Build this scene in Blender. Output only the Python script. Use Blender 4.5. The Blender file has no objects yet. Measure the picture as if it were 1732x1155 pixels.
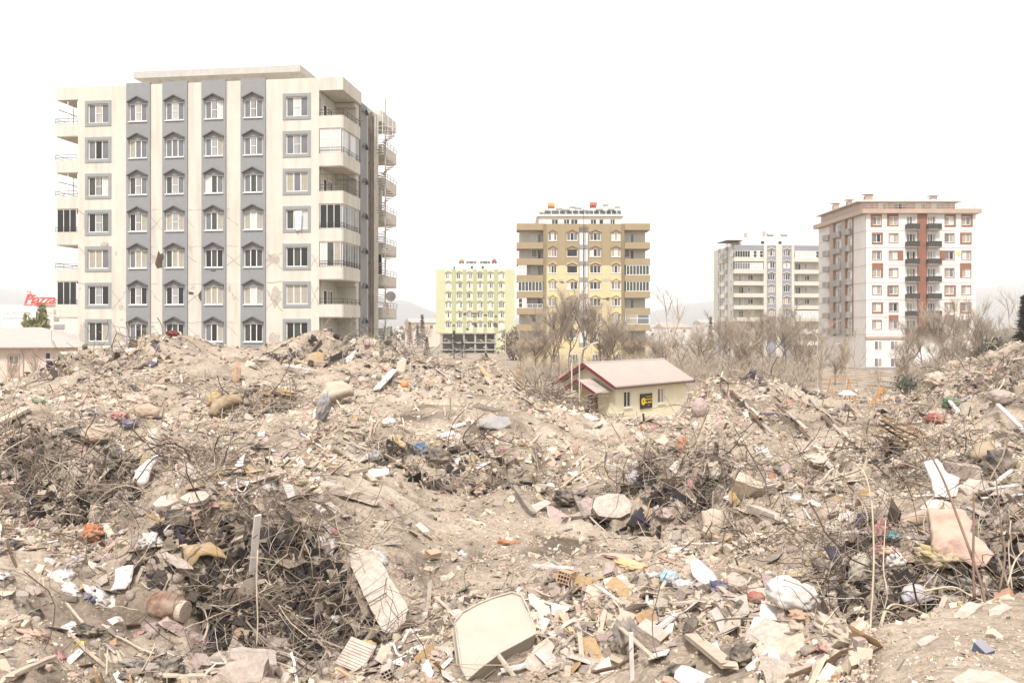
import bpy, bmesh, math, random
import numpy as np
from mathutils import Vector, Matrix, Euler, noise as mnoise

random.seed(7)
RNG = np.random.default_rng(11)
SC = bpy.context.scene
COL = SC.collection

# ------------------------------------------------------------------ camera, world, sun, exposure
CZ, F, HV, CU = 7.2, 1500.0, 555.0, 866.0          # camera height (m), focal length (photo px), horizon row, centre column
cam_d = bpy.data.cameras.new('camera')
cam_d.sensor_width = 36.0
cam_d.lens = 36.0 * F / 1732.0
cam_d.shift_y = -(577.5 - HV) / 1732.0
cam_d.clip_start = 0.1
cam_d.clip_end = 20000
cam = bpy.data.objects.new('camera', cam_d)
COL.objects.link(cam)
cam.location = (0, 0, CZ)
cam.rotation_euler = (math.radians(90), 0, 0)
SC.camera = cam

SUN_AZ, SUN_EL = math.radians(188), math.radians(55)   # azimuth from +Y towards +X: high, from behind the camera
world = bpy.data.worlds.new('World')
SC.world = world
world.use_nodes = True
nt = world.node_tree
nt.nodes.clear()
sky = nt.nodes.new('ShaderNodeTexSky')
sky.sky_type = 'NISHITA'
sky.sun_disc = False
sky.sun_elevation = SUN_EL
sky.sun_rotation = SUN_AZ
sky.dust_density = 6.0
sky.air_density = 1.0
cloud = nt.nodes.new('ShaderNodeMix')                  # a closed, thin white cloud cover over the sky
cloud.data_type = 'RGBA'
cloud.inputs['Factor'].default_value = 0.88
cloud.inputs['B'].default_value = (8.7, 8.65, 8.5, 1)
bg = nt.nodes.new('ShaderNodeBackground')
bg.inputs['Strength'].default_value = 0.05
out = nt.nodes.new('ShaderNodeOutputWorld')
nt.links.new(sky.outputs['Color'], cloud.inputs['A'])
nt.links.new(cloud.outputs['Result'], bg.inputs['Color'])
nt.links.new(bg.outputs['Background'], out.inputs['Surface'])

sun_d = bpy.data.lights.new('sun', 'SUN')
sun_d.energy = 1.5
sun_d.angle = math.radians(10)
sun_d.color = (1.0, 0.965, 0.92)
sun = bpy.data.objects.new('sun', sun_d)
COL.objects.link(sun)
S = Vector((math.sin(SUN_AZ) * math.cos(SUN_EL), math.cos(SUN_AZ) * math.cos(SUN_EL), math.sin(SUN_EL)))
sun.rotation_euler = (-S).to_track_quat('-Z', 'Y').to_euler()
sun.location = (0, 0, 60)

SC.view_settings.view_transform = 'Standard'
SC.view_settings.look = 'None'
SC.view_settings.exposure = 1.66
SC.view_settings.gamma = 1.0
SC.view_settings.use_curve_mapping = False
SC.cycles.max_bounces = 6
SC.cycles.diffuse_bounces = 3
SC.cycles.volume_bounces = 1

# ------------------------------------------------------------------ helpers
def tag(o, label=None, cat=None, group=None, kind=None):
    if label: o['label'] = label
    if cat: o['category'] = cat
    if group: o['group'] = group
    if kind: o['kind'] = kind
    return o

def link(name, data, parent=None, loc=(0, 0, 0), rot=(0, 0, 0)):
    o = bpy.data.objects.new(name, data)
    COL.objects.link(o)
    o.location = loc
    o.rotation_euler = rot
    if parent: o.parent = parent
    return o

def empty(name, loc, rz=0, label=None, cat=None, group=None):
    return tag(link(name, None, None, loc, (0, 0, rz)), label, cat, group)

class MB:
    """collects boxes, prisms and tubes into one mesh"""
    def __init__(self): self.v, self.f = [], []
    def add(self, vs, fs):
        n = len(self.v)
        self.v += [tuple(p) for p in vs]
        self.f += [tuple(n + i for i in f) for f in fs]
        return self
    def box(self, x0, x1, y0, y1, z0, z1):
        return self.add([(x0, y0, z0), (x1, y0, z0), (x1, y1, z0), (x0, y1, z0), (x0, y0, z1), (x1, y0, z1), (x1, y1, z1), (x0, y1, z1)],
                        [(0, 3, 2, 1), (4, 5, 6, 7), (0, 1, 5, 4), (1, 2, 6, 5), (2, 3, 7, 6), (3, 0, 4, 7)])
    def prism(self, poly, lo, hi, axis='z'):
        """extrude a 2-D outline along z, or along y when axis == 'y' (outline is x,z), or x (outline is y,z)"""
        n = len(poly)
        mk = {'z': lambda p, h: (p[0], p[1], h), 'y': lambda p, h: (p[0], h, p[1]), 'x': lambda p, h: (h, p[0], p[1])}[axis]
        vs = [mk(p, lo) for p in poly] + [mk(p, hi) for p in poly]
        fs = [tuple(range(n - 1, -1, -1)), tuple(range(n, 2 * n))] + [(i, (i + 1) % n, n + (i + 1) % n, n + i) for i in range(n)]
        return self.add(vs, fs)
    def tube(self, pts, r, n=6, r1=None):
        pts = [Vector(p) for p in pts]
        m = len(pts)
        vs, fs = [], []
        for i, p in enumerate(pts):
            t = (pts[min(i + 1, m - 1)] - pts[max(i - 1, 0)]).normalized()
            ref = Vector((0, 0, 1)) if abs(t.z) < 0.9 else Vector((1, 0, 0))
            a = t.cross(ref).normalized(); b = t.cross(a)
            rr = r if r1 is None else r + (r1 - r) * i / max(1, m - 1)
            for k in range(n):
                w = 2 * math.pi * k / n
                vs.append(p + (a * math.cos(w) + b * math.sin(w)) * rr)
        for i in range(m - 1):
            for k in range(n):
                k2 = (k + 1) % n
                fs.append((i * n + k, i * n + k2, (i + 1) * n + k2, (i + 1) * n + k))
        fs.append(tuple(range(n - 1, -1, -1))); fs.append(tuple(range((m - 1) * n, m * n)))
        return self.add(vs, fs)
    def mesh(self, name, mat, smooth=False):
        me = bpy.data.meshes.new(name)
        me.from_pydata(self.v, [], self.f)
        bm = bmesh.new(); bm.from_mesh(me)
        bmesh.ops.recalc_face_normals(bm, faces=bm.faces)
        bm.to_mesh(me); bm.free()
        if mat: me.materials.append(mat)
        if smooth: me.shade_smooth()
        return me
    def build(self, name, mat, parent=None, loc=(0, 0, 0), rot=(0, 0, 0), smooth=False):
        return link(name, self.mesh(name, mat, smooth), parent, loc, rot)

def fast_mesh(name, V, faces, mat, colors=None, smooth=False):
    """V (n,3); faces (m,k) with one k; colors (n,3) per vertex"""
    V = np.ascontiguousarray(V, dtype=np.float32).reshape(-1, 3)
    faces = np.ascontiguousarray(faces, dtype=np.int32)
    me = bpy.data.meshes.new(name)
    m, k = faces.shape
    me.vertices.add(len(V)); me.vertices.foreach_set('co', V.ravel())
    me.loops.add(m * k); me.loops.foreach_set('vertex_index', faces.ravel())
    me.polygons.add(m); me.polygons.foreach_set('loop_start', np.arange(m, dtype=np.int32) * k)
    me.polygons.foreach_set('use_smooth', np.full(m, smooth))
    if colors is not None:
        at_ = me.attributes.new('Col', 'FLOAT_COLOR', 'POINT')
        c4 = np.ones((len(V), 4), np.float32); c4[:, :3] = colors
        at_.data.foreach_set('color', c4.ravel())
    me.update(calc_edges=True)
    if mat: me.materials.append(mat)
    return me

# ------------------------------------------------------------------ materials
def mat(name, col, rough=0.85, var=0.12, scale=2.0, bump=0.25, bscale=18.0, spec=0.25, attr=False, wave=None, metal=0.0, dust=0.0, stain=0.0):
    m = bpy.data.materials.new(name)
    m.use_nodes = True
    t = m.node_tree; N = t.nodes; L = t.links
    b = N['Principled BSDF']
    b.inputs['Roughness'].default_value = rough
    b.inputs['Metallic'].default_value = metal
    b.inputs['Specular IOR Level'].default_value = spec
    tc = N.new('ShaderNodeTexCoord')
    nz = N.new('ShaderNodeTexNoise'); nz.inputs['Scale'].default_value = scale; nz.inputs['Detail'].default_value = 6
    nz.inputs['Roughness'].default_value = 0.62
    L.new(tc.outputs['Object'], nz.inputs['Vector'])
    mr = N.new('ShaderNodeMapRange'); mr.inputs['From Min'].default_value = 0.3; mr.inputs['From Max'].default_value = 0.7
    mr.inputs['To Min'].default_value = 1 - var; mr.inputs['To Max'].default_value = 1 + var
    L.new(nz.outputs['Fac'], mr.inputs['Value'])
    mul = N.new('ShaderNodeMix'); mul.data_type = 'RGBA'; mul.blend_type = 'MULTIPLY'; mul.inputs['Factor'].default_value = 1
    if attr:
        a = N.new('ShaderNodeAttribute'); a.attribute_name = 'Col'
        L.new(a.outputs['Color'], mul.inputs['A'])
    else:
        mul.inputs['A'].default_value = (*col, 1)
    L.new(mr.outputs['Result'], mul.inputs['B'])
    colour = mul.outputs['Result']
    if wave:                                       # curtain folds, corrugation colour bands
        wv = N.new('ShaderNodeTexWave'); wv.inputs['Scale'].default_value = wave; wv.inputs['Distortion'].default_value = 1.2
        L.new(tc.outputs['Object'], wv.inputs['Vector'])
        w2 = N.new('ShaderNodeMapRange'); w2.inputs['To Min'].default_value = 0.72; w2.inputs['To Max'].default_value = 1.0
        L.new(wv.outputs['Fac'], w2.inputs['Value'])
        m2 = N.new('ShaderNodeMix'); m2.data_type = 'RGBA'; m2.blend_type = 'MULTIPLY'; m2.inputs['Factor'].default_value = 1
        L.new(colour, m2.inputs['A']); L.new(w2.outputs['Result'], m2.inputs['B'])
        colour = m2.outputs['Result']
    if dust or stain:                              # pale dust settled in patches, or rain streaks down a wall
        n2 = N.new('ShaderNodeTexNoise'); n2.inputs['Scale'].default_value = 1.0 if stain else 4.0; n2.inputs['Detail'].default_value = 8
        mp = N.new('ShaderNodeMapping')
        if stain: mp.inputs['Scale'].default_value = (1.6, 1.6, 0.16)
        L.new(tc.outputs['Object'], mp.inputs['Vector']); L.new(mp.outputs['Vector'], n2.inputs['Vector'])
        r2 = N.new('ShaderNodeMapRange'); r2.inputs['From Min'].default_value = 0.46 if stain else 0.36; r2.inputs['From Max'].default_value = 0.72 if stain else 0.62
        r2.inputs['To Max'].default_value = dust or stain
        L.new(n2.outputs['Fac'], r2.inputs['Value'])
        m3 = N.new('ShaderNodeMix'); m3.data_type = 'RGBA'
        L.new(r2.outputs['Result'], m3.inputs['Factor']); L.new(colour, m3.inputs['A'])
        m3.inputs['B'].default_value = (0.40, 0.33, 0.255, 1) if dust else (0.30, 0.27, 0.22, 1)
        colour = m3.outputs['Result']
    if attr and name == 'piece':                   # dust that has settled on the upward faces
        ge = N.new('ShaderNodeNewGeometry'); sx = N.new('ShaderNodeSeparateXYZ'); L.new(ge.outputs['Normal'], sx.inputs['Vector'])
        r4 = N.new('ShaderNodeMapRange'); r4.inputs['From Min'].default_value = 0.2; r4.inputs['From Max'].default_value = 0.95; r4.inputs['To Max'].default_value = 0.55
        L.new(sx.outputs['Z'], r4.inputs['Value'])
        m4 = N.new('ShaderNodeMix'); m4.data_type = 'RGBA'; L.new(r4.outputs['Result'], m4.inputs['Factor']); L.new(colour, m4.inputs['A'])
        m4.inputs['B'].default_value = (0.40, 0.333, 0.268, 1); colour = m4.outputs['Result']
    L.new(colour, b.inputs['Base Color'])
    if bump:
        n3 = N.new('ShaderNodeTexNoise'); n3.inputs['Scale'].default_value = bscale; n3.inputs['Detail'].default_value = 5
        L.new(tc.outputs['Object'], n3.inputs['Vector'])
        bp = N.new('ShaderNodeBump'); bp.inputs['Strength'].default_value = bump; bp.inputs['Distance'].default_value = 0.03
        L.new(n3.outputs['Fac'], bp.inputs['Height']); L.new(bp.outputs['Normal'], b.inputs['Normal'])
    return m

M = {}
def defm(key, *a, **k): M[key] = mat(key, *a, **k)
defm('cream', (0.60, 0.567, 0.495), var=0.05, scale=0.5, bump=0.15, bscale=30, stain=0.34)
defm('grey_plaster', (0.262, 0.266, 0.274), var=0.05, scale=3, bump=0.2, bscale=40, stain=0.12)
defm('grey_trim', (0.285, 0.29, 0.295), var=0.06, bump=0.1)
defm('dark_trim', (0.12, 0.115, 0.125), var=0.06, bump=0.1)
defm('soffit', (0.6, 0.55, 0.46), var=0.10, scale=0.9, bump=0.1, stain=0.3)
defm('pvc', (0.80, 0.79, 0.77), rough=0.4, var=0.03, bump=0)
defm('pane_grey', (0.16, 0.165, 0.175), rough=0.12, var=0.25, scale=0.7, bump=0, spec=0.5)
defm('pane_dark', (0.025, 0.024, 0.024), rough=0.12, var=0.3, scale=0.8, bump=0, spec=0.4)
defm('pane_green', (0.06, 0.065, 0.055), rough=0.15, var=0.35, scale=1.1, bump=0, spec=0.5)
defm('pane_light', (0.58, 0.57, 0.55), rough=0.2, var=0.08, scale=0.8, bump=0, spec=0.4)
defm('curtain', (0.43, 0.39, 0.32), rough=0.6, var=0.10, wave=2.4, bump=0)
defm('hole', (0.10, 0.07, 0.05), var=0.4, scale=5, bump=0.6, bscale=9)
defm('bare_plaster', (0.46, 0.41, 0.35), var=0.15, scale=4, bump=0.5)
defm('crack', (0.33, 0.27, 0.21), var=0.3, scale=8, bump=0.2)
defm('rail', (0.07, 0.055, 0.05), rough=0.6, var=0.15, bump=0)
defm('pipe', (0.15, 0.115, 0.10), rough=0.6, var=0.25, scale=1.0, bump=0.05)
defm('stair_metal', (0.42, 0.38, 0.36), rough=0.6, var=0.2, bump=0)
defm('cage', (0.72, 0.72, 0.72), rough=0.5, var=0.03, bump=0)
defm('roofing', (0.5, 0.47, 0.43), var=0.1)
# other blocks
defm('brown_plaster', (0.35, 0.27, 0.165), var=0.07, scale=0.8, bump=0.15, stain=0.22)
defm('brown_dark', (0.26, 0.205, 0.125), var=0.08, scale=0.8, bump=0.15)
defm('yellow_plaster', (0.64, 0.53, 0.31), var=0.06, scale=0.7, bump=0.15, stain=0.12)
defm('lime_plaster', (0.53, 0.53, 0.33), var=0.05, scale=0.5, bump=0.15, stain=0.08)
defm('lime_dark', (0.41, 0.41, 0.25), var=0.05, scale=0.5, bump=0.15)
defm('lemon_plaster', (0.63, 0.595, 0.41), var=0.05, scale=0.5, bump=0.15)
defm('white_plaster', (0.71, 0.675, 0.65), var=0.04, scale=0.4, bump=0.1, stain=0.10)
defm('cream_pale', (0.607, 0.570, 0.497), var=0.06, scale=0.5, bump=0.1, stain=0.15)
defm('rust_plaster', (0.27, 0.125, 0.08), var=0.08, scale=0.8, bump=0.15)
defm('tan_plaster', (0.45, 0.335, 0.27), var=0.08, scale=0.8, bump=0.15)
defm('insulation', (0.62, 0.52, 0.22), var=0.15, scale=3)
defm('balcony_dark', (0.075, 0.065, 0.06), rough=0.6, var=0.15, bump=0)
defm('balcony_grey', (0.30, 0.28, 0.27), rough=0.7, var=0.1, bump=0)
defm('slate_wall', (0.27, 0.27, 0.30), var=0.06, scale=0.6, bump=0.1)
defm('pale_roof', (0.46, 0.43, 0.39), rough=0.6, var=0.05, scale=0.8, bump=0)
defm('tank_white', (0.72, 0.71, 0.69), rough=0.45, var=0.06, bump=0)
defm('tank_orange', (0.60, 0.27, 0.10), rough=0.5, var=0.1, bump=0)
defm('tank_red', (0.45, 0.12, 0.08), rough=0.5, var=0.1, bump=0)
defm('solar', (0.09, 0.095, 0.09), rough=0.3, var=0.2, bump=0)
defm('concrete_frame', (0.40, 0.36, 0.31), var=0.15, scale=1.5, bump=0.3)
defm('interior_dark', (0.2, 0.175, 0.155), var=0.3, scale=1.0, bump=0.2)
defm('hut_wall', (0.76, 0.69, 0.5), var=0.05, scale=0.8, bump=0.15, stain=0.10)
defm('hut_roof', (0.45, 0.375, 0.335), rough=0.6, var=0.05, scale=1.0, bump=0.05)
defm('maroon', (0.15, 0.028, 0.032), rough=0.5, var=0.12, bump=0)
defm('gutter', (0.11, 0.065, 0.06), rough=0.5, var=0.15, bump=0)
defm('sign_black', (0.02, 0.014, 0.018), rough=0.4, var=0.1, bump=0)
defm('sign_yellow', (0.85, 0.62, 0.03), rough=0.5, var=0.05, bump=0)
defm('pink_wall', (0.70, 0.58, 0.50), var=0.06, scale=0.6, bump=0.15, stain=0.15)
defm('pink_roof', (0.42, 0.36, 0.335), rough=0.7, var=0.05, scale=1.5, bump=0.1)
defm('mall_wall', (0.66, 0.60, 0.55), var=0.05, scale=0.2, bump=0.05)
defm('mall_red', (0.62, 0.06, 0.05), rough=0.5, var=0.05, bump=0)
defm('banner', (0.82, 0.81, 0.83), rough=0.6, var=0.02, bump=0)
defm('ink', (0.13, 0.13, 0.14), rough=0.6, var=0.05, bump=0)
defm('lamp_metal', (0.50, 0.47, 0.43), rough=0.5, var=0.1, bump=0)
defm('bark', (0.20, 0.15, 0.11), var=0.25, scale=4, bump=0.4, bscale=14)
defm('bark_pale', (0.42, 0.34, 0.25), var=0.25, scale=3, bump=0.3, bscale=14)
defm('twig', (0.37, 0.305, 0.24), var=0.25, scale=1.0, bump=0)
defm('needle', (0.075, 0.085, 0.06), var=0.35, scale=1.5, bump=0)
defm('leaf_olive', (0.17, 0.17, 0.06), var=0.35, scale=2, bump=0)
defm('hill_earth', (0.07, 0.08, 0.09), var=0.25, scale=0.01, bump=0)
defm('far_tree', (0.10, 0.10, 0.075), var=0.4, scale=0.05, bump=0)
defm('piece', (1, 1, 1), rough=0.92, var=0.16, scale=7, bump=0.35, bscale=28, attr=True, spec=0.15)
defm('wire', (1, 1, 1), rough=0.8, var=0.15, scale=3, bump=0, attr=True, spec=0.2)
# loose things
defm('concrete', (0.374, 0.307, 0.264), var=0.24, scale=8, bump=0.8, bscale=22)
defm('concrete_pale', (0.465, 0.391, 0.334), var=0.24, scale=8, bump=0.8, bscale=22)
defm('concrete_pink', (0.404, 0.313, 0.284), var=0.24, scale=8, bump=0.8, bscale=22)
defm('plaster_white', (0.543, 0.479, 0.435), var=0.08, scale=5, bump=0.25)
defm('wood_pale', (0.483, 0.391, 0.309), var=0.18, scale=6, bump=0.2)
defm('wood_tan', (0.36, 0.24, 0.13), var=0.2, scale=6, bump=0.2)
defm('wood_dark', (0.12, 0.075, 0.05), var=0.3, scale=6, bump=0.3)
defm('white_paint', (0.628, 0.574, 0.541), rough=0.6, var=0.06, scale=4, bump=0.1)
defm('mattress_cloth', (0.43, 0.385, 0.32), var=0.09, scale=2.2, bump=0.35, bscale=30)
defm('sack_beige', (0.495, 0.403, 0.327), var=0.12, scale=5, bump=0.3, bscale=40, dust=0.5)
defm('cloth_tan', (0.423, 0.319, 0.239), var=0.12, scale=5, bump=0.3, bscale=40, dust=0.5)
defm('cloth_pink', (0.548, 0.354, 0.290), var=0.12, scale=5, bump=0.3, bscale=40, dust=0.6)
defm('cloth_rose', (0.38, 0.17, 0.17), var=0.2, scale=5, bump=0.3, bscale=40, dust=0.5)
defm('cloth_magenta', (0.42, 0.16, 0.19), var=0.2, scale=5, bump=0.3, bscale=40, dust=0.6)
defm('cloth_red', (0.31, 0.065, 0.06), var=0.2, scale=5, bump=0.3, bscale=40, dust=0.6)
defm('cloth_orange', (0.46, 0.13, 0.04), var=0.2, scale=5, bump=0.3, bscale=40, dust=0.6)
defm('cloth_ochre', (0.38, 0.25, 0.12), var=0.15, scale=5, bump=0.3, bscale=40, dust=0.6)
defm('foam_yellow', (0.42, 0.31, 0.16), var=0.15, scale=5, bump=0.4, bscale=40, dust=0.6)
defm('wool_yellow', (0.48, 0.38, 0.22), var=0.2, scale=7, bump=0.6, bscale=50, dust=0.6)
defm('cloth_blue', (0.045, 0.06, 0.15), var=0.2, scale=5, bump=0.3, bscale=40, dust=0.6)
defm('plastic_blue', (0.05, 0.14, 0.30), rough=0.5, var=0.15, scale=5, bump=0.1, dust=0.6)
defm('bag_sky', (0.30, 0.48, 0.62), rough=0.5, var=0.15, scale=5, bump=0.2, dust=0.6)
defm('bag_peach', (0.72, 0.42, 0.20), rough=0.5, var=0.15, scale=5, bump=0.2, dust=0.6)
defm('bag_white', (0.66, 0.62, 0.62), rough=0.45, var=0.08, scale=5, bump=0.2, dust=0.6)
defm('bag_lavender', (0.52, 0.49, 0.56), rough=0.45, var=0.12, scale=5, bump=0.2, dust=0.6)
defm('cloth_teal', (0.02, 0.20, 0.26), var=0.2, scale=5, bump=0.3, dust=0.6)
defm('cloth_grey', (0.21, 0.185, 0.17), var=0.2, scale=5, bump=0.3, bscale=40, dust=0.6)
defm('cloth_dark', (0.05, 0.043, 0.045), var=0.3, scale=5, bump=0.3, bscale=40, dust=0.6)
defm('black_plastic', (0.025, 0.025, 0.025), rough=0.5, var=0.3, scale=5, bump=0.1, dust=0.6)
defm('metal_dark', (0.13, 0.11, 0.10), rough=0.6, var=0.25, scale=5, bump=0.2, dust=0.6)
defm('velvet_brown', (0.19, 0.095, 0.065), var=0.3, scale=9, bump=0.4, bscale=30, dust=0.6)
defm('quilt_grey', (0.28, 0.28, 0.30), var=0.12, scale=5, bump=0.3, dust=0.6)
defm('terracotta', (0.473, 0.305, 0.209), var=0.12, scale=5, bump=0.3, dust=0.45)
defm('straw_stem', (0.50, 0.42, 0.31), var=0.2, scale=5, bump=0.1)
defm('stem_brown', (0.23, 0.16, 0.12), var=0.2, scale=5, bump=0.1)
defm('slide_orange', (0.50, 0.22, 0.06), rough=0.5, var=0.12, bump=0)
defm('tag_yellow', (0.72, 0.55, 0.03), rough=0.6, var=0.1, bump=0)
defm('green_plastic', (0.05, 0.15, 0.07), rough=0.6, var=0.2, bump=0, dust=0.6)
defm('rug_brown', (0.28, 0.2, 0.11), var=0.2, scale=5, bump=0.4, bscale=40, dust=0.6)

def ground_material():
    m = bpy.data.materials.new('dusty_rubble_soil'); m.use_nodes = True
    t = m.node_tree; N = t.nodes; L = t.links; b = N['Principled BSDF']
    b.inputs['Roughness'].default_value = 0.95; b.inputs['Specular IOR Level'].default_value = 0.1
    tc = N.new('ShaderNodeTexCoord')
    def nz(scale, detail=6):
        n = N.new('ShaderNodeTexNoise'); n.inputs['Scale'].default_value = scale; n.inputs['Detail'].default_value = detail
        L.new(tc.outputs['Object'], n.inputs['Vector']); return n
    n1 = nz(0.45, 8)
    cr = N.new('ShaderNodeValToRGB'); e = cr.color_ramp.elements
    e[0].position = 0.35; e[0].color = (0.125, 0.098, 0.075, 1); e[1].position = 0.72; e[1].color = (0.44, 0.365, 0.295, 1)
    k = cr.color_ramp.elements.new(0.5); k.color = (0.325, 0.262, 0.206, 1)
    L.new(n1.outputs['Fac'], cr.inputs['Fac'])
    vo = N.new('ShaderNodeTexVoronoi'); vo.inputs['Scale'].default_value = 14; L.new(tc.outputs['Object'], vo.inputs['Vector'])
    vo2 = N.new('ShaderNodeTexVoronoi'); vo2.inputs['Scale'].default_value = 38; L.new(tc.outputs['Object'], vo2.inputs['Vector'])
    def vmix(colour, v, lo, hi):
        sp = N.new('ShaderNodeSeparateColor'); L.new(v.outputs['Color'], sp.inputs['Color'])
        mr = N.new('ShaderNodeMapRange'); mr.inputs['To Min'].default_value = lo; mr.inputs['To Max'].default_value = hi
        L.new(sp.outputs['Red'], mr.inputs['Value'])
        mm = N.new('ShaderNodeMix'); mm.data_type = 'RGBA'; mm.blend_type = 'MULTIPLY'; mm.inputs['Factor'].default_value = 1
        L.new(colour, mm.inputs['A']); L.new(mr.outputs['Result'], mm.inputs['B']); return mm.outputs['Result']
    c = vmix(cr.outputs['Color'], vo, 0.82, 1.16)
    c = vmix(c, vo2, 0.84, 1.15)
    L.new(c, b.inputs['Base Color'])
    bp = N.new('ShaderNodeBump'); bp.inputs['Strength'].default_value = 0.5; bp.inputs['Distance'].default_value = 0.014; bp.invert = True
    L.new(vo.outputs['Distance'], bp.inputs['Height'])
    n2 = nz(45, 4)
    bp2 = N.new('ShaderNodeBump'); bp2.inputs['Strength'].default_value = 0.5; bp2.inputs['Distance'].default_value = 0.02
    L.new(n2.outputs['Fac'], bp2.inputs['Height']); L.new(bp.outputs['Normal'], bp2.inputs['Normal'])
    L.new(bp2.outputs['Normal'], b.inputs['Normal'])
    return m
M['soil'] = ground_material()

# ------------------------------------------------------------------ numpy noise
def vnoise(x, y, seed=0):
    xi = np.floor(x).astype(np.int64); yi = np.floor(y).astype(np.int64)
    fx = x - xi; fy = y - yi
    fx = fx * fx * (3 - 2 * fx); fy = fy * fy * (3 - 2 * fy)
    def h(a, b):
        n = (a * 374761393 + b * 668265263 + seed * 974711) & 0xffffffff
        n = ((n ^ (n >> 13)) * 1274126177) & 0xffffffff
        return ((n ^ (n >> 16)) & 0xffff) / 65535.0
    a = h(xi, yi); b = h(xi + 1, yi); c = h(xi, yi + 1); d = h(xi + 1, yi + 1)
    return (a * (1 - fx) + b * fx) * (1 - fy) + (c * (1 - fx) + d * fx) * fy
def fbm(x, y, o=4, seed=0):
    s = 0; a = 0.5
    for k in range(o):
        s = s + a * (vnoise(x, y, seed + k) - 0.5) * 2
        x = x * 2.03 + 7.1; y = y * 2.03 + 3.7; a *= 0.5
    return s

# ------------------------------------------------------------------ the rubble ground (a height field in front of the camera)
def zz(Y, v): return CZ - (v - HV) / F * Y
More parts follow.
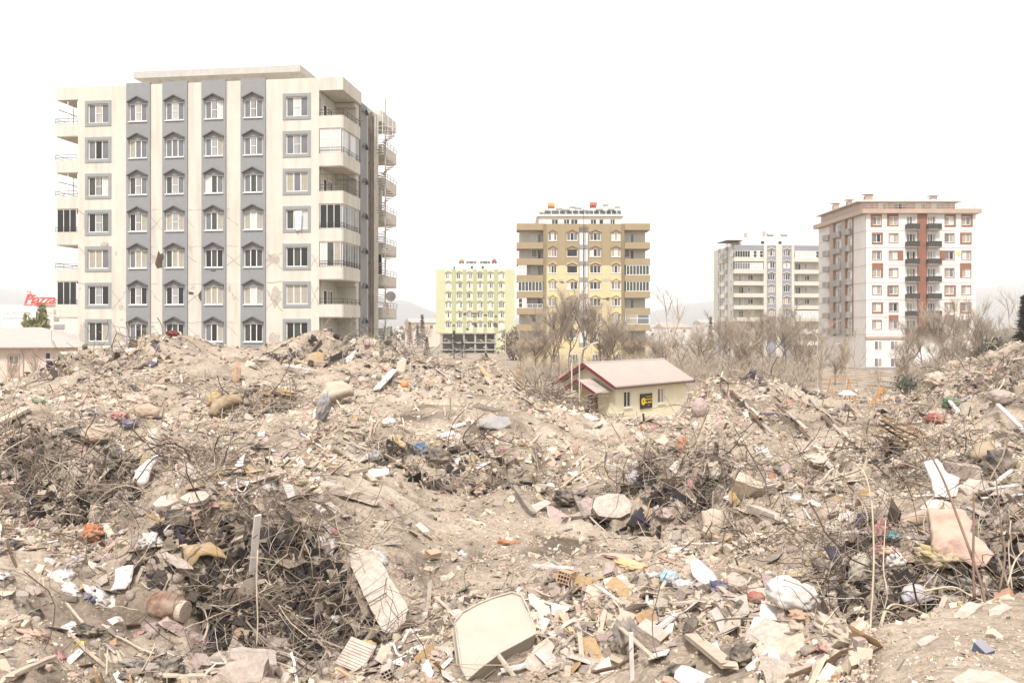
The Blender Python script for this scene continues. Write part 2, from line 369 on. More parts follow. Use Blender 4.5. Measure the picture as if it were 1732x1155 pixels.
# per bearing (photo column): (distance, photo row) along the surface, or (distance, None, height) where it is out of sight
PROFILE = {
 0:    [(3, None, 3.6), (10, 1155), (12, 1040), (14, 940), (16.2, 876), (16.9, 808), (19, 775), (22, 745), (28, 705), (34, 686), (42, 670), (52, 664), (62, None, 1.8), (75, None, .8), (100, None, 0)],
 150:  [(3, None, 3.6), (10.6, 1155), (12.4, 1050), (14.2, 960), (15.9, 894), (16.4, 840), (17.0, 788), (18, 768), (20, 752), (22.5, None, 3.8), (28, 705), (34, 682), (42, 640), (50, 598), (58, None, 3.2), (68, None, 1), (80, None, 0)],
 300:  [(3, None, 4), (11, 1155), (12.7, 1082), (13.1, 1030), (13.5, 945), (13.9, 890), (15.2, 838), (17, 790), (19.2, 764), (21.7, None, 3.6), (25.5, 738), (30, 715), (33, 712), (35, 694), (37, 655), (42, 625), (50, 561), (56, None, 4.8), (66, None, 1.2), (80, None, 0)],
 420:  [(3, None, 4), (11.3, 1155), (12.9, 1086), (13.3, 1050), (13.7, 955), (14.1, 885), (15.4, 830), (16.4, 805), (18.5, 772), (21, None, 3.5), (25, 742), (28, 720), (31, 714), (33.5, 706), (35.5, 665), (42, 628), (50, 590), (57, None, 4), (66, None, 1), (80, None, 0)],
 540:  [(3, None, 4), (11.3, 1155), (12.9, 1095), (13.3, 1062), (13.8, 960), (14.2, 890), (15.8, 846), (17.3, 808), (19.5, 774), (22, None, 3.5), (25.5, 735), (30, 705), (34, 692), (38, 655), (44, 615), (50, 567), (57, None, 5), (66, None, 1.2), (80, None, 0)],
 650:  [(3, None, 4), (11, 1155), (12.6, 1085), (13.8, 1035), (14.6, 950), (15.8, 900), (17.6, 850), (20.5, 815), (23, 795), (25, 750), (29, 715), (35, 680), (42, 625), (48, 570), (54, None, 5), (62, None, 2), (80, None, .2)],
 740:  [(3, None, 4), (10.8, 1155), (12.6, 1075), (14, 1020), (16.2, 950), (18.5, 895), (21, 858), (23, 828), (24.3, 800), (26, 758), (30, 715), (37, 670), (44, 628), (48, 608), (54, None, 3), (62, None, 1.5), (75, 640), (88, 620), (95, None, 1), (110, None, 0)],
 830:  [(3, None, 4), (10.6, 1155), (12.5, 1070), (14.4, 1000), (16.6, 945), (19, 900), (21.5, 862), (23.3, 834), (24.6, 806), (26.3, 763), (31, 715), (38, 677), (46, 657), (55, 650), (65, 640), (78, 625), (88, 609), (95, None, 2), (110, None, 0)],
 920:  [(3, None, 4), (10.6, 1155), (12.5, 1070), (14.4, 1000), (16.6, 945), (19.5, 890), (22, 857), (23.6, 828), (25, 795), (26.8, 756), (28.8, None, 3.2), (31, 720), (37, 694), (44, 684), (52, 680), (60, None, 1.5), (70, None, .6), (100, None, 0)],
 1040: [(3, None, 4.2), (9.8, 1155), (11.8, 1080), (13.8, 1010), (16.4, 945), (19.5, 890), (22, 862), (24, 827), (25.5, 786), (27.3, 744), (29.5, None, 3.0), (33, 726), (40, 718), (48, 720), (55, None, 1.5), (62, None, .5), (70, None, 0)],
 1120: [(3, None, 4.4), (9, 1155), (11, 1080), (13, 1010), (15.5, 945), (18.6, 897), (20.4, 872), (20.9, 842), (21.5, 792), (22.4, 762), (24.5, 748), (27, None, 3.0), (31, 730), (34, 720), (42, 718), (50, 718), (58, None, .9), (66, None, 0)],
 1200: [(3, None, 4.6), (8.5, 1155), (10.5, 1085), (12.5, 1015), (15, 960), (17.4, 925), (19.2, 886), (19.8, 856), (20.5, 806), (21.4, 780), (23, 763), (26, None, 2.9), (30, 737), (33, 725), (38, 690), (45, 650), (52, None, 2.5), (60, None, .8), (75, None, .2)],
 1300: [(3, None, 4.8), (8, 1155), (10, 1075), (12, 1010), (14, 965), (16, 920), (17.5, 880), (19, 836), (21.5, 792), (24, None, 2.9), (28, 752), (35, 735), (39, 690), (46, 648), (53, None, 2.4), (60, None, .6), (75, None, 0)],
 1400: [(3, None, 5), (7, 1155), (9, 1080), (11, 1015), (13, 945), (15, 885), (17.5, 830), (21, 785), (26, 755), (31, 740), (36, 733), (41, 705), (46, 675), (52, None, 1.6), (60, None, .3), (74, None, 0)],
 1500: [(3, None, 5.1), (5.5, 1155), (6.5, 1080), (7.0, 1050), (7.5, None, 4.1), (9.8, None, 3.35), (10.9, 1055), (11.5, 950), (13.4, 880), (14.4, 860), (16.5, 810), (19, 765), (22, 750), (27, 745), (33, 730), (40, 714), (48, None, 1.7), (58, None, .4), (70, None, 0)],
 1600: [(3, None, 5.2), (5, 1155), (6.5, 1065), (7.5, 1022), (8, None, 4.1), (10, None, 3.45), (10.8, 1005), (11.4, 918), (12.6, 872), (14, 842), (16.5, 795), (19, 755), (22, None, 3.6), (27, 731), (34, 700), (40, 667), (46, 637), (52, 611), (58, None, 3.5), (68, None, 1), (80, None, 0)],
 1732: [(3, None, 5.2), (5, 1155), (6.5, 1055), (8, 992), (8.6, None, 4.1), (10.2, None, 3.6), (11, 930), (12.4, 868), (15, 815), (18, 758), (21, None, 4.1), (26, 714), (34, 662), (40, 622), (48, 581), (55, None, 5), (65, None, 2), (80, None, .5)],
}
NU, NY = 520, 420
GU = np.linspace(-420, 2150, NU)
GY = np.geomspace(3.0, 125.0, NY)
TRACKS = [(840, 18.4, 310, 4.4, 1), (1010, 15.5, 150, 1.6, .7), (640, 18, 60, 2, .6), (420, 30.2, 190, 2.4, 1), (620, 29, 170, 3.0, .8), (730, 34, 130, 4, .6), (110, 12.2, 130, 1.3, .6), (1240, 13.6, 130, 1.4, .7), (250, 27, 120, 2.2, .6), (1340, 32, 120, 3, .7), (930, 30.5, 150, 2.6, .6), (360, 45, 80, 3.5, .6), (470, 44, 90, 3, .5)]
def smooth_track(u, Y):
    """1 where machines and feet have ground the rubble to powder"""
    m = np.zeros_like(u, dtype=float)
    for (cu, cy, ru, ry, k) in TRACKS:
        w = .35 * (vnoise(u / 60, Y * 1.3, 71) - .5)
        m = np.maximum(m, k * np.clip((1.25 - ((u - cu) / ru) ** 2 - ((Y - cy) / ry) ** 2 + w) * 2.2, 0, 1))
    return m
def _terrain():
    keys = sorted(PROFILE)
    rows = []
    for k in keys:
        p = PROFILE[k]
        ys = [q[0] for q in p] + [130]
        zs = [(zz(q[0], q[1]) if q[1] is not None else q[2]) for q in p] + [0.0]
        rows.append(np.interp(GY, ys, zs))
    rows = np.array(rows)
    cols = np.clip(GU, keys[0], keys[-1])
    Z = np.empty((NU, NY))
    kk = np.array(keys, float)
    idx = np.clip(np.searchsorted(kk, cols) - 1, 0, len(keys) - 2)
    t = (cols - kk[idx]) / (kk[idx + 1] - kk[idx])
    t = t * t * (3 - 2 * t) * 0.6 + t * 0.4
    for j in range(NY): Z[:, j] = rows[idx, j] * (1 - t) + rows[idx + 1, j] * t
    ker = np.array([1, 2, 3, 2, 1.]); ker /= ker.sum()
    for _ in range(2): Z = np.apply_along_axis(lambda r: np.convolve(np.pad(r, 2, mode='edge'), ker, 'valid'), 0, Z)
    Z = np.apply_along_axis(lambda r: np.convolve(np.pad(r, 1, mode='edge'), [.25, .5, .25], 'valid'), 1, Z)
    X = (GU[:, None] - CU) / F * GY[None, :]
    Y = np.broadcast_to(GY[None, :], Z.shape)
    amp = np.clip((GY - 3) / 8, 0.25, 1)[None, :] * np.clip((118 - GY) / 25, 0, 1)[None, :]
    ledge = ((GU[:, None] > 1470) & (GY[None, :] < 7.6)).astype(float) * 0.93
    amp = amp * (1 - ledge) * np.clip(Z / 1.2, 0.15, 1)
    Z = Z + amp * (0.58 * fbm(X / 2.6, Y / 2.6, 4, 3) + 0.24 * np.abs(fbm(X / 0.7, Y / 0.7, 3, 9)) + 0.15 * fbm(X / 0.28, Y / 0.28, 3, 21))
    Z = Z - amp * .8 * smooth_track(np.broadcast_to(GU[:, None], Z.shape), np.broadcast_to(GY[None, :], Z.shape)) * (0.24 * np.abs(fbm(X / 0.7, Y / 0.7, 3, 9)) + 0.15 * fbm(X / 0.28, Y / 0.28, 3, 21))
    far = np.clip((GY - 25) / 20, 0, 1)[None, :] * np.clip((Z - 1.5) / 4, 0, 1)
    Z = Z + far * (0.35 * fbm(X / 4.0, Y / 4.0, 4, 33) + 0.25 * np.abs(fbm(X / 1.3, Y / 1.3, 3, 39)))
    # pits and gaps where the heaps are loose and hollow
    for (u0, u1, y0, y1, dep) in PITS:
        g = np.clip(1.3 - ((GU[:, None] - (u0 + u1) / 2) / ((u1 - u0) / 2)) ** 2 - ((GY[None, :] - (y0 + y1) / 2) / ((y1 - y0) / 2)) ** 2, 0, 1)
        sc = .42 + .012 * (y0 + y1)
        h = np.clip((.65 * vnoise(X / sc, Y / sc, 61) + .35 * vnoise(X / sc * 2.3, Y / sc * 2.3, 67) - .42) * 8, 0, 1)
        Z = Z - g * h * dep
    return X, Y, Z
PITS = [(280, 700, 12.6, 14.5, .8), (0, 240, 16, 19.5, .8), (330, 560, 32.5, 36, 1.3), (480, 760, 43, 50, 1.2), (620, 920, 23, 26, .9), (1000, 1240, 18.6, 22.5, 1.0), (1380, 1510, 9.5, 13, .5), (1480, 1760, 9, 12.5, .8),
        (1460, 1590, 18.5, 22.5, .6), (1180, 1440, 38, 46, .9), (1550, 1780, 33, 46, 1.0), (80, 260, 43, 50, 1.0), (900, 960, 24, 27, .6), (1260, 1420, 18, 21, .5), (300, 420, 15.5, 18, .4)]
GX, GYY, GZ = _terrain()
LOGY = np.log(GY)
def terr(x, y):
    """ground height at world x, y (arrays)"""
    x = np.asarray(x, float); y = np.maximum(np.asarray(y, float), 3.01)
    u = CU + F * x / y
    a = np.clip((u - GU[0]) / (GU[1] - GU[0]), 0, NU - 1.001); b = np.clip((np.log(y) - LOGY[0]) / (LOGY[1] - LOGY[0]), 0, NY - 1.001)
    i = a.astype(int); j = b.astype(int); fa = a - i; fb = b - j
    return (GZ[i, j] * (1 - fa) + GZ[i + 1, j] * fa) * (1 - fb) + (GZ[i, j + 1] * (1 - fa) + GZ[i + 1, j + 1] * fa) * fb
def tnormal(x, y, e=0.12):
    dx = (terr(x + e, y) - terr(x - e, y)) / (2 * e); dy = (terr(x, y + e) - terr(x, y - e)) / (2 * e)
    n = np.stack([-dx, -dy, np.ones_like(dx)], -1)
    return n / np.linalg.norm(n, axis=-1, keepdims=True)
def spot(u, v):
    """where the line of sight through photo pixel (u, v) meets the rubble"""
    ys = np.geomspace(4.5, 124, 1500)
    xs = (u - CU) / F * ys
    hit = terr(xs, ys) - (CZ - (v - HV) / F * ys)
    k = np.argmax(hit >= 0) if (hit >= 0).any() else len(ys) - 1
    return Vector((xs[k], ys[k], float(terr(xs[k], ys[k]))))
def at(u, v, Y): return Vector(((u - CU) / F * Y, Y, CZ - (v - HV) / F * Y))

idx = np.arange(NU * NY).reshape(NU, NY)
quads = np.stack([idx[:-1, :-1], idx[1:, :-1], idx[1:, 1:], idx[:-1, 1:]], -1).reshape(-1, 4)
me = fast_mesh('rubble_ground', np.stack([GX, GYY, GZ], -1).reshape(-1, 3), quads, M['soil'], smooth=True)
tag(link('rubble_ground', me), 'uneven beige heaps of pulverised concrete and soil', kind='structure')
g = MB()
R = 9000
g.add([(-R, -R, -0.06), (R, -R, -0.06), (R, R, -0.06), (-R, R, -0.06)], [(0, 1, 2, 3)])
tag(g.build('ground', M['soil']), 'flat dusty ground of the town beyond the rubble', kind='structure')
# hills along the horizon
def hills(name, Y0, pts, label, seed):
    us = np.linspace(-700, 2500, 220)
    top = np.interp(us, [p[0] for p in pts], [p[1] for p in pts])
    n = 14
    V = np.zeros((220, n, 3))
    for j in range(n):
        d = Y0 + j * 120
        x = (us - CU) / F * d
        h = (HV - top) / F * (Y0 + 120 * (n - 1)) + CZ
        prof = math.sin(j / (n - 1) * math.pi / 2) ** 0.8
        V[:, j, 0] = x; V[:, j, 1] = d
        V[:, j, 2] = np.maximum(-3, h * prof * (1 + 0.18 * fbm(x / 300, np.full_like(x, d / 300), 5, seed)) - (2 if j == 0 else 0))
    ii = np.arange(220 * n).reshape(220, n)
    q = np.stack([ii[:-1, :-1], ii[1:, :-1], ii[1:, 1:], ii[:-1, 1:]], -1).reshape(-1, 4)
    tag(link(name, fast_mesh(name, V.reshape(-1, 3), q, M['hill_earth'], smooth=True)), label, kind='structure')
hills('hills', 2400, [(-700, 480), (0, 492), (60, 500), (140, 520), (500, 520), (640, 505), (690, 510), (740, 530), (860, 540), (1000, 536), (1100, 530), (1150, 518), (1210, 512), (1300, 520), (1640, 492), (1732, 484), (2500, 480)], 'low hills fading into the white haze', 5)
# ------------------------------------------------------------------ building kit
class Frame:
    """a facade plane in a building's own space: a runs along it, b runs inwards, rotation about z in quarter turns"""
    def __init__(self, ox, oy, q): self.ox, self.oy, self.q = ox, oy, q
    def p(self, a, b, z):
        if self.q == 0: return (self.ox + a, self.oy + b, z)
        if self.q == 1: return (self.ox - b, self.oy + a, z)     # faces +x
        if self.q == -1: return (self.ox + b, self.oy - a, z)    # faces -x
    @property
    def rz(self): return self.q * math.pi / 2
    def box(self, mb, a0, a1, b0, b1, z0, z1):
        P = [self.p(a, b, z) for z in (z0, z1) for a, b in ((a0, b0), (a1, b0), (a1, b1), (a0, b1))]
        mb.add(P, [(0, 3, 2, 1), (4, 5, 6, 7), (0, 1, 5, 4), (1, 2, 6, 5), (2, 3, 7, 6), (3, 0, 4, 7)])

def wall_face(mb, fr, a0, a1, z0, z1, holes, depth=0.25):
    """a wall sheet with real openings and their reveals; the openings are closed at the back by the panes"""
    A = sorted({a0, a1, *[h[0] for h in holes], *[h[1] for h in holes]})
    Zs = sorted({z0, z1, *[h[2] for h in holes], *[h[3] for h in holes]})
    A = [a for a in A if a0 - 1e-6 <= a <= a1 + 1e-6]; Zs = [z for z in Zs if z0 - 1e-6 <= z <= z1 + 1e-6]
    for i in range(len(A) - 1):
        for j in range(len(Zs) - 1):
            ca, cz = (A[i] + A[i + 1]) / 2, (Zs[j] + Zs[j + 1]) / 2
            if any(h[0] < ca < h[1] and h[2] < cz < h[3] for h in holes): continue
            mb.add([fr.p(A[i], 0, Zs[j]), fr.p(A[i + 1], 0, Zs[j]), fr.p(A[i + 1], 0, Zs[j + 1]), fr.p(A[i], 0, Zs[j + 1])], [(0, 1, 2, 3)])
    for (x0, x1, y0, y1) in holes:
        c = [(x0, y0), (x1, y0), (x1, y1), (x0, y1)]
        for k in range(4):
            p, q = c[k], c[(k + 1) % 4]
            mb.add([fr.p(p[0], 0, p[1]), fr.p(q[0], 0, q[1]), fr.p(q[0], depth, q[1]), fr.p(p[0], depth, p[1])], [(3, 2, 1, 0)])

WCACHE = {}
def cached(key, make):
    if key not in WCACHE: WCACHE[key] = make()
    return WCACHE[key]

def window(parent, fr, a0, a1, z0, z1, panes, inset=0.10, fw=0.06, bars=False, hood=None, surround=None, sill=None, split=None, panes_apart=True):
    """window (white frame) > pane ..., hood, surround.  panes: material key per casement"""
    w, h, n = round(a1 - a0, 3), round(z1 - z0, 3), len(panes)
    def mk():
        m = MB()
        m.box(0, w, 0, .06, 0, fw); m.box(0, w, 0, .06, h - fw, h)
        for i in range(n + 1):
            x = i * (w - fw) / n
            m.box(x, x + fw, 0.002, .062, fw, h - fw)
        if bars:
            x0 = (w - fw) / n + fw; x1 = 2 * (w - fw) / n if n > 1 else w - fw
            for k in range(1, 5):
                x = x0 + (x1 - x0) * k / 5; m.box(x - .014, x + .014, -0.03, -0.005, fw, h - fw)
            m.box(x0, x1, -0.034, -0.001, h * .5 - .02, h * .5 + .02)
        if split: m.box(fw, w - fw, 0.004, .058, h * split - fw / 2, h * split + fw / 2)
        return m.mesh('window', M['pvc'])
    o = link('window', cached(('w', w, h, n, fw, bars, split), mk), parent, fr.p(a0, inset, z0), (0, 0, fr.rz))
    pw = (w - fw) / n
    for i, k in enumerate(panes):
        def mp(): return MB().box(0, pw - fw, 0, .02, 0, h - 2 * fw).mesh('pane', M[k])
        link('pane', cached(('p', round(pw, 3), h, fw, k), mp), o, (i * pw + fw, .03, fw))
    if hood:
        def mh():
            m = MB(); e = .10; t = .09; hh = hood
            m.prism([(-e, h + .05), (w / 2, h + hh), (w + e, h + .05), (w + e, h + .05 + t), (w / 2, h + hh + t), (-e, h + .05 + t)], -inset - .24, -inset + .02, 'y')
            return m.mesh('hood', M['dark_trim'])
        link('hood', cached(('h', w, h, hood, inset), mh), o)
    if surround:
        def ms():
            m = MB(); t = surround[1]
            y0, y1 = -inset - .05, -inset + .02
            m.box(-t, w + t, y0, y1, h, h + t); m.box(-t, w + t, y0, y1, -t, 0)
            m.box(-t, 0, y0 + .002, y1, 0, h); m.box(w, w + t, y0 + .002, y1, 0, h)
            return m.mesh('surround', M[surround[0]])
        link('surround', cached(('s', w, h, surround, inset), ms), o)
    if sill:
        def ml(): return MB().box(-.05, w + .05, -inset - .10, 0, -.07, -.005).mesh('sill', M[sill])
        link('sill', cached(('l', w, h, sill, inset), ml), o)
    return o

def glazing(parent, fr, a0, a1, z0, z1, n, key, name='glazed_screen', fw=0.05, b=0.05, bar='pvc', mid=None):
    m = MB()
    fr.box(m, a0, a1, b, b + .05, z0, z0 + fw); fr.box(m, a0, a1, b, b + .05, z1 - fw, z1)
    for i in range(n + 1):
        x = a0 + i * (a1 - a0 - fw) / n
        fr.box(m, x, x + fw, b + .002, b + .048, z0 + fw, z1 - fw)
    if mid: fr.box(m, a0 + fw, a1 - fw, b + .004, b + .046, z0 + (z1 - z0) * mid - fw / 2, z0 + (z1 - z0) * mid + fw / 2)
    o = m.build(name, M[bar], parent)
    pw = (a1 - a0 - fw) / n
    for i in range(n):
        k = key[i % len(key)] if isinstance(key, (list, tuple)) else key
        q = MB(); fr.box(q, a0 + i * pw + fw, a0 + (i + 1) * pw, b + .02, b + .03, z0 + fw, z1 - fw)
        q.build('pane', M[k], o)
    return o

def railing(mb, path, z, hs=(0.22, 0.42), r=0.022, post=0.9, bars=0):
    for h in hs: mb.tube([(x, y, z + h) for x, y in path], r, 5)
    for (x0, y0), (x1, y1) in zip(path[:-1], path[1:]):
        L = math.hypot(x1 - x0, y1 - y0); n = max(1, int(L / post))
        for i in range(n + 1):
            x, y = x0 + (x1 - x0) * i / n, y0 + (y1 - y0) * i / n
            mb.tube([(x, y, z), (x, y, z + max(hs))], r * .9, 4)
        if bars:
            n = int(L / bars)
            for i in range(n + 1):
                x, y = x0 + (x1 - x0) * i / n, y0 + (y1 - y0) * i / n
                mb.tube([(x, y, z), (x, y, z + max(hs))], r * .5, 3)

def crack(parent, mb_pts, w=0.05, y=-0.012):
    """a jagged crack running over a wall face (front, y = 0)"""
    m = MB()
    for (x0, z0), (x1, z1) in zip(mb_pts[:-1], mb_pts[1:]):
        n = max(2, int(math.hypot(x1 - x0, z1 - z0) / .3))
        P = [(x0 + (x1 - x0) * i / n + random.uniform(-.09, .09) * (0 < i < n), z0 + (z1 - z0) * i / n + random.uniform(-.09, .09) * (0 < i < n)) for i in range(n + 1)]
        for p, q in zip(P[:-1], P[1:]):
            d = Vector((q[0] - p[0], q[1] - p[1])); d.normalize(); s = Vector((-d.y, d.x)) * w * random.uniform(.25, .6)
            m.add([(p[0] - s.x, y, p[1] - s.y), (q[0] - s.x, y, q[1] - s.y), (q[0] + s.x, y, q[1] + s.y), (p[0] + s.x, y, p[1] + s.y)], [(0, 1, 2, 3)])
    return m.build('crack', M['crack'], parent)

def patch(parent, name, key, cx, cz, rx, rz, y=-0.01, t=0.02, n=11, seed=0):
    rr = random.Random(seed)
    pts = [(cx + rx * math.cos(2 * math.pi * i / n) * rr.uniform(.55, 1.1), cz + rz * math.sin(2 * math.pi * i / n) * rr.uniform(.55, 1.1)) for i in range(n)]
    return MB().prism(pts, y, y + t, 'y').build(name, M[key], parent)

def cyl(mb, x, y, z, r, L, axis='x', n=12):
    d = {'x': (L / 2, 0, 0), 'y': (0, L / 2, 0), 'z': (0, 0, L / 2)}[axis]
    mb.tube([(x - d[0], y - d[1], z - d[2]), (x + d[0], y + d[1], z + d[2])], r, n)

# ------------------------------------------------------------------ A: the big cream and grey block on the left
P0, P1 = Vector((-38.75, 75.4, 0)), Vector((-13.70, 72.0, 0))
A_rz = math.atan2(P1.y - P0.y, P1.x - P0.x)
bA = empty('apartment_building', P0, A_rz, 'tall cream apartment block with four grey window bands and diagonal wall cracks', 'apartment building')
W, D, PIT = 25.25, 16.5, 3.07
FR = Frame(0, 0, 0)
ZB = [24.5 - PIT * k for k in range(9)]               # window sill height per storey, from the top
wm = MB()
win_cols = [(2.92, 4.78, 'f'), (6.72, 8.30, 'g'), (9.98, 11.58, 'g'), (13.45, 15.02, 'g'), (16.85, 18.45, 'g'), (20.42, 22.28, 'f')]
holes = [(a0, a1, z, z + 1.62) for a0, a1, t in win_cols if t == 'f' for z in ZB]
bands = [(6.46, 8.59), (9.69, 11.89), (13.15, 15.27), (16.56, 18.70)]
edges = [2.0] + [e for b in bands for e in b] + [23.25]
for i in range(0, len(edges), 2):
    a0, a1 = edges[i], edges[i + 1]
    wall_face(wm, FR, a0, a1, 0, 27.6, [h for h in holes if a0 <= h[0] < a1])
wm.box(2.0, 23.25, 0.45, 4.5, 0, 26.5)                # the body behind the facade
wm.box(0.3, 24.95, 4.5, 11.2, 0, 27.05)
wm.box(2.0, 23.25, 11.2, D, 0, 26.5)
wm.box(2.0, 23.25, 0.26, 0.44, 26.0, 27.55)
wm.build('wall', M['cream'], bA)
for a0, a1 in bands:
    pb = MB(); c = [w for w in win_cols if a0 < w[0] < a1][0]
    fb = Frame(0, -0.14, 0)
    wall_face(pb, fb, a0, a1, 0, 27.72, [(c[0], c[1], z, z + 1.5) for z in ZB], 0.3)
    for x in (a0, a1): pb.add([(x, -.14, 0), (x, .2, 0), (x, .2, 27.72), (x, -.14, 27.72)], [(0, 1, 2, 3)])
    pb.add([(a0, -.14, 27.72), (a1, -.14, 27.72), (a1, .25, 27.72), (a0, .25, 27.72)], [(0, 1, 2, 3)])
    pb.build('pilaster', M['grey_plaster'], bA)
G, K, C, Dk, Lt, Gr = 'pane_grey', 'pane_dark', 'curtain', 'pane_dark', 'pane_light', 'pane_green'
states = {0: [(G, C, G), (G, C, G), (G, C, G), (G, K, Lt), (G, K, G), (G, Lt, G)],
          1: [(G, K, G), (C, G, G), (G, G, G), (G, G, C), (G, G, G), (G, G, G)],
          2: [(Gr, K, Lt), (Gr, G, G), (Gr, G, G), (Lt, Gr, G), (G, Gr, G), (C, G, C)],
          3: [(K, G, Gr), (K, K, C), (C, G, C), (G, Gr, C), (C, Lt, C), (Gr, C, Lt)],
          4: [(C, C, G), (G, C, C), (Gr, C, C), (K, Gr, K), (Gr, K, Gr), (K, Gr, K)],
          5: [(K, G, K), (K, G, K), (K, G, K), (C, C, C), (C, Lt, C), (C, C, C)],
          6: [(Gr, K, C), (G, K, Gr), (K, Gr, K), (G, K, C), (Gr, K, K), (K, Gr, K)],
          7: [(K, K, K)] * 6, 8: [(K, K, K)] * 6}
barset = {(0, 0), (0, 1), (0, 2), (0, 3), (0, 4), (0, 5), (1, 3), (1, 4), (1, 5), (2, 0), (2, 1), (2, 2), (3, 0), (3, 1), (3, 2), (5, 0), (5, 1), (5, 2)}
for k, z in enumerate(ZB[:8]):
    for c, (a0, a1, t) in enumerate(win_cols):
        if t == 'f': window(bA, FR, a0, a1, z, z + 1.62, states[k][c], .10, .07, (k, c) in barset, None, ('grey_trim', .26))
        else: window(bA, Frame(0, -.14, 0), a0, a1, z, z + 1.5, states[k][c], .10, .07, (k, c) in barset, .50, None, 'pvc')
# top fascia round the corners, attic, chimney
f = MB()
for x0, x1, y0, y1 in ((0, 1.99, 0, 5.0), (23.26, W, 0, 5.0), (0, 1.99, 11.2, D), (23.26, W, 11.2, D)):
    f = MB(); f.box(x0, x1, y0, y1, 26.55, 27.6); f.build('parapet', M['cream'], bA)
f = MB(); f.box(2.02, 23.2, .5, D - .1, 27.06, 27.2); f.build('roof', M['roofing'], bA)
f = MB(); f.box(8.2, 20.0, 3.2, 13.2, 27.2, 28.6); f.box(11.8, 12.1, 2.6, 2.9, 27.2, 28.62); f.build('attic_wall', M['cream'], bA)
f = MB()
f.add([(6.1, 1.6, 28.62), (21.0, 1.6, 28.62), (21.0, 14.5, 28.62), (6.1, 14.5, 28.62), (8.2, 3.2, 28.0), (20, 3.2, 28.0), (20, 13.2, 28.0), (8.2, 13.2, 28.0)],
      [(0, 1, 5, 4), (1, 2, 6, 5), (2, 3, 7, 6), (3, 0, 4, 7)])
f.build('eaves', M['cream'], bA)
f = MB(); f.box(6.1, 21.0, 1.6, 14.5, 28.63, 29.2); ar = f.build('attic_roof', M['roofing'], bA)
f = MB(); f.box(14.1, 15.3, 4, 5, 29.2, 29.55); f.box(13.9, 15.5, 3.8, 5.2, 29.62, 29.74)
for x in (14.1, 15.2): f.box(x, x + .1, 4, 4.1, 29.55, 29.62)
f.build('chimney', M['roofing'], ar)

def corner_balcony(k, xa, xb, ya, yb, outer, kind):
    """one storey's corner balcony: parapet > railing, glazing; outer is +1 (right) or -1 (left); open at both outer sides"""
    z1 = ZB[k]; z0 = z1 - 1.03
    x0, x1 = min(xa, xb), max(xa, xb)
    xo = x1 if outer > 0 else x0
    t = .13
    m = MB()
    if not (outer < 0 and k == 6):
        if outer > 0 and ya == 0: m.prism([(x0, 0), (x1 - .12, 0), (x1, .12), (x1 + .05, yb), (x1 - .1, yb), (x1 - .15, t), (x0, t)], z0, z1)
        else:
            m.box(x0, x1, ya, ya + t, z0, z1)
            m.box(*((xo - t, xo) if outer > 0 else (xo, xo + t)), ya + t, yb - t, z0, z1)
            m.box(x0, x1, yb - t, yb, z0, z1)
    m.box(x0, x1, ya + t, yb - .02, z0 - .02, z0 + .13)
    b = m.build('balcony', M['cream'], bA)
    s = MB(); s.box(x0 + .01, x1 - .03, ya + .03, yb - .03, z0 - .06, z0 - .022); s.build('soffit', M['soffit'], b)
    r = MB(); e = -.04 if outer < 0 else .04
    path = [(x0 + (.05 if outer > 0 else e), ya - .05), (xo + e, ya - .05), (xo + e, yb)] if outer > 0 else [(x1 - .05, ya - .05), (xo + e, ya - .05), (xo + e, yb)]
    if not (outer < 0 and k == 6):
        railing(r, path, z1, (.20, .45) if kind not in ('bars',) else (.25, .5, 1.35), .022, 1.0, .22 if kind in ('bars', 'curtain') else 0)
        r.build('railing', M['rail' if kind != 'white' or k < 3 else 'rail'], b)
    if kind in ('white', 'dark', 'curtain', 'clear'):
        key = {'white': 'pane_light', 'dark': 'pane_dark', 'curtain': ['pane_light', 'pane_green', 'curtain'], 'clear': 'pane_light'}[kind]
        n = 2 if kind == 'white' else 3
        bar = 'pvc'
        glazing(b, Frame(0, ya, 0), x0 + .03, x1 - .16, z1 + .02, z1 + 2.0, n, key, mid=.62 if kind == 'white' else None, bar=bar)
        if ya == 0:
            fs = Frame(x1 - .02, 0, 1) if outer > 0 else Frame(x0 + .02, yb, -1)
            if outer > 0: glazing(b, fs, .16, 4.3, z1 + .02, z1 + 2.0, 6, ['pane_light', 'pane_light', 'pane_grey'] if kind == 'white' else ['pane_grey', 'pane_green', 'pane_grey'], bar=bar)
    if kind == 'frame':
        m = MB()
        for x in (x0 + .1, (x0 + x1) / 2, x1 - .1): m.box(x - .03, x + .03, ya + .1, ya + .15, z1, z1 + 1.98)
        m.box(x0 + .07, x1 - .07, ya + .102, ya + .148, z1 + 1.3, z1 + 1.36)
        m.box(x0 + .05, x0 + .10, ya + .2, yb - .2, z1 + 1.25, z1 + 1.32); m.box(x0 + .05, x0 + .1, 2.2, 2.27, z1, z1 + 1.98)
        m.build('screen_frame', M['pvc'], b)
    return b
right = ['open', 'white', 'bars', 'dark', 'curtain', 'open', 'open', 'open']
left = ['frame', 'open', 'frame', 'dark', 'open', 'dark', 'open', 'open']
rear = ['open', 'open', 'clear', 'open', 'dark', 'open', 'open', 'open']
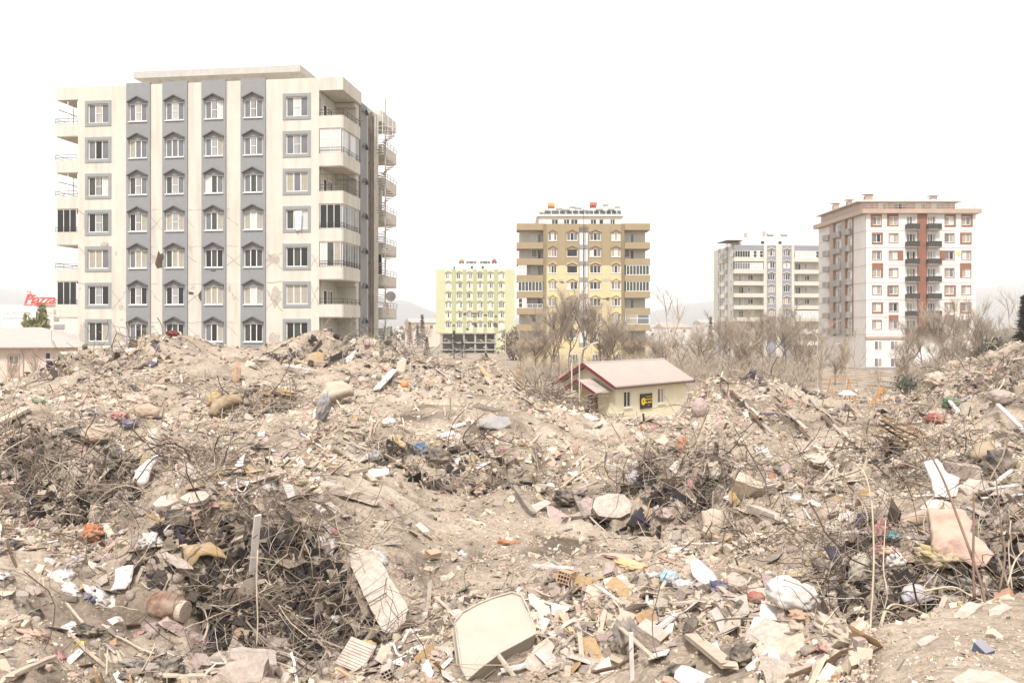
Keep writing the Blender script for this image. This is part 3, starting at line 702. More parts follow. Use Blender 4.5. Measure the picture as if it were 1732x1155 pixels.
for k in range(8):
    corner_balcony(k, 23.25, W, 0, 4.48, 1, right[k])
    corner_balcony(k, 0, 2.0, 0, 4.48, -1, left[k])
    corner_balcony(k, 23.25, W, 11.9, D, 1, rear[k])
    # doors that open on the front right balcony, a beam under its ceiling
    z = ZB[k] - .9
    if right[k] in ('open', 'bars'):
        window(bA, Frame(23.27, 0, 1), .9, 1.75, z, z + 2.1, (K,), -.03, .07)
        window(bA, Frame(23.27, 0, 1), 1.9, 3.2, z + .8, z + 2.1, (C, G), -.03, .07)
    m = MB(); m.box(23.27, W - .25, 4.0, 4.46, ZB[k] + 1.65, ZB[k] + 2.0); m.build('beam', M['cream'], bA)
    # hooded window on the right side, small bath window further back
    window(bA, Frame(25.12, 0, 1), 5.6, 6.7, ZB[k], ZB[k] + 1.5, (G, Gr), .05, .07, False, .45)
    window(bA, Frame(24.97, 0, 1), 9.3, 9.9, ZB[k] + .4, ZB[k] + 1.5, (G,), .0, .06)
f = MB(); f.box(24.96, 25.10, 5.2, 7.1, 0, 26.9); f.build('pilaster', M['grey_plaster'], bA)
for i, (y, r, x) in enumerate(((8.0, .14, 25.2), (8.35, .10, 25.25), (8.62, .07, 25.22))):
    f = MB(); f.tube([(x, y, 0), (x, y, 26.6 - i * .2)], r, 8)
    for z in range(1, 26, 3): f.tube([(x, y, z), (x, y, z + .18)], r * 1.25, 8)
    f.build('drain_pipe', M['pipe'], bA)
# spiral fire escape
st = MB(); cx, cy, rr_ = 25.95, 10.0, .85
st.tube([(cx, cy, 0), (cx, cy, 28.4)], .06, 6)
pole = st.build('fire_escape', M['stair_metal'], bA)
tread = MB().add([(0, -.08, 0), (.84, -.20, 0), (.84, .20, 0), (0, .08, 0), (0, -.08, .04), (.84, -.20, .04), (.84, .20, .04), (0, .08, .04)],
                 [(0, 3, 2, 1), (4, 5, 6, 7), (0, 1, 5, 4), (1, 2, 6, 5), (2, 3, 7, 6), (3, 0, 4, 7)]).mesh('step', M['stair_metal'])
for i in range(125):
    link('step', tread, pole, (cx, cy, .2 + i * .205), (0, 0, i * math.radians(27)))
h = MB()
h.tube([(cx + rr_ * math.cos(math.radians(27 * i / 2)), cy + rr_ * math.sin(math.radians(27 * i / 2)), .2 + i * .1025 + .95) for i in range(250)], .014, 4)
for i in range(0, 125, 3): a = math.radians(27 * i); h.tube([(cx + rr_ * math.cos(a), cy + rr_ * math.sin(a), .2 + i * .205), (cx + rr_ * math.cos(a), cy + rr_ * math.sin(a), 1.15 + i * .205)], .009, 3)
h.build('handrail', M['stair_metal'], pole)
h = MB()
for i in range(12):
    a = 2 * math.pi * i / 12; h.tube([(cx + .95 * math.cos(a), cy + .95 * math.sin(a), 23.6), (cx + .95 * math.cos(a), cy + .95 * math.sin(a), 28.3)], .022, 4)
for z in (25.6, 27.0, 28.3): h.tube([(cx + .95 * math.cos(2 * math.pi * i / 16), cy + .95 * math.sin(2 * math.pi * i / 16), z) for i in range(17)], .025, 4)
h.build('cage', M['cage'], pole)
# damage: X cracks between storeys, bare patches, a broken corner
XR = random.Random(12)
def xcrack(x0, x1, z, s=1.0):
    if XR.random() < .35:
        crack(bA, [(x0, z + .6 * s), (x0 + (x1 - x0) * XR.uniform(.4, .9), z - .5 * s * XR.uniform(.3, 1))], .035); return
    z += XR.uniform(-.2, .2); s *= XR.uniform(.7, 1.1)
    crack(bA, [(x0, z + .8 * s), ((x0 + x1) / 2, z), (x1, z - .8 * s)], .045); crack(bA, [(x0, z - .7 * s), ((x0 + x1) / 2, z), (x1, z + .7 * s)], .035)
for z, s in ((ZB[3] + .6, .7), (ZB[4] + .7, .6), (ZB[5] + .6, 1), (ZB[6] + .7, 1)):
    xcrack(8.62, 9.66, z, s); xcrack(11.92, 13.12, z - .1, s); xcrack(15.3, 16.53, z + .05, s)
for z in (ZB[3] + 1.75, ZB[4] + 1.75, ZB[5] + 1.7, ZB[6] + 1.6): crack(bA, [(8.62, z), (8.62 + XR.uniform(.2, 1.0), z + .03)], .03); crack(bA, [(15.3, z), (15.3 + XR.uniform(.2, 1.2), z - .02)], .03); crack(bA, [(11.92, z), (13.1, z)], .025)
for z, s in ((ZB[5] + .5, 1.1), (ZB[4] + .6, .9)): xcrack(18.75, 20.1, z, s); xcrack(22.6, 23.2, z, s * .9)
xcrack(5.1, 6.4, ZB[5] + .4, 1.1)
crack(bA, [(2.05, ZB[3] + 1.9), (2.6, ZB[3] + 1.5), (2.66, ZB[3] + .2)], .05); crack(bA, [(2.05, ZB[4] + 1.9), (2.65, ZB[4] + 1.2)], .05); crack(bA, [(18.75, ZB[5] + 1.8), (20.1, ZB[5] + 1.9)], .07)
crack(bA, [(2.05, ZB[5] + 1.9), (2.6, ZB[5] + 1.7)], .05); crack(bA, [(5.1, ZB[6] + 1.3), (6.4, ZB[6] + 1.1), (8.5, ZB[6] + 1.0)], .05)
patch(bA, 'wall_hole', 'hole', 9.38, ZB[4] + .62, .40, .95, -.015, .02, 9, 3); patch(bA, 'wall_hole', 'hole', 9.62, ZB[4] + .9, .33, .42, -.155, .02, 8, 8)
patch(bA, 'bare_patch', 'bare_plaster', 9.0, ZB[4] + .8, .42, .36, -.012, .02, 9, 4)
patch(bA, 'wall_hole', 'hole', 13.08, ZB[5] + .7, .26, .58, -.015, .02, 9, 5); patch(bA, 'wall_hole', 'hole', 12.15, ZB[5] + .95, .3, .14, -.013, .02, 8, 6)
patch(bA, 'bare_patch', 'bare_plaster', 19.5, ZB[5] + .7, .6, 1.0, -.012, .02, 11, 7); patch(bA, 'bare_patch', 'bare_plaster', 19.3, ZB[4] + .7, .75, .55, -.012, .02, 11, 9)
patch(bA, 'bare_patch', 'bare_plaster', 2.5, ZB[6] + .7, .42, 1.05, -.012, .02, 11, 10); patch(bA, 'bare_patch', 'bare_plaster', 4.45, ZB[4] + 2.05, .42, .25, -.07, .02, 8, 11)
patch(bA, 'bare_patch', 'bare_plaster', 5.9, ZB[5] - .2, .22, .3, -.012, .02, 8, 12); patch(bA, 'bare_patch', 'hole', 14.2, ZB[4] - .28, .32, .07, -.156, .02, 7, 13)
PR = random.Random(31)
for i in range(26):
    k = PR.choice([4, 5, 5, 6, 6, 6]); x0, x1 = PR.choice([(8.7, 9.6), (12.0, 13.1), (15.4, 16.4), (18.9, 20.0), (5.2, 6.3), (22.7, 23.1), (2.1, 2.5)])
    patch(bA, 'bare_patch', 'bare_plaster', PR.uniform(x0, x1), ZB[k] + PR.uniform(-.8, 1.9), PR.uniform(.06, .22), PR.uniform(.06, .3), -.013 - i * .0003, .012, 9, 300 + i)
patch(bA, 'bare_patch', 'bare_plaster', 19.4, ZB[6] + .1, .7, .8, -.012, .02, 11, 14); patch(bA, 'bare_patch', 'bare_plaster', 5.6, ZB[6] + .4, .7, .6, -.012, .02, 11, 15)
# the curtain blowing out, the dish and the blanket on the rear balcony
def sag_cloth(name, w, h, key, parent=None, loc=(0, 0, 0), rot=(0, 0, 0), t=.02, amp=.06, seed=0, folds=3):
    n, k = 10, 8
    vs, fs = [], []
    for s in (0, 1):
        for j in range(k + 1):
            for i in range(n + 1):
                x = (i / n - .5) * w; z = -j / k * h
                y = amp * math.sin(i / n * math.pi * folds + seed) * (j / k + .15) + s * t
                vs.append((x * (1 - .12 * j / k), y, z))
    q = (n + 1) * (k + 1)
    for j in range(k):
        for i in range(n):
            a = j * (n + 1) + i
            fs += [(a, a + 1, a + n + 2, a + n + 1), (q + a, q + a + n + 1, q + a + n + 2, q + a + 1)]
    rim = [i for i in range(n + 1)] + [j * (n + 1) + n for j in range(1, k + 1)] + [k * (n + 1) + i for i in range(n - 1, -1, -1)] + [j * (n + 1) for j in range(k - 1, 0, -1)]
    for a, b in zip(rim, rim[1:] + rim[:1]): fs.append((a, q + a, q + b, b))
    return MB().add(vs, fs).build(name, M[key], parent, loc, rot, smooth=True)
def inA(x, y, z): return bA.matrix_basis @ Vector((x, y, z))
MA = Matrix.Translation(P0) @ Matrix.Rotation(A_rz, 4, 'Z')
def inA(x, y, z): return MA @ Vector((x, y, z))
tag(sag_cloth('curtain', .62, 1.65, 'banner', None, inA(21.5, -.12, ZB[3] + 1.45), (0, 0, A_rz), amp=.09, seed=1), 'white curtain blown out of an upper window of the cream block', 'curtain')
tag(sag_cloth('blanket', .8, 1.2, 'cloth_pink', None, inA(25.42, 12.6, ZB[5] + .5), (0, 0, A_rz + math.pi / 2), amp=.05, seed=2), 'pinkish blanket hung over the rear balcony rail of the cream block', 'blanket')
dsh = MB(); n = 16
ring = [(r * math.cos(2 * math.pi * i / n), r * r * .35, r * math.sin(2 * math.pi * i / n)) for r in (.001, .25, .5) for i in range(n)]
dsh.add(ring, [(a * n + i, a * n + (i + 1) % n, (a + 1) * n + (i + 1) % n, (a + 1) * n + i) for a in (0, 1) for i in range(n)])
dr = empty('satellite_dish', inA(25.7, 12.9, ZB[5] + .5), A_rz, 'grey satellite dish fixed above the rear balcony of the cream block', 'satellite dish')
dsh.build('reflector', M['balcony_grey'], dr, (0, -.12, .62), (-.25, 0, .35), smooth=True)
m = MB(); m.tube([(0, 0, 0), (0, 0, .62)], .03, 6); m.tube([(0, 0, .6), (.1, -.5, .55)], .015, 4); m.build('mount', M['rail'], dr)
m = MB()
for i, (x, y, k, dx, dz) in enumerate([(25.3, 3.2, 0, .9, .5), (25.3, 3.6, 0, 1.0, .25), (25.35, 4.2, 5, 1.0, .9), (25.3, 3.6, 5, .8, -.3)]):
    m.tube([(x, y, ZB[k] + .3), (x + dx * .2, y + dx, ZB[k] + .3 + dz)], .02, 4)
m.build('drying_rail', M['rail'], bA)

# ------------------------------------------------------------------ B: brown and yellow block
def placed(u, Y): return Vector(((u - CU) / F * Y, Y, 0))
bB = empty('apartment_building', placed(873.8, 160), 0, 'brown and yellow apartment block with water tanks along its roof', 'apartment building')
def bays(body, fr, cols, rows, hgt, depth=.25): return [(c[0], c[1], z, z + hgt) for c in cols for z in rows]
rowsB = [7.2 + (HV - v) * .10667 - 1.36 for v in (394.4, 421.6, 449.5, 477, 505, 532.6, 560)]
colsB = [(5.75, 7.25), (9.05, 11.0), (13.2, 15.2), (17.1, 18.75)]
zy = 18.5
m = MB(); wall_face(m, FR, 5.38, 11.25, zy, 26, bays(0, 0, colsB[:2], rowsB[:2], 1.4)); wall_face(m, FR, 12.95, 18.9, zy, 26, bays(0, 0, colsB[2:], rowsB[:2], 1.4))
m.box(4.81, 19.45, .4, 15, 0, 25.9); m.box(5.4, 18.9, .28, .4, 25.4, 26); m.build('upper_wall', M['brown_plaster'], bB)
for x0, x1, cc in ((5.38, 11.25, colsB[:2]), (12.95, 18.9, colsB[2:])):
    m = MB(); wall_face(m, FR, x0, x1, 3.8, zy, bays(0, 0, cc, rowsB[2:], 1.4)); m.build('lower_wall', M['yellow_plaster'], bB)
for x0, x1 in ((4.8, 5.37), (18.91, 19.45)):
    m = MB(); m.box(x0, x1, -.12, .39, 0, 26.02); m.build('pilaster', M['brown_dark'], bB)
for x0, x1 in ((7.5, 8.75), (15.45, 16.85)):
    m = MB(); m.box(x0, x1, -.13, -.003, zy + .02, 26.02); m.build('pilaster', M['brown_plaster'], bB)
    m = MB(); m.box(x0, x1, -.13, -.003, 3.8, zy); m.build('pilaster', M['yellow_plaster'], bB)
patch(bB, 'bare_patch', 'bare_plaster', 8.0, rowsB[3] + 1.65, .7, .28, -.16, .03, 9, 21); patch(bB, 'bare_patch', 'bare_plaster', 16.2, rowsB[3] + 1.75, .8, .35, -.16, .03, 9, 22)
for i, (x, k, w, hh) in enumerate([(8.2, 3, .5, .16), (16.5, 4, .5, .4), (16.1, 4, .7, .14), (9.0, 4, .4, .12), (12.0, 4, .8, .15)]): patch(bB, 'bare_patch', 'hole', x, rowsB[k] + 1.3, w, hh, -.165 if x != 9 else -.015, .02, 9, 30 + i)
sB = [[(G, Lt, G), (G, K, G), (G, K, G), (Lt, C, Lt)], [(C, 'cloth_rose', G), (K,), (Lt, K, G), (C, Lt, C)], [(C, K, Gr), (K,), (Gr, K, Gr), (C, K, C)], [(C, C, G), (Lt, K, K), (Gr, K, G), (G, C, G)],
      [(G, C, G), (C, C, G), (G, K, K), (C, K, G)], [(C, G, G), (G, G, C), (G, K, K), (C, C, G)], [(C, G, G), (G, G, C), (C, G, C), (C, G, G)]]
for k, z in enumerate(rowsB):
    for c, (a0, a1) in enumerate(colsB):
        o = window(bB, FR, a0, a1, z, z + 1.4, sB[k][c], .10, .09, False, None, None, 'pvc')
        hm = MB(); w = a1 - a0; hm.prism([(-.1, 1.45), (w / 2, 1.95), (w + .1, 1.45), (w + .1, 1.6), (w / 2, 2.1), (-.1, 1.6)], -.28, -.09, 'y'); hm.build('hood', M['brown_plaster' if k < 2 else 'yellow_plaster'], o)
# recessed stair shaft with white panels and dark landings
m = MB(); m.box(11.27, 12.93, .3, .39, 0, 25.9); m.build('shaft_wall', M['interior_dark'], bB)
for k in range(8):
    z = rowsB[0] + 1.4 - k * 2.94
    m = MB(); m.box(11.3, 12.9, .02, .29, z - 2.9, z - 2.15); m.build('landing', M['balcony_grey'], bB)
    for x in (11.35, 12.2):
        m = MB(); m.box(x, x + .65, .1, .29, z - 2.15, z); m.build('stair_panel', M['tank_white'], bB)
m = MB(); m.tube([(12.1, -.05, 3.8), (12.1, -.05, 28.6)], .045, 5); m.tube([(12.35, -.02, 12), (12.35, -.02, 26)], .04, 4); m.build('drain_pipe', M['rail'], bB)
# corner balconies
bkB = [['open', 'open', 'win', 'glass', 'half', 'open', 'dark', 'open'], ['open', 'open', 'glass', 'glass', 'open', 'glass2', 'open', 'open']]
for side, (x0, x1) in enumerate(((0, 4.79), (19.46, 24.05))):
    top = MB(); top.box(x0, x1, -.4, 4.2, 24.85, 26.02); top.build('parapet', M['brown_plaster'], bB)
    bw = MB(); bw.box(x0 + (.5 if side == 0 else 0), x1 - (.0 if side == 0 else .6), 1.6, 14, 0, 24.9); bw.build('balcony_wall', M['cream_pale'], bB)
    for k, z in enumerate(rowsB):
        m = MB(); m.box(x0, x1, -.4, -.28, z - 1.5, z - .35); m.box(x0, x0 + .12, -.28, 4, z - 1.5, z - .35); m.box(x1 - .12, x1, -.28, 4, z - 1.5, z - .35); m.box(x0 + .12, x1 - .12, -.28, 4, z - 1.5, z - 1.35)
        b = m.build('balcony', M['brown_plaster'], bB)
        kind = bkB[side][k]
        fb = Frame(0, -.4, 0)
        if kind == 'glass': glazing(b, fb, x0 + .25, x1 - .15, z - .33, z + 1.45, 7, 'pane_green', fw=.10)
        if kind == 'glass2': glazing(b, fb, x0 + .1, x1 - .15, z - .33, z + 1.45, 2, ['curtain', 'pane_grey'], fw=.10, mid=.6)
        if kind in ('half', 'win'): glazing(b, fb, x0 + .3, x0 + 1.8, z - .33, z + 1.45, 2, 'pane_light' if kind == 'win' else ['pane_green', 'pane_light'], fw=.10, mid=.5)
        if kind == 'half': glazing(b, fb, x0 + 1.9, x1 - .1, z - .33, z + .4, 3, 'pane_grey', fw=.06)
        fw_ = Frame(0, 1.6, 0)
        dx = x0 + 2.7 if side == 0 else x0 + .15
        window(bB, fw_, dx, dx + 1.0, z, z + 1.4, (G if k % 2 else Lt,), -.06, .09); window(bB, fw_, dx + 1.1, dx + 1.8, z - .8, z + 1.4, (K if k in (1, 5) else G,), -.06, .09)
# ground floor and penthouse
m = MB(); m.box(4.82, 19.44, .0, .39, 0, 3.79); m.box(.5, 4.8, 1.0, 1.5, 0, 3.0); m.box(19.46, 23.4, 1.0, 1.5, 0, 3.0); m.build('ground_floor_wall', M['yellow_plaster'], bB)
for x in (6.0, 9.5, 13.6, 17.3): window(bB, FR, x, x + 1.6, .9, 2.5, (G, K, G), -.05, .09)
colsP = [(6.4, 7.6), (8.6, 9.7), (9.9, 11.2), (13.5, 14.6), (15.1, 15.9), (17.1, 18.0)]
m = MB(); wall_face(m, Frame(0, 2, 0), 4.1, 19.2, 25.9, 27.6, [(a, b, 26.1, 27.05) for a, b in colsP]); m.box(4.1, 19.2, 2.3, 13, 25.9, 27.55); m.box(3.7, 19.6, 1.6, 14, 27.6, 27.95); m.build('penthouse', M['white_plaster'], bB)
for i, (a0, a1) in enumerate(colsP): window(bB, Frame(0, 2, 0), a0, a1, 26.1, 27.05, (K,) if i == 4 else (Gr, K), .08, .08)
def water_tank(parent, x, y, z, key, r=.42, L=1.15, lift=1.0):
    m = MB(); cyl(m, x, y, z + lift + r, r, L, 'x', 12); o = m.build('water_tank', M[key], parent)
    s = MB()
    for dx in (-.42, .42): s.add([(x + dx - .36, y - 1.0, z + .05), (x + dx + .36, y - 1.0, z + .05), (x + dx + .36, y - .1, z + .95), (x + dx - .36, y - .1, z + .95), (x + dx - .36, y - .95, z), (x + dx + .36, y - .95, z), (x + dx + .36, y - .04, z + .9), (x + dx - .36, y - .04, z + .9)], [(0, 1, 2, 3), (7, 6, 5, 4), (0, 4, 5, 1), (1, 5, 6, 2), (2, 6, 7, 3), (3, 7, 4, 0)])
    s.build('solar_panel', M['solar'], o)
    q = MB()
    for dx in (-.5, .5): q.tube([(x + dx, y, z), (x + dx, y, z + lift + .1)], .035, 4)
    m2 = MB(); cyl(m2, x + .1, y + .6, z + .5 + r + lift + .45, r * .9, L * .85, 'z', 10); 
    q.build('tank_stand', M['lamp_metal'], o)
    if key != 'tank_white' or x % 2 > 1: pass
    return o
for x, key, l in ((6.4, 'tank_orange', 1.1), (7.9, 'tank_white', .8), (10.3, 'tank_white', 1.1), (12.6, 'tank_white', .5), (14.2, 'tank_red', 1.2), (16.5, 'tank_white', 1.5), (18.5, 'tank_white', 1.1), (5.0, 'tank_white', .5), (9.1, 'tank_white', .6), (11.5, 'tank_white', .9), (15.3, 'tank_white', .7), (17.5, 'tank_white', .7)):
    water_tank(bB, x, 4, 27.95, key, .55, 1.25, l + .25)
m = MB(); m.box(4.3, 5.2, 3.5, 4.5, 27.95, 28.9); m.tube([(4.3, 3.8, 28.9), (5.2, 3.8, 28.9)], .3, 8); m.build('chimney', M['cream_pale'], bB)

# ------------------------------------------------------------------ C: lime green block, its lower floors collapsed open
bC = empty('apartment_building', placed(737.4, 260), 0, 'lime green block on bare pillars with its lowest floors burst open', 'apartment building')
sc_ = 260 / 1500 / 3.85
rowsC = [7.2 + (HV - (330 + y / 3.85)) * .17333 - 1.7 for y in (508, 570, 636, 698, 762, 827)]
ctr = [(c - 67) * sc_ for c in (148, 219, 286, 354, 422, 494)]
colsC = [(c - .78, c + .78) for c in ctr]
for i, c in enumerate(ctr):
    m = MB(); wall_face(m, FR, c - 1.0, c + 1.0, 5.9 if i < 5 else 1.5, 24.2, [(colsC[i][0], colsC[i][1], z, z + 1.7) for z in rowsC + ([rowsC[-1] - 2.9] if i == 5 else [])]); m.build('window_band', M['lemon_plaster'], bC)
m = MB(); m.box(0, ctr[0] - 1.01, -.1, .3, 5.9, 24.4); m.box(ctr[5] + 1.01, 23.1, -.1, .3, 1.5, 24.4); m.box(0, 23.1, .31, 15, 6.0, 24.3); m.box(17.5, 23.1, .31, 15, 0, 6); m.box(ctr[5] - 1.9, ctr[5] - 1.01, -.05, .3, 1.5, 5.9); m.build('wall', M['lime_plaster'], bC)
for a, b in zip(ctr[:-1], ctr[1:]):
    m = MB(); m.box(a + 1.01, b - 1.01, -.15, .3, 5.9, 24.4); m.build('pilaster', M['lime_dark'], bC)
rngC = random.Random(5)
for k, z in enumerate(rowsC + [rowsC[-1] - 2.9]):
    for c, (a0, a1) in enumerate(colsC):
        if k == 6 and c < 5: continue
        st_ = tuple(rngC.choice([Lt, Lt, G, K]) if i != 1 else rngC.choice([G, K, C, Lt]) for i in range(3))
        o = window(bC, FR, a0, a1, z, z + 1.7, st_, .10, .12)
        hm = MB(); w = a1 - a0; hm.prism([(-.15, 1.72), (w / 2, 2.15), (w + .15, 1.72), (w + .15, 1.9), (w / 2, 2.35), (-.15, 1.9)], -.35, -.09, 'y'); hm.build('hood', M['lime_dark'], o)
for i, (u, v, w, hh) in enumerate([(255, 775, .7, .5), (320, 772, 1.0, .35), (318, 790, .7, .4), (390, 783, .6, .4), (457, 790, .5, .35), (320, 838, 1.0, .5), (325, 850, .6, .5), (457, 845, .9, .9), (183, 850, .5, .4), (273, 870, .5, .4), (388, 850, .4, .4)]):
    patch(bC, 'wall_hole', 'hole', (u - 67) * sc_, 7.2 + (HV - 330 - v / 3.85) * .17333, w, hh, -.18, .03, 9, 50 + i)
for z in (5.75, 3.0, .9):
    m = MB(); m.box(.2 if z > 5 else 1.5, 17.6, -.4, 12, z - .2, z + .14); m.build('floor_slab', M['concrete_frame'], bC)
for x in (1.6, 5.0, 8.2, 11.5, 14.6, 17.4):
    m = MB(); m.box(x - .25, x + .25, -.1, .4, 0, 5.55); m.build('pillar', M['concrete_frame'], bC)
m = MB(); m.box(1.5, 17.4, 6, 6.3, 0, 5.6); m.build('inner_wall', M['interior_dark'], bC)
for i in range(14):
    m = MB(); m.box(-.8, .8, -.5, .5, -.08, .08); o = m.build('fallen_slab', M['lemon_plaster' if i % 3 else 'concrete_frame'], bC, (2.5 + i * 1.1, rngC.uniform(.3, 2), rngC.choice([1.4, 3.6, 3.3])), (rngC.uniform(-.7, .7), rngC.uniform(-.6, .6), rngC.uniform(0, 3)))
m = MB(); m.prism([(5.2, 24.3), (4.6, 26.2), (18.9, 26.2), (18.5, 24.3)], 2, 12, 'y'); m.prism([(1.8, 24.35), (5.4, 25.4), (5.4, 24.35)], 2, 11, 'y'); m.build('penthouse', M['white_plaster'], bC)
for x in (10.0, 13.2): window(bC, Frame(0, 2, 0), x, x + .9, 24.6, 25.6, (K,), -.1, .1)
for x, key in ((7.3, 'tank_orange'), (9.5, 'tank_white'), (10.9, 'tank_white'), (13.6, 'tank_white'), (15.0, 'tank_white'), (17.0, 'tank_red')): water_tank(bC, x, 4, 26.2, key, .5, 1.1, .6)
m = MB(); m.tube([(14.9, 5, 26.2), (14.9, 5, 29.3)], .06, 4); m.build('aerial', M['lamp_metal'], bC)

# ------------------------------------------------------------------ D: grey and cream block behind the white one
bD = empty('apartment_building', placed(1241.5, 220), math.radians(5), 'grey and cream block partly hidden behind the white block', 'apartment building')
sd = .04444
rowsD = [7.2 + (HV - (310 + y / 3.3)) * .14667 - 1.6 for y in (370, 437, 503, 570, 637, 704, 771, 838)]
def xd(z): return (z - 200) * sd
greyc = [(xd(387), xd(440)), (xd(476), xd(530))]
m = MB()
for a, b in greyc: wall_face(m, Frame(0, -.12, 0), a, b, 0, 27.8, [((a + b) / 2 - .9, (a + b) / 2 + .9, z, z + 1.5) for z in rowsD])
m.box(0, xd(372), -.05, .3, 26.6, 27.8); m.box(xd(546), 24, -.05, .3, 26.6, 27.8); m.build('grey_band', M['slate_wall'], bD)
m = MB(); m.box(xd(370), greyc[0][0], -.2, .4, 0, 27.9); m.box(greyc[0][1], greyc[1][0], -.2, .4, 0, 27.9); m.box(greyc[1][1], xd(546), -.2, .4, 0, 27.9); m.box(xd(372), xd(544), .42, 16, 0, 27.7)
m.box(0, xd(372), 1.5, 16, 0, 27.7); m.box(xd(546), 24, 1.5, 16, 0, 27.7); m.build('wall', M['cream_pale'], bD)
sD = [[(C, K, C), (G, G, K)], [(Lt, K, K), (Lt, C, Lt)], [(K, K, K), (G, K, K)], [(C, C, C), (K, K, K)], [(G, C, G), (C, 'cloth_pink', G)], [(C, C, C), (G, G, G)], [(C, G, C), (K, K, K)], [(G, K, G), (G, G, K)]]
for k, z in enumerate(rowsD):
    for j, (a, b) in enumerate(greyc):
        c = (a + b) / 2; o = window(bD, Frame(0, -.12, 0), c - .9, c + .9, z, z + 1.5, sD[k][j], .1, .10)
        hm = MB(); hm.prism([(-.1, 1.55), (.9, 1.95), (1.9, 1.55), (1.9, 1.75), (.9, 2.15), (-.1, 1.75)], -.3, -.1, 'y'); hm.build('hood', M['cream_pale'], o)
    for side, (x0, x1) in enumerate(((0, xd(370)), (xd(547), 24))):
        m = MB(); m.box(x0, x1, -.15, -.02, z - 1.35, z - .35); m.box(x0, x0 + .12, -.02, 1.5, z - 1.35, z - .35); m.box(x0 + .12, x1, -.02, 1.49, z - 1.35, z - 1.2); b = m.build('balcony', M['cream_pale'], bD)
        if (k, side) in ((0, 0), (0, 1), (1, 0), (5, 1)):
            a, c = (x0 + .2, (x0 + x1) / 2 + .3)
            glazing(b, Frame(0, -.15, 0), a, c, z - .33, z + 1.35, 6, 'pane_dark' if side == 0 and k == 0 else 'pane_light' if side else 'pane_grey', fw=.08)
            glazing(b, Frame(0, -.15, 0), c + .05, x1 - .15, z - .33, z + 1.35, 4, 'pane_light' if k else ['pane_light', 'pane_dark'], fw=.08, mid=.5)
        for q in range(2):
            a = x0 + 1.6 + q * 2.4 if side == 0 else x0 + .9 + q * 2.3
            window(bD, Frame(0, 1.5, 0), a, a + 1.4, z - (.8 if q == 0 else 0), z + 1.35, (G, K) if (k + q) % 2 else (C, Lt), -.06, .10)
# its left side
fl = Frame(0, 0, -1)
m = MB(); m.box(-.12, .0, 4.5, 6.0, 0, 27.8); m.box(-.12, 0, 10.2, 12, 0, 27.8); m.build('grey_band', M['slate_wall'], bD)
for k, z in enumerate(rowsD):
    for y, w in ((2.2, 1.6), (5.9, 1.2), (9.2, 1.6), (11.8, 1.4)): window(bD, fl, -y - .0, -y + w, z, z + 1.5, (K, G) if (k + int(y)) % 2 else (Lt, G), -.16, .10)
    m = MB(); m.box(-.9, -.13, 7.0, 9.0, z - 1.3, z - .3); m.build('balcony', M['cream_pale'], bD)
m = MB(); m.prism([(2, 28), (2, 29.3), (22, 29.6), (24, 28)], 2, 14, 'y'); m.prism([(6, 29.3), (7, 30.3), (18, 30.4), (18.5, 29.5)], 3, 13, 'y'); m.build('penthouse', M['white_plaster'], bD)
m = MB(); m.box(-1.8, 2.3, 0, 8, 28.9, 29.05); m.tube([(-1.6, .3, 27.7), (-1.6, .3, 28.9)], .06, 4); m.tube([(.4, .3, 27.7), (.4, .3, 28.9)], .06, 4); m.build('roof_canopy', M['balcony_dark'], bD)
for x in (7.5, 12.0): window(bD, Frame(0, 2, 0), x, x + 1.1, 28.2, 29.1, (K,), -.05, .1)
for x, h in ((4.6, 1.2), (9.4, 1.6)): m = MB(); m.box(x, x + .6, 5, 5.6, 30.2, 30.2 + h); m.build('chimney', M['tan_plaster'], bD)
for x in (11.0, 14.6): water_tank(bD, x, 5, 30.3, 'tank_white', .5, 1.2, .3)

# ------------------------------------------------------------------ E: white and rust block on the right
bE = empty('apartment_building', placed(1464.8, 155), 0, 'white apartment block with rust brown window panels and dark balconies', 'apartment building')
se = .0313
def xe(z): return (z - 940) * se
rowsE = [7.2 + (HV - (310 + y / 3.3)) * .10333 - 1.5 for y in (185, 282, 379, 476, 572, 668, 765)]
wincE = [(xe(977), xe(1024)), (xe(1070), xe(1117)), (xe(1382), xe(1430)), (xe(1476), xe(1524))]
balE = [(xe(1167), xe(1217)), (xe(1284), xe(1328))]
WE, DE = xe(1553), 24.0
m = MB()
wall_face(m, FR, 0, xe(1226), 5.75, 27.2, [(a, b, z, z + 1.5) for a, b in wincE[:2] for z in rowsE] + [(balE[0][0], balE[0][1], z - .8, z + 1.5) for z in rowsE])
wall_face(m, FR, xe(1281), WE, 5.75, 27.2, [(a, b, z, z + 1.5) for a, b in wincE[2:] for z in rowsE] + [(balE[1][0], balE[1][1], z - .8, z + 1.5) for z in rowsE])
m.box(0.01, WE - .01, .3, DE, 0, 27.15); m.box(.01, WE, .02, .29, -.5, 5.2); m.build('wall', M['white_plaster'], bE)
for k in range(7):
    m = MB(); z = rowsE[k] - .95; m.box(-.03, xe(1224), -.03, -.002, z - .03, z + .03); m.box(xe(1283), WE + .03, -.03, -.002, z - .03, z + .03); m.box(-.03, -.002, .0, DE, z - .03, z + .03); m.build('floor_band', M['tan_plaster'], bE)
m = MB(); m.box(xe(1226), xe(1281), -.08, .29, 5.75, 27.2); m.build('rust_band', M['rust_plaster'], bE)
m = MB(); m.box(-.9, WE + .7, -.7, DE + .6, 27.2, 27.95); m.build('cornice', M['tan_plaster'], bE)
m = MB(); m.box(-.1, WE + .1, -.15, .28, 5.3, 5.72); m.build('cornice', M['tan_plaster'], bE)
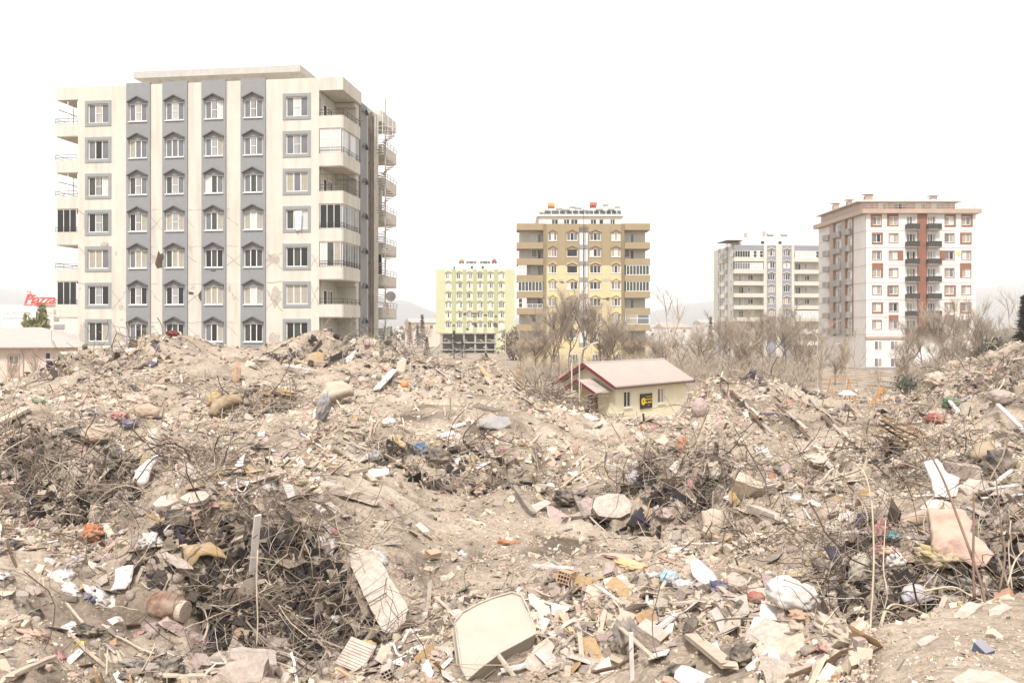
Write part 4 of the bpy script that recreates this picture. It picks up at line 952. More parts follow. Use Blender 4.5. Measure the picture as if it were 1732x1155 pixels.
#  surround panels of uneven size: (row, col) -> left, right, bottom, top widths
pan = {(0, 0): (.35, .1, .35, .35), (0, 1): (.4, .1, .2, .45), (0, 2): (.1, .35, .35, .35), (0, 3): (.1, .35, .35, .35), (1, 0): (.15, .3, .35, .2), (1, 3): (.35, .15, .35, .2), (2, 1): (.1, .95, .1, .1), (2, 2): (.95, .1, .1, .1),
       (3, 0): (.1, .35, .1, .95), (3, 3): (.35, .1, .1, .95), (4, 1): (.35, .12, .35, .12), (4, 2): (.12, .35, .35, .12), (5, 0): (.12, .35, .35, .12), (5, 3): (.35, .12, .35, .12), (6, 1): (.1, .1, .1, .95), (6, 2): (.1, .1, .1, .95)}
stE = [(G, C), (C, Lt), (C, C), (G, K), (C, Lt), (Lt, C), (C, G)]
for k, z in enumerate(rowsE):
    for c, (a, b) in enumerate(wincE):
        o = window(bE, FR, a, b, z, z + 1.5, stE[(k * 3 + c * 2) % 7], .12, .09)
        l, r, bo, t = pan.get((k, c), (.1, .1, .1, .1)); w = b - a; q = MB()
        q.box(-l, w + r, -.18, -.08, 1.5, 1.5 + t); q.box(-l, w + r, -.18, -.08, -bo, 0); q.box(-l, 0, -.178, -.08, 0, 1.5); q.box(w, w + r, -.178, -.08, 0, 1.5)
        q.build('surround', M['rust_plaster'], o)
    for j, (a, b) in enumerate(balE):
        window(bE, FR, a, b, z - .8, z + 1.5, ((C, G, Lt), (G, K, G), (K, C, K), (C, C, G), (G, K, C), (C, C, Lt), (G, C, G))[(k + j * 3) % 7], .12, .09)
        q = MB(); x0, x1 = a - .3, b + (.28 if j == 0 else .6)
        if j == 0: x1 = xe(1226) + 0
        q.box(x0, x1, -1.0, -.06, z - 1.0, z - .85); bb = q.build('balcony', M['balcony_grey'], bE)
        q = MB(); q.box(x0, x1, -1.0, -.96, z - .8, z + .05); q.box(x0, x0 + .04, -.96, -.06, z - .8, z + .05); q.box(x1 - .04, x1, -.96, -.06, z - .8, z + .05)
        q.build('railing_panel', M['balcony_dark'], bb)
        q = MB()
        for i in range(9): x = x0 + (x1 - x0) * i / 8; q.box(x - .03, x + .03, -1.06, -1.003, z - .95, z + .1)
        q.box(x0 - .02, x1 + .02, -1.06, -.9, z + .06, z + .12); q.build('railing', M['rail'], bb)
# left side of E
fe = Frame(0, 0, -1)
for (y0, y1, key) in ((14.9, 16.9, 'tan_plaster'), (8.9, 10.7, 'tan_plaster')):
    m = MB(); m.box(-.35, -.035, y0, y1, 5.75, 27.2); m.build('side_pilaster', M[key], bE)
for y in (14.6, 8.6, 5.9): m = MB(); m.box(-.1, -.035, y - .2, y + .15, 5.75, 27.2); m.build('side_pilaster', M['rust_plaster'], bE)
for k, z in enumerate(rowsE):
    for (y, w) in ((11.2, 3.2), (6.4, 2.0)):
        window(bE, fe, -y - w, -y, z - .8, z + 1.5, (C, G, Lt) if k % 2 else (Lt, C, G), -.07, .10)
        q = MB(); q.box(-1.0, -.12, y - .1, y + w + .1, z - 1.0, z + .05); q.build('balcony', M['balcony_grey'], bE)
    q = MB(); q.box(-1.0, -.12, 17.0, 19.0, z - 1.0, z + .05); q.build('balcony', M['balcony_grey'], bE)
for i, (x, z, w, h) in enumerate([(xe(1457), rowsE[2] + 1.0, .45, .6), (xe(1048), rowsE[6] + 2.0, .5, .25), (xe(1445), rowsE[5] + .6, .28, .9)]): patch(bE, 'bare_insulation', 'insulation', x, z, w, h, -.02, .015, 9, 70 + i)
m = MB(); m.box(-.03, -.004, 9, 10.4, 3.0, 5.2); m.box(-.03, -.004, 16.5, 17.0, 6, 8); m.build('bare_insulation', M['insulation'], bE)
for z in (3.6, .6):
    for x in (xe(985), xe(1075)): window(bE, FR, x, x + 1.4, z - .2, z + 1.4, (G, C), -.06, .10)
m = MB(); m.box(-.1, 5.3, -.2, -.05, -.6, .4); m.build('plinth', M['balcony_grey'], bE)
# setback storey, hipped roof, chimneys, roof rail
cp = [(3.2, 4.8), (6.0, 8.2), (9.8, 11.6), (12.6, 14.4)]
m = MB(); wall_face(m, Frame(0, 2.5, 0), -.2, 16.8, 27.95, 29.5, [(a, b, 28.05, 29.4) for a, b in cp]); m.box(-.2, 16.8, 2.8, 22, 27.95, 29.5); m.build('penthouse', M['tan_plaster'], bE)
for i, (a, b) in enumerate(cp): window(bE, Frame(0, 2.5, 0), a, b, 28.05, 29.4, (Lt, C) if i != 1 else (G, K, G), .08, .08)
m = MB(); m.add([(-.9, 1.6, 29.5), (17.6, 1.6, 29.5), (17.6, 23, 29.5), (-.9, 23, 29.5), (4.0, 9, 31.3), (13.5, 9, 31.3), (13.5, 16, 31.3), (4.0, 16, 31.3), (-.9, 1.6, 29.65), (17.6, 1.6, 29.65), (17.6, 23, 29.65), (-.9, 23, 29.65)],
     [(3, 2, 1, 0), (0, 1, 9, 8), (1, 2, 10, 9), (2, 3, 11, 10), (3, 0, 8, 11), (8, 9, 5, 4), (9, 10, 6, 5), (10, 11, 7, 6), (11, 8, 4, 7), (4, 5, 6, 7)]); rf = m.build('roof', M['pale_roof'], bE)
for x, y, h, w in ((1.5, 4, 1.5, 1.3), (5.0, 8, 1.0, 2.4), (13.8, 5, 1.4, 1.0), (-1.0 + 1.2, 16, 1.6, 1.0), (.6, 10, 1.4, .8)):
    m = MB(); m.box(x, x + w, y, y + .9, 29.9, 29.4 + h); m.box(x - .35, x + w + .35, y - .3, y + 1.2, 29.62 + h, 29.7 + h)
    for dx in (0, w - .1): m.box(x + dx, x + dx + .1, y, y + .1, 29.4 + h, 29.62 + h)
    m.build('chimney', M['tan_plaster'], rf)
m = MB(); railing(m, [(-.8, DE), (-.8, -.6), (WE + .6, -.6), (WE + .6, DE)], 27.95, (.35, .6, .85), .025, 1.0); m.build('railing', M['lamp_metal'], bE)
# ------------------------------------------------------------------ lettering
def lettering(parent, body, size, loc, rot, key, shear=0.0, bold=0.0, spacing=1.0, ext=.01, name='lettering'):
    c = bpy.data.curves.new(name, 'FONT')
    c.body = body; c.size = size; c.align_x = 'CENTER'; c.align_y = 'CENTER'
    c.shear = shear; c.offset = bold; c.space_character = spacing; c.extrude = ext; c.resolution_u = 3
    c.materials.append(M[key])
    return link(name, c, parent, loc, rot)

# ------------------------------------------------------------------ the little yellow hut
hx = Vector((7.5, 8.8, 0)).normalized()
hut_rz = math.atan2(hx.y, hx.x)
hut = empty('site_hut', (7.75, 66.4, 0), hut_rz, 'small yellow hut with a pale tiled gable roof and a black sign', 'hut')
HL, HWd, ez, rz_ = 10.6, 4.9, 3.0, 4.42           # local x along the long wall, y into the hut
m = MB()
hw = [(1.15, 2.15, 1.15, 2.42), (6.05, 7.1, 1.15, 2.42)]
wall_face(m, FR, 0, HL, -.2, ez, hw, .2)
wall_face(m, Frame(0, 0, -1), -HWd, 0, -.2, ez, [(-1.5, -.6, .9, 2.0)], .2)
m.box(.02, HL, .21, HWd, -.2, ez)
m.prism([(0.0, ez), (HWd, ez), (HWd / 2, rz_ - .1)], .0, HL, 'x')
m.build('wall', M['hut_wall'], hut)
window(hut, FR, *hw[0], ('pane_dark', 'pane_dark'), .06, .09, sill='hut_wall')
window(hut, FR, *hw[1], ('pane_grey', 'curtain'), .06, .09, sill='hut_wall')
window(hut, Frame(0, 0, -1), -1.5, -.6, .9, 2.0, ('pane_grey', 'pane_dark'), .06, .08)
def tiled_slope(mb, x0, x1, ya, za, yb, zb, n, t=.05):
    """courses of tiles from the eave (ya, za) up to the ridge (yb, zb), each lapping over the one below"""
    for i in range(n):
        f0, f1 = i / n, (i + 1.12) / n
        y0, z0 = ya + (yb - ya) * f0, za + (zb - za) * f0
        y1, z1 = ya + (yb - ya) * min(1, f1), za + (zb - za) * min(1, f1)
        mb.add([(x0, y0, z0 + .035), (x1, y0, z0 + .035), (x1, y1, z1), (x0, y1, z1), (x0, y0, z0 - t), (x1, y0, z0 - t), (x1, y1, z1 - t), (x0, y1, z1 - t)],
               [(0, 1, 2, 3), (7, 6, 5, 4), (0, 4, 5, 1), (1, 5, 6, 2), (2, 6, 7, 3), (3, 7, 4, 0)])
    L = math.hypot(yb - ya, zb - za)
    k = int((x1 - x0) / .3)
    for i in range(k + 1):                             # the raised rolls of the tiles
        x = x0 + (x1 - x0 - .06) * i / k
        mb.add([(x, ya, za + .036), (x + .03, ya, za + .075), (x + .06, ya, za + .036), (x, yb, zb + .012), (x + .03, yb, zb + .05), (x + .06, yb, zb + .012)], [(0, 1, 4, 3), (1, 2, 5, 4), (0, 2, 1), (3, 4, 5)])
m = MB(); oh = .45; sl = (rz_ - ez) / (HWd / 2)
tiled_slope(m, -.75, HL + .5, -oh, ez - oh * sl + .12, HWd / 2, rz_ + .12, 14)
tiled_slope(m, -.75, HL + .5, HWd + oh, ez - oh * sl + .12, HWd / 2, rz_ + .12, 14)
rf = m.build('roof', M['hut_roof'], hut)
m = MB(); m.tube([(-.78, HWd / 2, rz_ + .13), (HL + .53, HWd / 2, rz_ + .13)], .08, 8); m.build('ridge', M['hut_roof'], rf)
m = MB()
for x in (-.82, HL + .51):
    m.prism([(-oh - .06, ez - oh * sl - .1), (HWd / 2, rz_ - .1), (HWd + oh + .06, ez - oh * sl - .1), (HWd + oh + .06, ez - oh * sl + .14), (HWd / 2, rz_ + .16), (-oh - .06, ez - oh * sl + .14)], x, x + .06, 'x')
m.build('barge_board', M['maroon'], rf)
m = MB(); m.box(-.75, HL + .5, -oh - .13, -oh - .01, ez - oh * sl - .06, ez - oh * sl + .06); m.build('gutter', M['gutter'], rf)
# porch roof at the gable end
m = MB(); py, pw, pz, pr = 1.9, 3.0, 2.55, 3.35
ps = (pr - pz) / (pw / 2)
tiled_slope(m, -2.3, -.05, py - pw / 2 - .2, pz - .2 * ps, py, pr, 7); tiled_slope(m, -2.3, -.05, py + pw / 2 + .2, pz - .2 * ps, py, pr, 7)
pf = m.build('porch_roof', M['hut_roof'], hut)
m = MB(); m.prism([(py - pw / 2 - .25, pz - .3), (py, pr - .15), (py + pw / 2 + .25, pz - .3), (py + pw / 2 + .25, pz - .08), (py, pr + .06), (py - pw / 2 - .25, pz - .08)], -2.36, -2.3, 'x'); m.build('barge_board', M['maroon'], pf)
m = MB()
for y in (py - pw / 2 + .1, py + pw / 2 - .1): m.box(-2.2, -2.08, y - .06, y + .06, -.2, pz - .05)
m.build('porch_post', M['wood_dark'], hut)
m = MB(); m.box(-.06, -.01, 1.6, 2.5, -.1, 2.1); m.build('door', M['wood_dark'], hut)
m = MB(); m.box(3.35, 5.05, -.10, -.035, .93, 2.08); sg = m.build('sign', M['sign_black'], hut)
m = MB(); cyl(m, 3.72, -.11, 1.50, .29, .02, 'y', 24); m.build('emblem', M['sign_yellow'], sg)
m = MB(); m.tube([(3.62, -.125, 1.38), (3.68, -.125, 1.6), (3.74, -.125, 1.4), (3.80, -.125, 1.62)], .018, 4); m.build('emblem_mark', M['sign_black'], sg)
m = MB(); m.box(3.42, 4.98, -.107, -.101, 1.985, 1.995); m.box(3.42, 4.98, -.107, -.101, 1.015, 1.025); m.build('sign_rule', M['pane_grey'], sg)
RX = (math.radians(90), 0, 0)
lettering(sg, 'KAHRAMANMARAŞ', .10, (4.5, -.105, 1.83), RX, 'sign_yellow', ext=.004)
lettering(sg, 'MUHTARLAR EVİ', .155, (4.53, -.105, 1.62), RX, 'sign_yellow', bold=.006, ext=.004)
lettering(sg, 'HAL. MERKEZİ', .15, (4.48, -.105, 1.38), RX, 'sign_yellow', bold=.006, ext=.004)
lettering(sg, '2019', .09, (4.5, -.105, 1.16), RX, 'sign_yellow', ext=.004)

# ------------------------------------------------------------------ pink hipped-roof house on the far left
hb = empty('house', placed(-150, 100), math.radians(10), 'low pale pink house with a wide hipped roof behind the rubble', 'house')
x0 = 0; XW = 18.2
m = MB(); wall_face(m, FR, 0, XW, 0, 5.0, [(10.1, 11.2, 3.0, 4.1), (14.0, 14.6, 3.6, 4.4), (15.6, 16.1, 2.0, 4.2)]); m.box(0.02, XW, .26, 9, 0, 5.0); m.build('wall', M['pink_wall'], hb)
window(hb, FR, 10.1, 11.2, 3.0, 4.1, ('pane_dark', 'pane_grey'), .08, .10, surround=('tan_plaster', .12)); window(hb, FR, 14.0, 14.6, 3.6, 4.4, ('pane_dark',), .08, .08); window(hb, FR, 15.6, 16.1, 2.0, 4.2, ('curtain',), .08, .08)
m = MB(); m.box(10.0, 11.3, -.05, -.004, 1.6, 2.9); m.build('panel', M['tan_plaster'], hb)
m = MB(); e = .8; zt = 5.05
m.add([(-e, -e, zt), (XW + e + .6, -e, zt), (XW + e + .6, 9 + e, zt), (-e, 9 + e, zt), (4, 4.5, 7.3), (12.2, 4.5, 7.3), (-e, -e, zt - .15), (XW + e + .6, -e, zt - .15), (XW + e + .6, 9 + e, zt - .15), (-e, 9 + e, zt - .15)],
      [(0, 1, 5, 4), (1, 2, 5), (2, 3, 4, 5), (3, 0, 4), (6, 7, 1, 0), (7, 8, 2, 1), (8, 9, 3, 2), (9, 6, 0, 3), (9, 8, 7, 6)]); rf = m.build('roof', M['pink_roof'], hb)
m = MB(); m.tube([(-e, -e - .05, zt - .08), (XW + e + .6, -e - .05, zt - .08)], .07, 6); m.build('gutter', M['tan_plaster'], rf)
for x in (11.7, 12.9):
    m = MB(); m.tube([(x, -e - .02, zt - .15), (x, -.1, zt - .9), (x, -.1, 0)], .05, 6); m.build('drain_pipe', M['tan_plaster'], hb)

# ------------------------------------------------------------------ shopping centre with red letters and a banner
ml = empty('shopping_centre', placed(-60, 250), 0, 'pale shopping centre with large red roof letters and a white banner', 'shopping centre')
m = MB(); m.box(0, 34, 0, 30, 0, 13.7); m.build('wall', M['mall_wall'], ml)
m = MB(); m.box(11, 60, 15, 40, 0, 15.9); bw = m.build('upper_storey', M['mall_wall'], ml)
for i, (x, z, w, h) in enumerate([(12.0, 13.9, 1.6, .9), (18.5, 14.6, 1.5, .7), (21.5, 14.9, 2.0, .8), (16.0, 14.8, 1.2, .6)]): m = MB(); m.box(x, x + w, 14.9, 14.98, z - .3, z + h); m.build('window', M['pane_dark' if i == 0 else 'balcony_grey'], ml)
lettering(ml, 'Piazza', 3.9, (21.2, -.3, 15.2), RX, 'mall_red', shear=.35, bold=.06, ext=.15, spacing=.93)
m = MB(); m.tube([(18.3, -.3, 15.8), (18.9, -.3, 16.9), (18.5, -.3, 17.5), (17.7, -.3, 17.5)], .22, 6, .1); m.build('lettering_swash', M['mall_red'], ml)
m = MB(); m.box(16.8, 25.6, -.5, -.1, 13.72, 13.86); m.build('letter_rail', M['mall_red'], ml)
m = MB(); m.box(10.6, 20.4, -.25, -.05, 5, 13.6); bn = m.build('banner', M['banner'], ml)
lettering(bn, 'GEÇMİŞ OLSUN', .98, (15.2, -.27, 11.3), RX, 'ink', ext=.01, spacing=1.02)
lettering(bn, 'KAHRAMANMARAŞ', .98, (15.4, -.27, 9.9), RX, 'ink', ext=.01, spacing=1.02)
lettering(ml, 'DUSOUND', 1.0, (23.4, -.05, 11.6), RX, 'cream_pale', ext=.02)
for i, (x, z, k) in enumerate([(25.2, 11.2, 'tan_plaster'), (25.2, 9.3, 'balcony_grey'), (25.2, 7.0, 'slate_wall')]): m = MB(); m.box(x, x + (1.4 if i < 2 else 3), -.2, -.01, z, z + 1.2); m.build('shop_sign', M[k], ml)
m = MB(); m.tube([(25.5, 10, 15.9), (25.5, 10, 19)], .06, 4); m.build('aerial', M['lamp_metal'], ml)

# ------------------------------------------------------------------ far small houses near the horizon
rh = random.Random(3)
ORD = ('first', 'second', 'third', 'fourth', 'fifth', 'sixth', 'seventh')
for i in range(14):
    left = i < 7
    u = (676 + i * 9.5 if left else 1106 + (i - 7) * 15) + rh.uniform(-3, 3)
    Y = rh.uniform(330, 800)
    hf = empty('far_house', placed(u, Y), rh.uniform(-.5, .5), f"tiny pale far house, {ORD[i % 7]} from the left {'before the lime green block' if left else 'after the brown and yellow block'}", 'house', 'small houses far off')
    w, d, h = rh.uniform(8, 14), rh.uniform(7, 10), rh.uniform(4, 10)
    m = MB(); m.box(-w / 2, w / 2, -d / 2, d / 2, 0, h); m.build('wall', M['white_plaster' if i % 2 else 'pink_wall'], hf)
    m = MB(); m.prism([(-d / 2 - .4, h), (d / 2 + .4, h), (0, h + 1.8)], -w / 2 - .4, w / 2 + .4, 'x'); m.build('roof', M['pink_roof' if i % 3 else 'tan_plaster'], hf)
    for x in (-w / 4, w / 4): m = MB(); m.box(x - .6, x + .6, -d / 2 - .05, -d / 2 - .004, h - 2.2, h - .9); m.build('window', M['pane_grey'], hf)

# ------------------------------------------------------------------ street lamps and posts
def lamp(u, vb, vt, Y, arm, label):
    zb = max(0, float(terr((u - CU) / F * Y, Y))) - .3 if Y < 120 else 0
    zt = CZ - (vt - HV) / F * Y
    t = empty('street_lamp', ((u - CU) / F * Y, Y, zb), 0, label, 'street lamp')
    m = MB(); m.tube([(0, 0, 0), (0, 0, zt - zb - .5)], .06, 8, .045); m.build('pole', M['lamp_metal'], t)
    m = MB(); m.tube([(0, 0, zt - zb - .5), (arm * .5, 0, zt - zb - .18), (arm, 0, zt - zb)], .035, 6); m.build('arm', M['lamp_metal'], t)
    s = 1 if arm > 0 else -1
    m = MB(); m.prism([(0, -.10), (.5, -.13), (.62, 0), (.5, .13), (0, .10)], -.05, .06); m.build('lamp_head', M['lamp_metal'], t, (arm - .1 * s, 0, zt - zb), (0, -.3 * s, 0 if s > 0 else math.pi))
lamp(980, 690, 583, 64, .85, 'grey street lamp with bent arm standing before the yellow hut')
lamp(1383, 640, 562, 96, -.8, 'street lamp on a thin pole before the white and rust block')
lamp(1432, 650, 580, 100, -.8, 'short street lamp among bare trees near the white block corner')
lamp(855, 620, 542, 150, -1.0, 'far street lamp in front of the lime green block')
def post(u, vb, vt, Y, r, key, name, label, cat):
    b = at(u, vb, Y); z = max(0, float(terr(b.x, Y))) - .2
    zt = CZ - (vt - HV) / F * Y
    o = MB().tube([(0, 0, 0), (0, 0, zt - z)], r, 8, r * .9).build(name, M[key], None, (b.x, Y, z))
    return tag(o, label, cat)
post(967, 690, 614, 62, .05, 'white_paint', 'metal_post', 'bare whitish metal post left of the street lamp by the hut', 'post')
# the bit of playground by the white block
pgr = empty('play_tower', (28.6, 76, 0), .2, 'orange and white playground climbing frame among the rubble', 'climbing frame'); pgr.scale = (.7,) * 3
for x, y in ((0, 0), (1.3, 0), (0, 1.2), (1.3, 1.2)):
    m = MB(); m.tube([(x, y, 0), (x, y, 2.1)], .06, 8); m.build('post', M['slide_orange'], pgr)
m = MB(); m.box(-.1, 1.4, -.1, 1.3, 1.0, 1.08); m.build('deck', M['white_paint'], pgr)
m = MB(); m.prism([(-.2, 2.1), (.65, 2.6), (1.5, 2.1)], -.2, 1.4, 'y'); m.build('canopy', M['tank_white'], pgr)
m = MB(); m.box(-1.6, -.1, -.06, 0.0, .6, .9); m.build('side_panel', M['white_paint'], pgr)
sl_ = empty('playground_slide', (34.2, 82, 0), .5, 'tipped orange playground slide lying against the rubble slope', 'slide'); sl_.scale = (.65,) * 3
m = MB()
for k in range(10):
    a, b = k / 10, (k + 1) / 10
    P = lambda t: (t * 2.6, 0, 2.3 * (1 - t) ** 1.5 + .4)
    p, q = P(a), P(b)
    m.add([(p[0], -.3, p[2]), (p[0], .3, p[2]), (q[0], .3, q[2]), (q[0], -.3, q[2]), (p[0], -.3, p[2] - .1), (p[0], .3, p[2] - .1), (q[0], .3, q[2] - .1), (q[0], -.3, q[2] - .1)], [(0, 1, 2, 3), (4, 7, 6, 5), (0, 3, 7, 4), (1, 5, 6, 2), (0, 4, 5, 1), (3, 2, 6, 7)])
m.build('chute', M['slide_orange'], sl_, rot=(0, 0, math.pi))
m = MB()
for y in (-.3, .3): m.tube([(0, y, 0), (0, y, 2.8)], .05, 6)
for z in (.6, 1.1, 1.6, 2.1): m.tube([(0, -.3, z), (0, .3, z)], .03, 5)
m.build('ladder', M['slide_orange'], sl_)
swg = empty('playground_swing', (31.6, 88, 0), .3, 'thin orange swing frame standing on the open playground', 'swing')
m = MB()
for x in (0, 2.2):
    m.tube([(x, -.7, 0), (x, 0, 2.2)], .045, 6); m.tube([(x, .7, 0), (x, 0, 2.2)], .045, 6)
m.tube([(0, 0, 2.2), (2.2, 0, 2.2)], .05, 6); m.build('frame', M['slide_orange'], swg)
m = MB()
for x in (.6, 1.0): m.tube([(x, 0, 2.2), (x, 0, .6)], .012, 4)
m.box(.55, 1.05, -.1, .1, .55, .6); m.build('seat', M['black_plastic'], swg)

# ------------------------------------------------------------------ bare trees
def bare_tree_meshes(seed, h, spread, dense, twig_r=.016, upright=.5):
    r = random.Random(seed)
    limbs, tips = [], []
    def grow(p, d, L, rad, lev):
        n = 4; pts = [p]
        for i in range(n):
            d = (d + Vector((r.uniform(-1, 1), r.uniform(-1, 1), r.uniform(-.4, .8) * upright + .05)) * .16).normalized()
            pts.append(pts[-1] + d * L / n)
        limbs.append((pts, rad, rad * .55, lev))
        if lev >= 4: return
        kids = {0: r.randint(3, 5), 1: r.randint(3, 5), 2: r.randint(3, 4), 3: dense}[lev]
        for k in range(kids):
            f = r.uniform(.1, 1.0) if lev else r.uniform(.25, 1.0)
            i = min(n - 1, int(f * n)); q = pts[i].lerp(pts[i + 1], f * n - i)
            ax = Vector((r.uniform(-1, 1), r.uniform(-1, 1), r.uniform(-.2, .4))).normalized()
            nd = (d * (1 - spread) + ax * spread + Vector((0, 0, upright * .35))).normalized()
            grow(q, nd, L * r.uniform(.5, .8), rad * (.58 if lev < 2 else .5), lev + 1)
    grow(Vector((0, 0, 0)), Vector((r.uniform(-.1, .1), r.uniform(-.1, .1), 1)).normalized(), h * .36, h * .0085, 0)
    zt = max(p.z for l in limbs for p in l[0]); s = h / zt
    tr, cr = MB(), MB()
    for pts, a, b, lev in limbs:
        pts = [p * s for p in pts]
        if lev <= 2: tr.tube(pts, max(a * s, twig_r * 1.05), 5 if lev < 2 else 4, max(b * s, twig_r * .9))
        else:
            pp = pts[::2] if lev == 3 else [pts[0], pts[2], pts[4]]
            ra = twig_r * (1.0 if lev == 3 else .75)
            m = len(pp); vs, fs = [], []
            for i, p in enumerate(pp):
                k = ra * (1 - .55 * i / (m - 1))
                vs += [p + Vector((k, 0, 0)), p + Vector((-k * .5, k * .86, 0)), p + Vector((-k * .5, -k * .86, k))]
            for i in range(m - 1):
                for q in range(3): fs.append((3 * i + q, 3 * i + (q + 1) % 3, 3 * i + 3 + (q + 1) % 3, 3 * i + 3 + q))
            cr.add(vs, fs)
    return tr, cr
TREES = {}
for key, (seed, h, sp, dn, up) in {'dense': (1, 10, .5, 26, .6), 'bushy': (2, 9, .58, 26, .5), 'tall': (3, 12, .42, 22, .7), 'sparse': (4, 13, .5, 4, .6), 'slim': (5, 9, .4, 6, .8), 'broad': (8, 10, .6, 26, .45)}.items():
    tr, cr = bare_tree_meshes(seed, h, sp, dn, .0155, up)
    TREES[key] = (tr.mesh('trunk', M['bark_pale' if key in ('sparse', 'slim') else 'bark']), cr.mesh('crown', M['twig']), h)
TL = {'dense': 'dense brown leafless tree', 'bushy': 'bushy leafless tree with a low crown', 'tall': 'tall upright leafless tree', 'sparse': 'sparse pale leafless tree', 'slim': 'slim young leafless tree', 'broad': 'broad spreading leafless tree'}
def tree(kind, u, Y, h, where, group='leafless trees between the blocks', rz=None):
    x = (u - CU) / F * Y
    z = max(0, float(terr(x, Y))) - .1 if Y < 120 else 0
    t = empty('bare_tree', (x, Y, z), random.uniform(0, 6.28) if rz is None else rz, TL[kind] + ' ' + where, 'tree', group)
    s = h / TREES[kind][2]
    t.scale = (s, s, s)
    link('trunk', TREES[kind][0], t); link('crown', TREES[kind][1], t)
    return t
B1w, B2w, B3w = 'in front of the brown and yellow block', 'between the hut and the grey block', 'before the grey and cream block'
B4w = 'before the white and rust block'; B5w = 'at the right edge beyond the white block'
for kind, u, Y, h, w in [
    ('dense', 945, 116, 14.2, B1w), ('dense', 985, 120, 13.2, B1w), ('bushy', 905, 124, 9.8, B1w), ('tall', 930, 128, 12.5, B1w), ('bushy', 1015, 128, 12, B1w), ('dense', 962, 126, 12, B1w), ('bushy', 1032, 122, 9.5, B1w), ('broad', 1045, 130, 9.5, B1w), ('broad', 890, 132, 6.5, B1w),
    ('bushy', 1072, 136, 8.5, B1w), ('sparse', 1132, 104, 13.6, 'standing alone above the hut roof'),
    ('broad', 1100, 126, 7.0, B2w), ('bushy', 1125, 132, 7.4, B2w), ('broad', 1158, 128, 7.6, B2w), ('bushy', 1182, 136, 8.2, B2w), ('broad', 1200, 122, 8.4, B2w),
    ('dense', 1222, 128, 10.2, B3w), ('tall', 1250, 120, 10.8, B3w), ('bushy', 1268, 112, 8.2, B3w), ('dense', 1290, 125, 10.8, B3w), ('broad', 1305, 114, 9.4, B3w), ('dense', 1330, 122, 11.2, B3w), ('tall', 1352, 128, 10.8, B3w), ('bushy', 1368, 120, 9.2, B3w), ('broad', 1238, 134, 9.4, B3w), ('broad', 1316, 134, 10, B3w),
    ('slim', 1389, 82, 7.8, B4w), ('slim', 1425, 96, 7.0, B4w), ('bushy', 1412, 112, 6.0, B4w), ('slim', 1478, 80, 4.6, B4w), ('sparse', 1452, 108, 8.5, B4w),
    ('tall', 1540, 112, 9.2, B4w), ('dense', 1560, 118, 9.8, B4w), ('dense', 1590, 116, 11.6, B4w), ('tall', 1612, 118, 12.4, B4w), ('dense', 1632, 122, 10.8, B4w), ('broad', 1575, 108, 6.8, B4w), ('broad', 1602, 108, 7.2, B4w), ('bushy', 1535, 106, 6, B4w),
    ('tall', 1656, 112, 12.4, B5w), ('sparse', 1668, 118, 12.0, B5w), ('broad', 1680, 110, 8, B5w), ('sparse', 1712, 120, 13.5, B5w), ('bushy', 1700, 112, 8.4, B5w), ('broad', 1650, 104, 6.4, B5w),
    ('slim', 15, 70, 5.0, 'beside the pink house'), ('slim', 62, 74, 5.2, 'beside the pink house'), ('sparse', 120, 130, 7.5, 'behind the left end of the cream block'), ('dense', 118, 140, 6.5, 'behind the left end of the cream block'), ('bushy', 880, 150, 6, 'beside the lime green block'),
    ('broad', 700, 300, 10, 'below the distant conifers'), ('broad', 725, 320, 9, 'below the distant conifers')]:
    tree(kind, u, Y, h, w)
# tints: the row between the hut and the grey block and the right-edge thicket share the meshes above

def conifer(u, Y, h, r0, label, n=900, seed=0, base=0.0, name='conifer'):
    rg = np.random.default_rng(seed)
    x = (u - CU) / F * Y
    t = empty(name, (x, Y, base), 0, label, 'tree', None)
    MB().tube([(0, 0, 0), (0, 0, h * .95)], r0 * .09, 6, .02).build('trunk', M['bark'], t)
    f = rg.random(n) ** .8
    a = rg.random(n) * 6.283
    layer = np.floor(f * 9) / 9
    rad = r0 * (1 - f) * (.55 + .45 * (1 - (f - layer) * 9)) * np.sqrt(rg.random(n) * .8 + .2)
    c = np.stack([rad * np.cos(a), rad * np.sin(a), h * (.08 + .92 * f)], -1)
    sz = h * .045 * (.5 + rg.random(n))
    d = np.stack([np.cos(a), np.sin(a), -0.25 + .6 * rg.random(n)], -1); s = np.stack([-np.sin(a), np.cos(a), .3 * rg.standard_normal(n)], -1)
    V = np.stack([c - d * sz[:, None], c + s * sz[:, None] * .35, c + d * sz[:, None], c - s * sz[:, None] * .35], 1)
    link('crown', fast_mesh('crown', V.reshape(-1, 3), np.arange(4 * n).reshape(n, 4), M['needle']), t)
    return t
for u, Y, h, r, lab in [(693, 330, 9.5, 1.9, 'dark slender conifer, leftmost of the distant clump'), (700, 345, 9.6, 1.7, 'dark slender conifer, second of the distant clump'), (706, 335, 8.6, 1.7, 'dark slender conifer, third of the distant clump'), (714, 320, 12, 2.3, 'tallest dark conifer of the distant clump'),
                        (662, 400, 8, 2.0, 'dark conifer beside the cream block rear balconies'), (650, 440, 8, 2.4, 'dim conifer just behind the cream block'), (722, 190, 5.4, 1.6, 'small dark conifer left of the lime green block'), (768, 210, 6.6, 2.2, 'dark conifer before the burst floors of the green block'), (782, 215, 4.6, 2.0, 'squat conifer before the burst floors of the green block'),
                        (1202, 300, 11, 2.0, 'thin dark cypress between the brown and grey blocks'), (1736, 92, 10.5, 2.6, 'dark pine at the right edge above the rubble')]:
    conifer(u, Y, h, r, lab, 700 if u != 1736 else 2600, int(u))
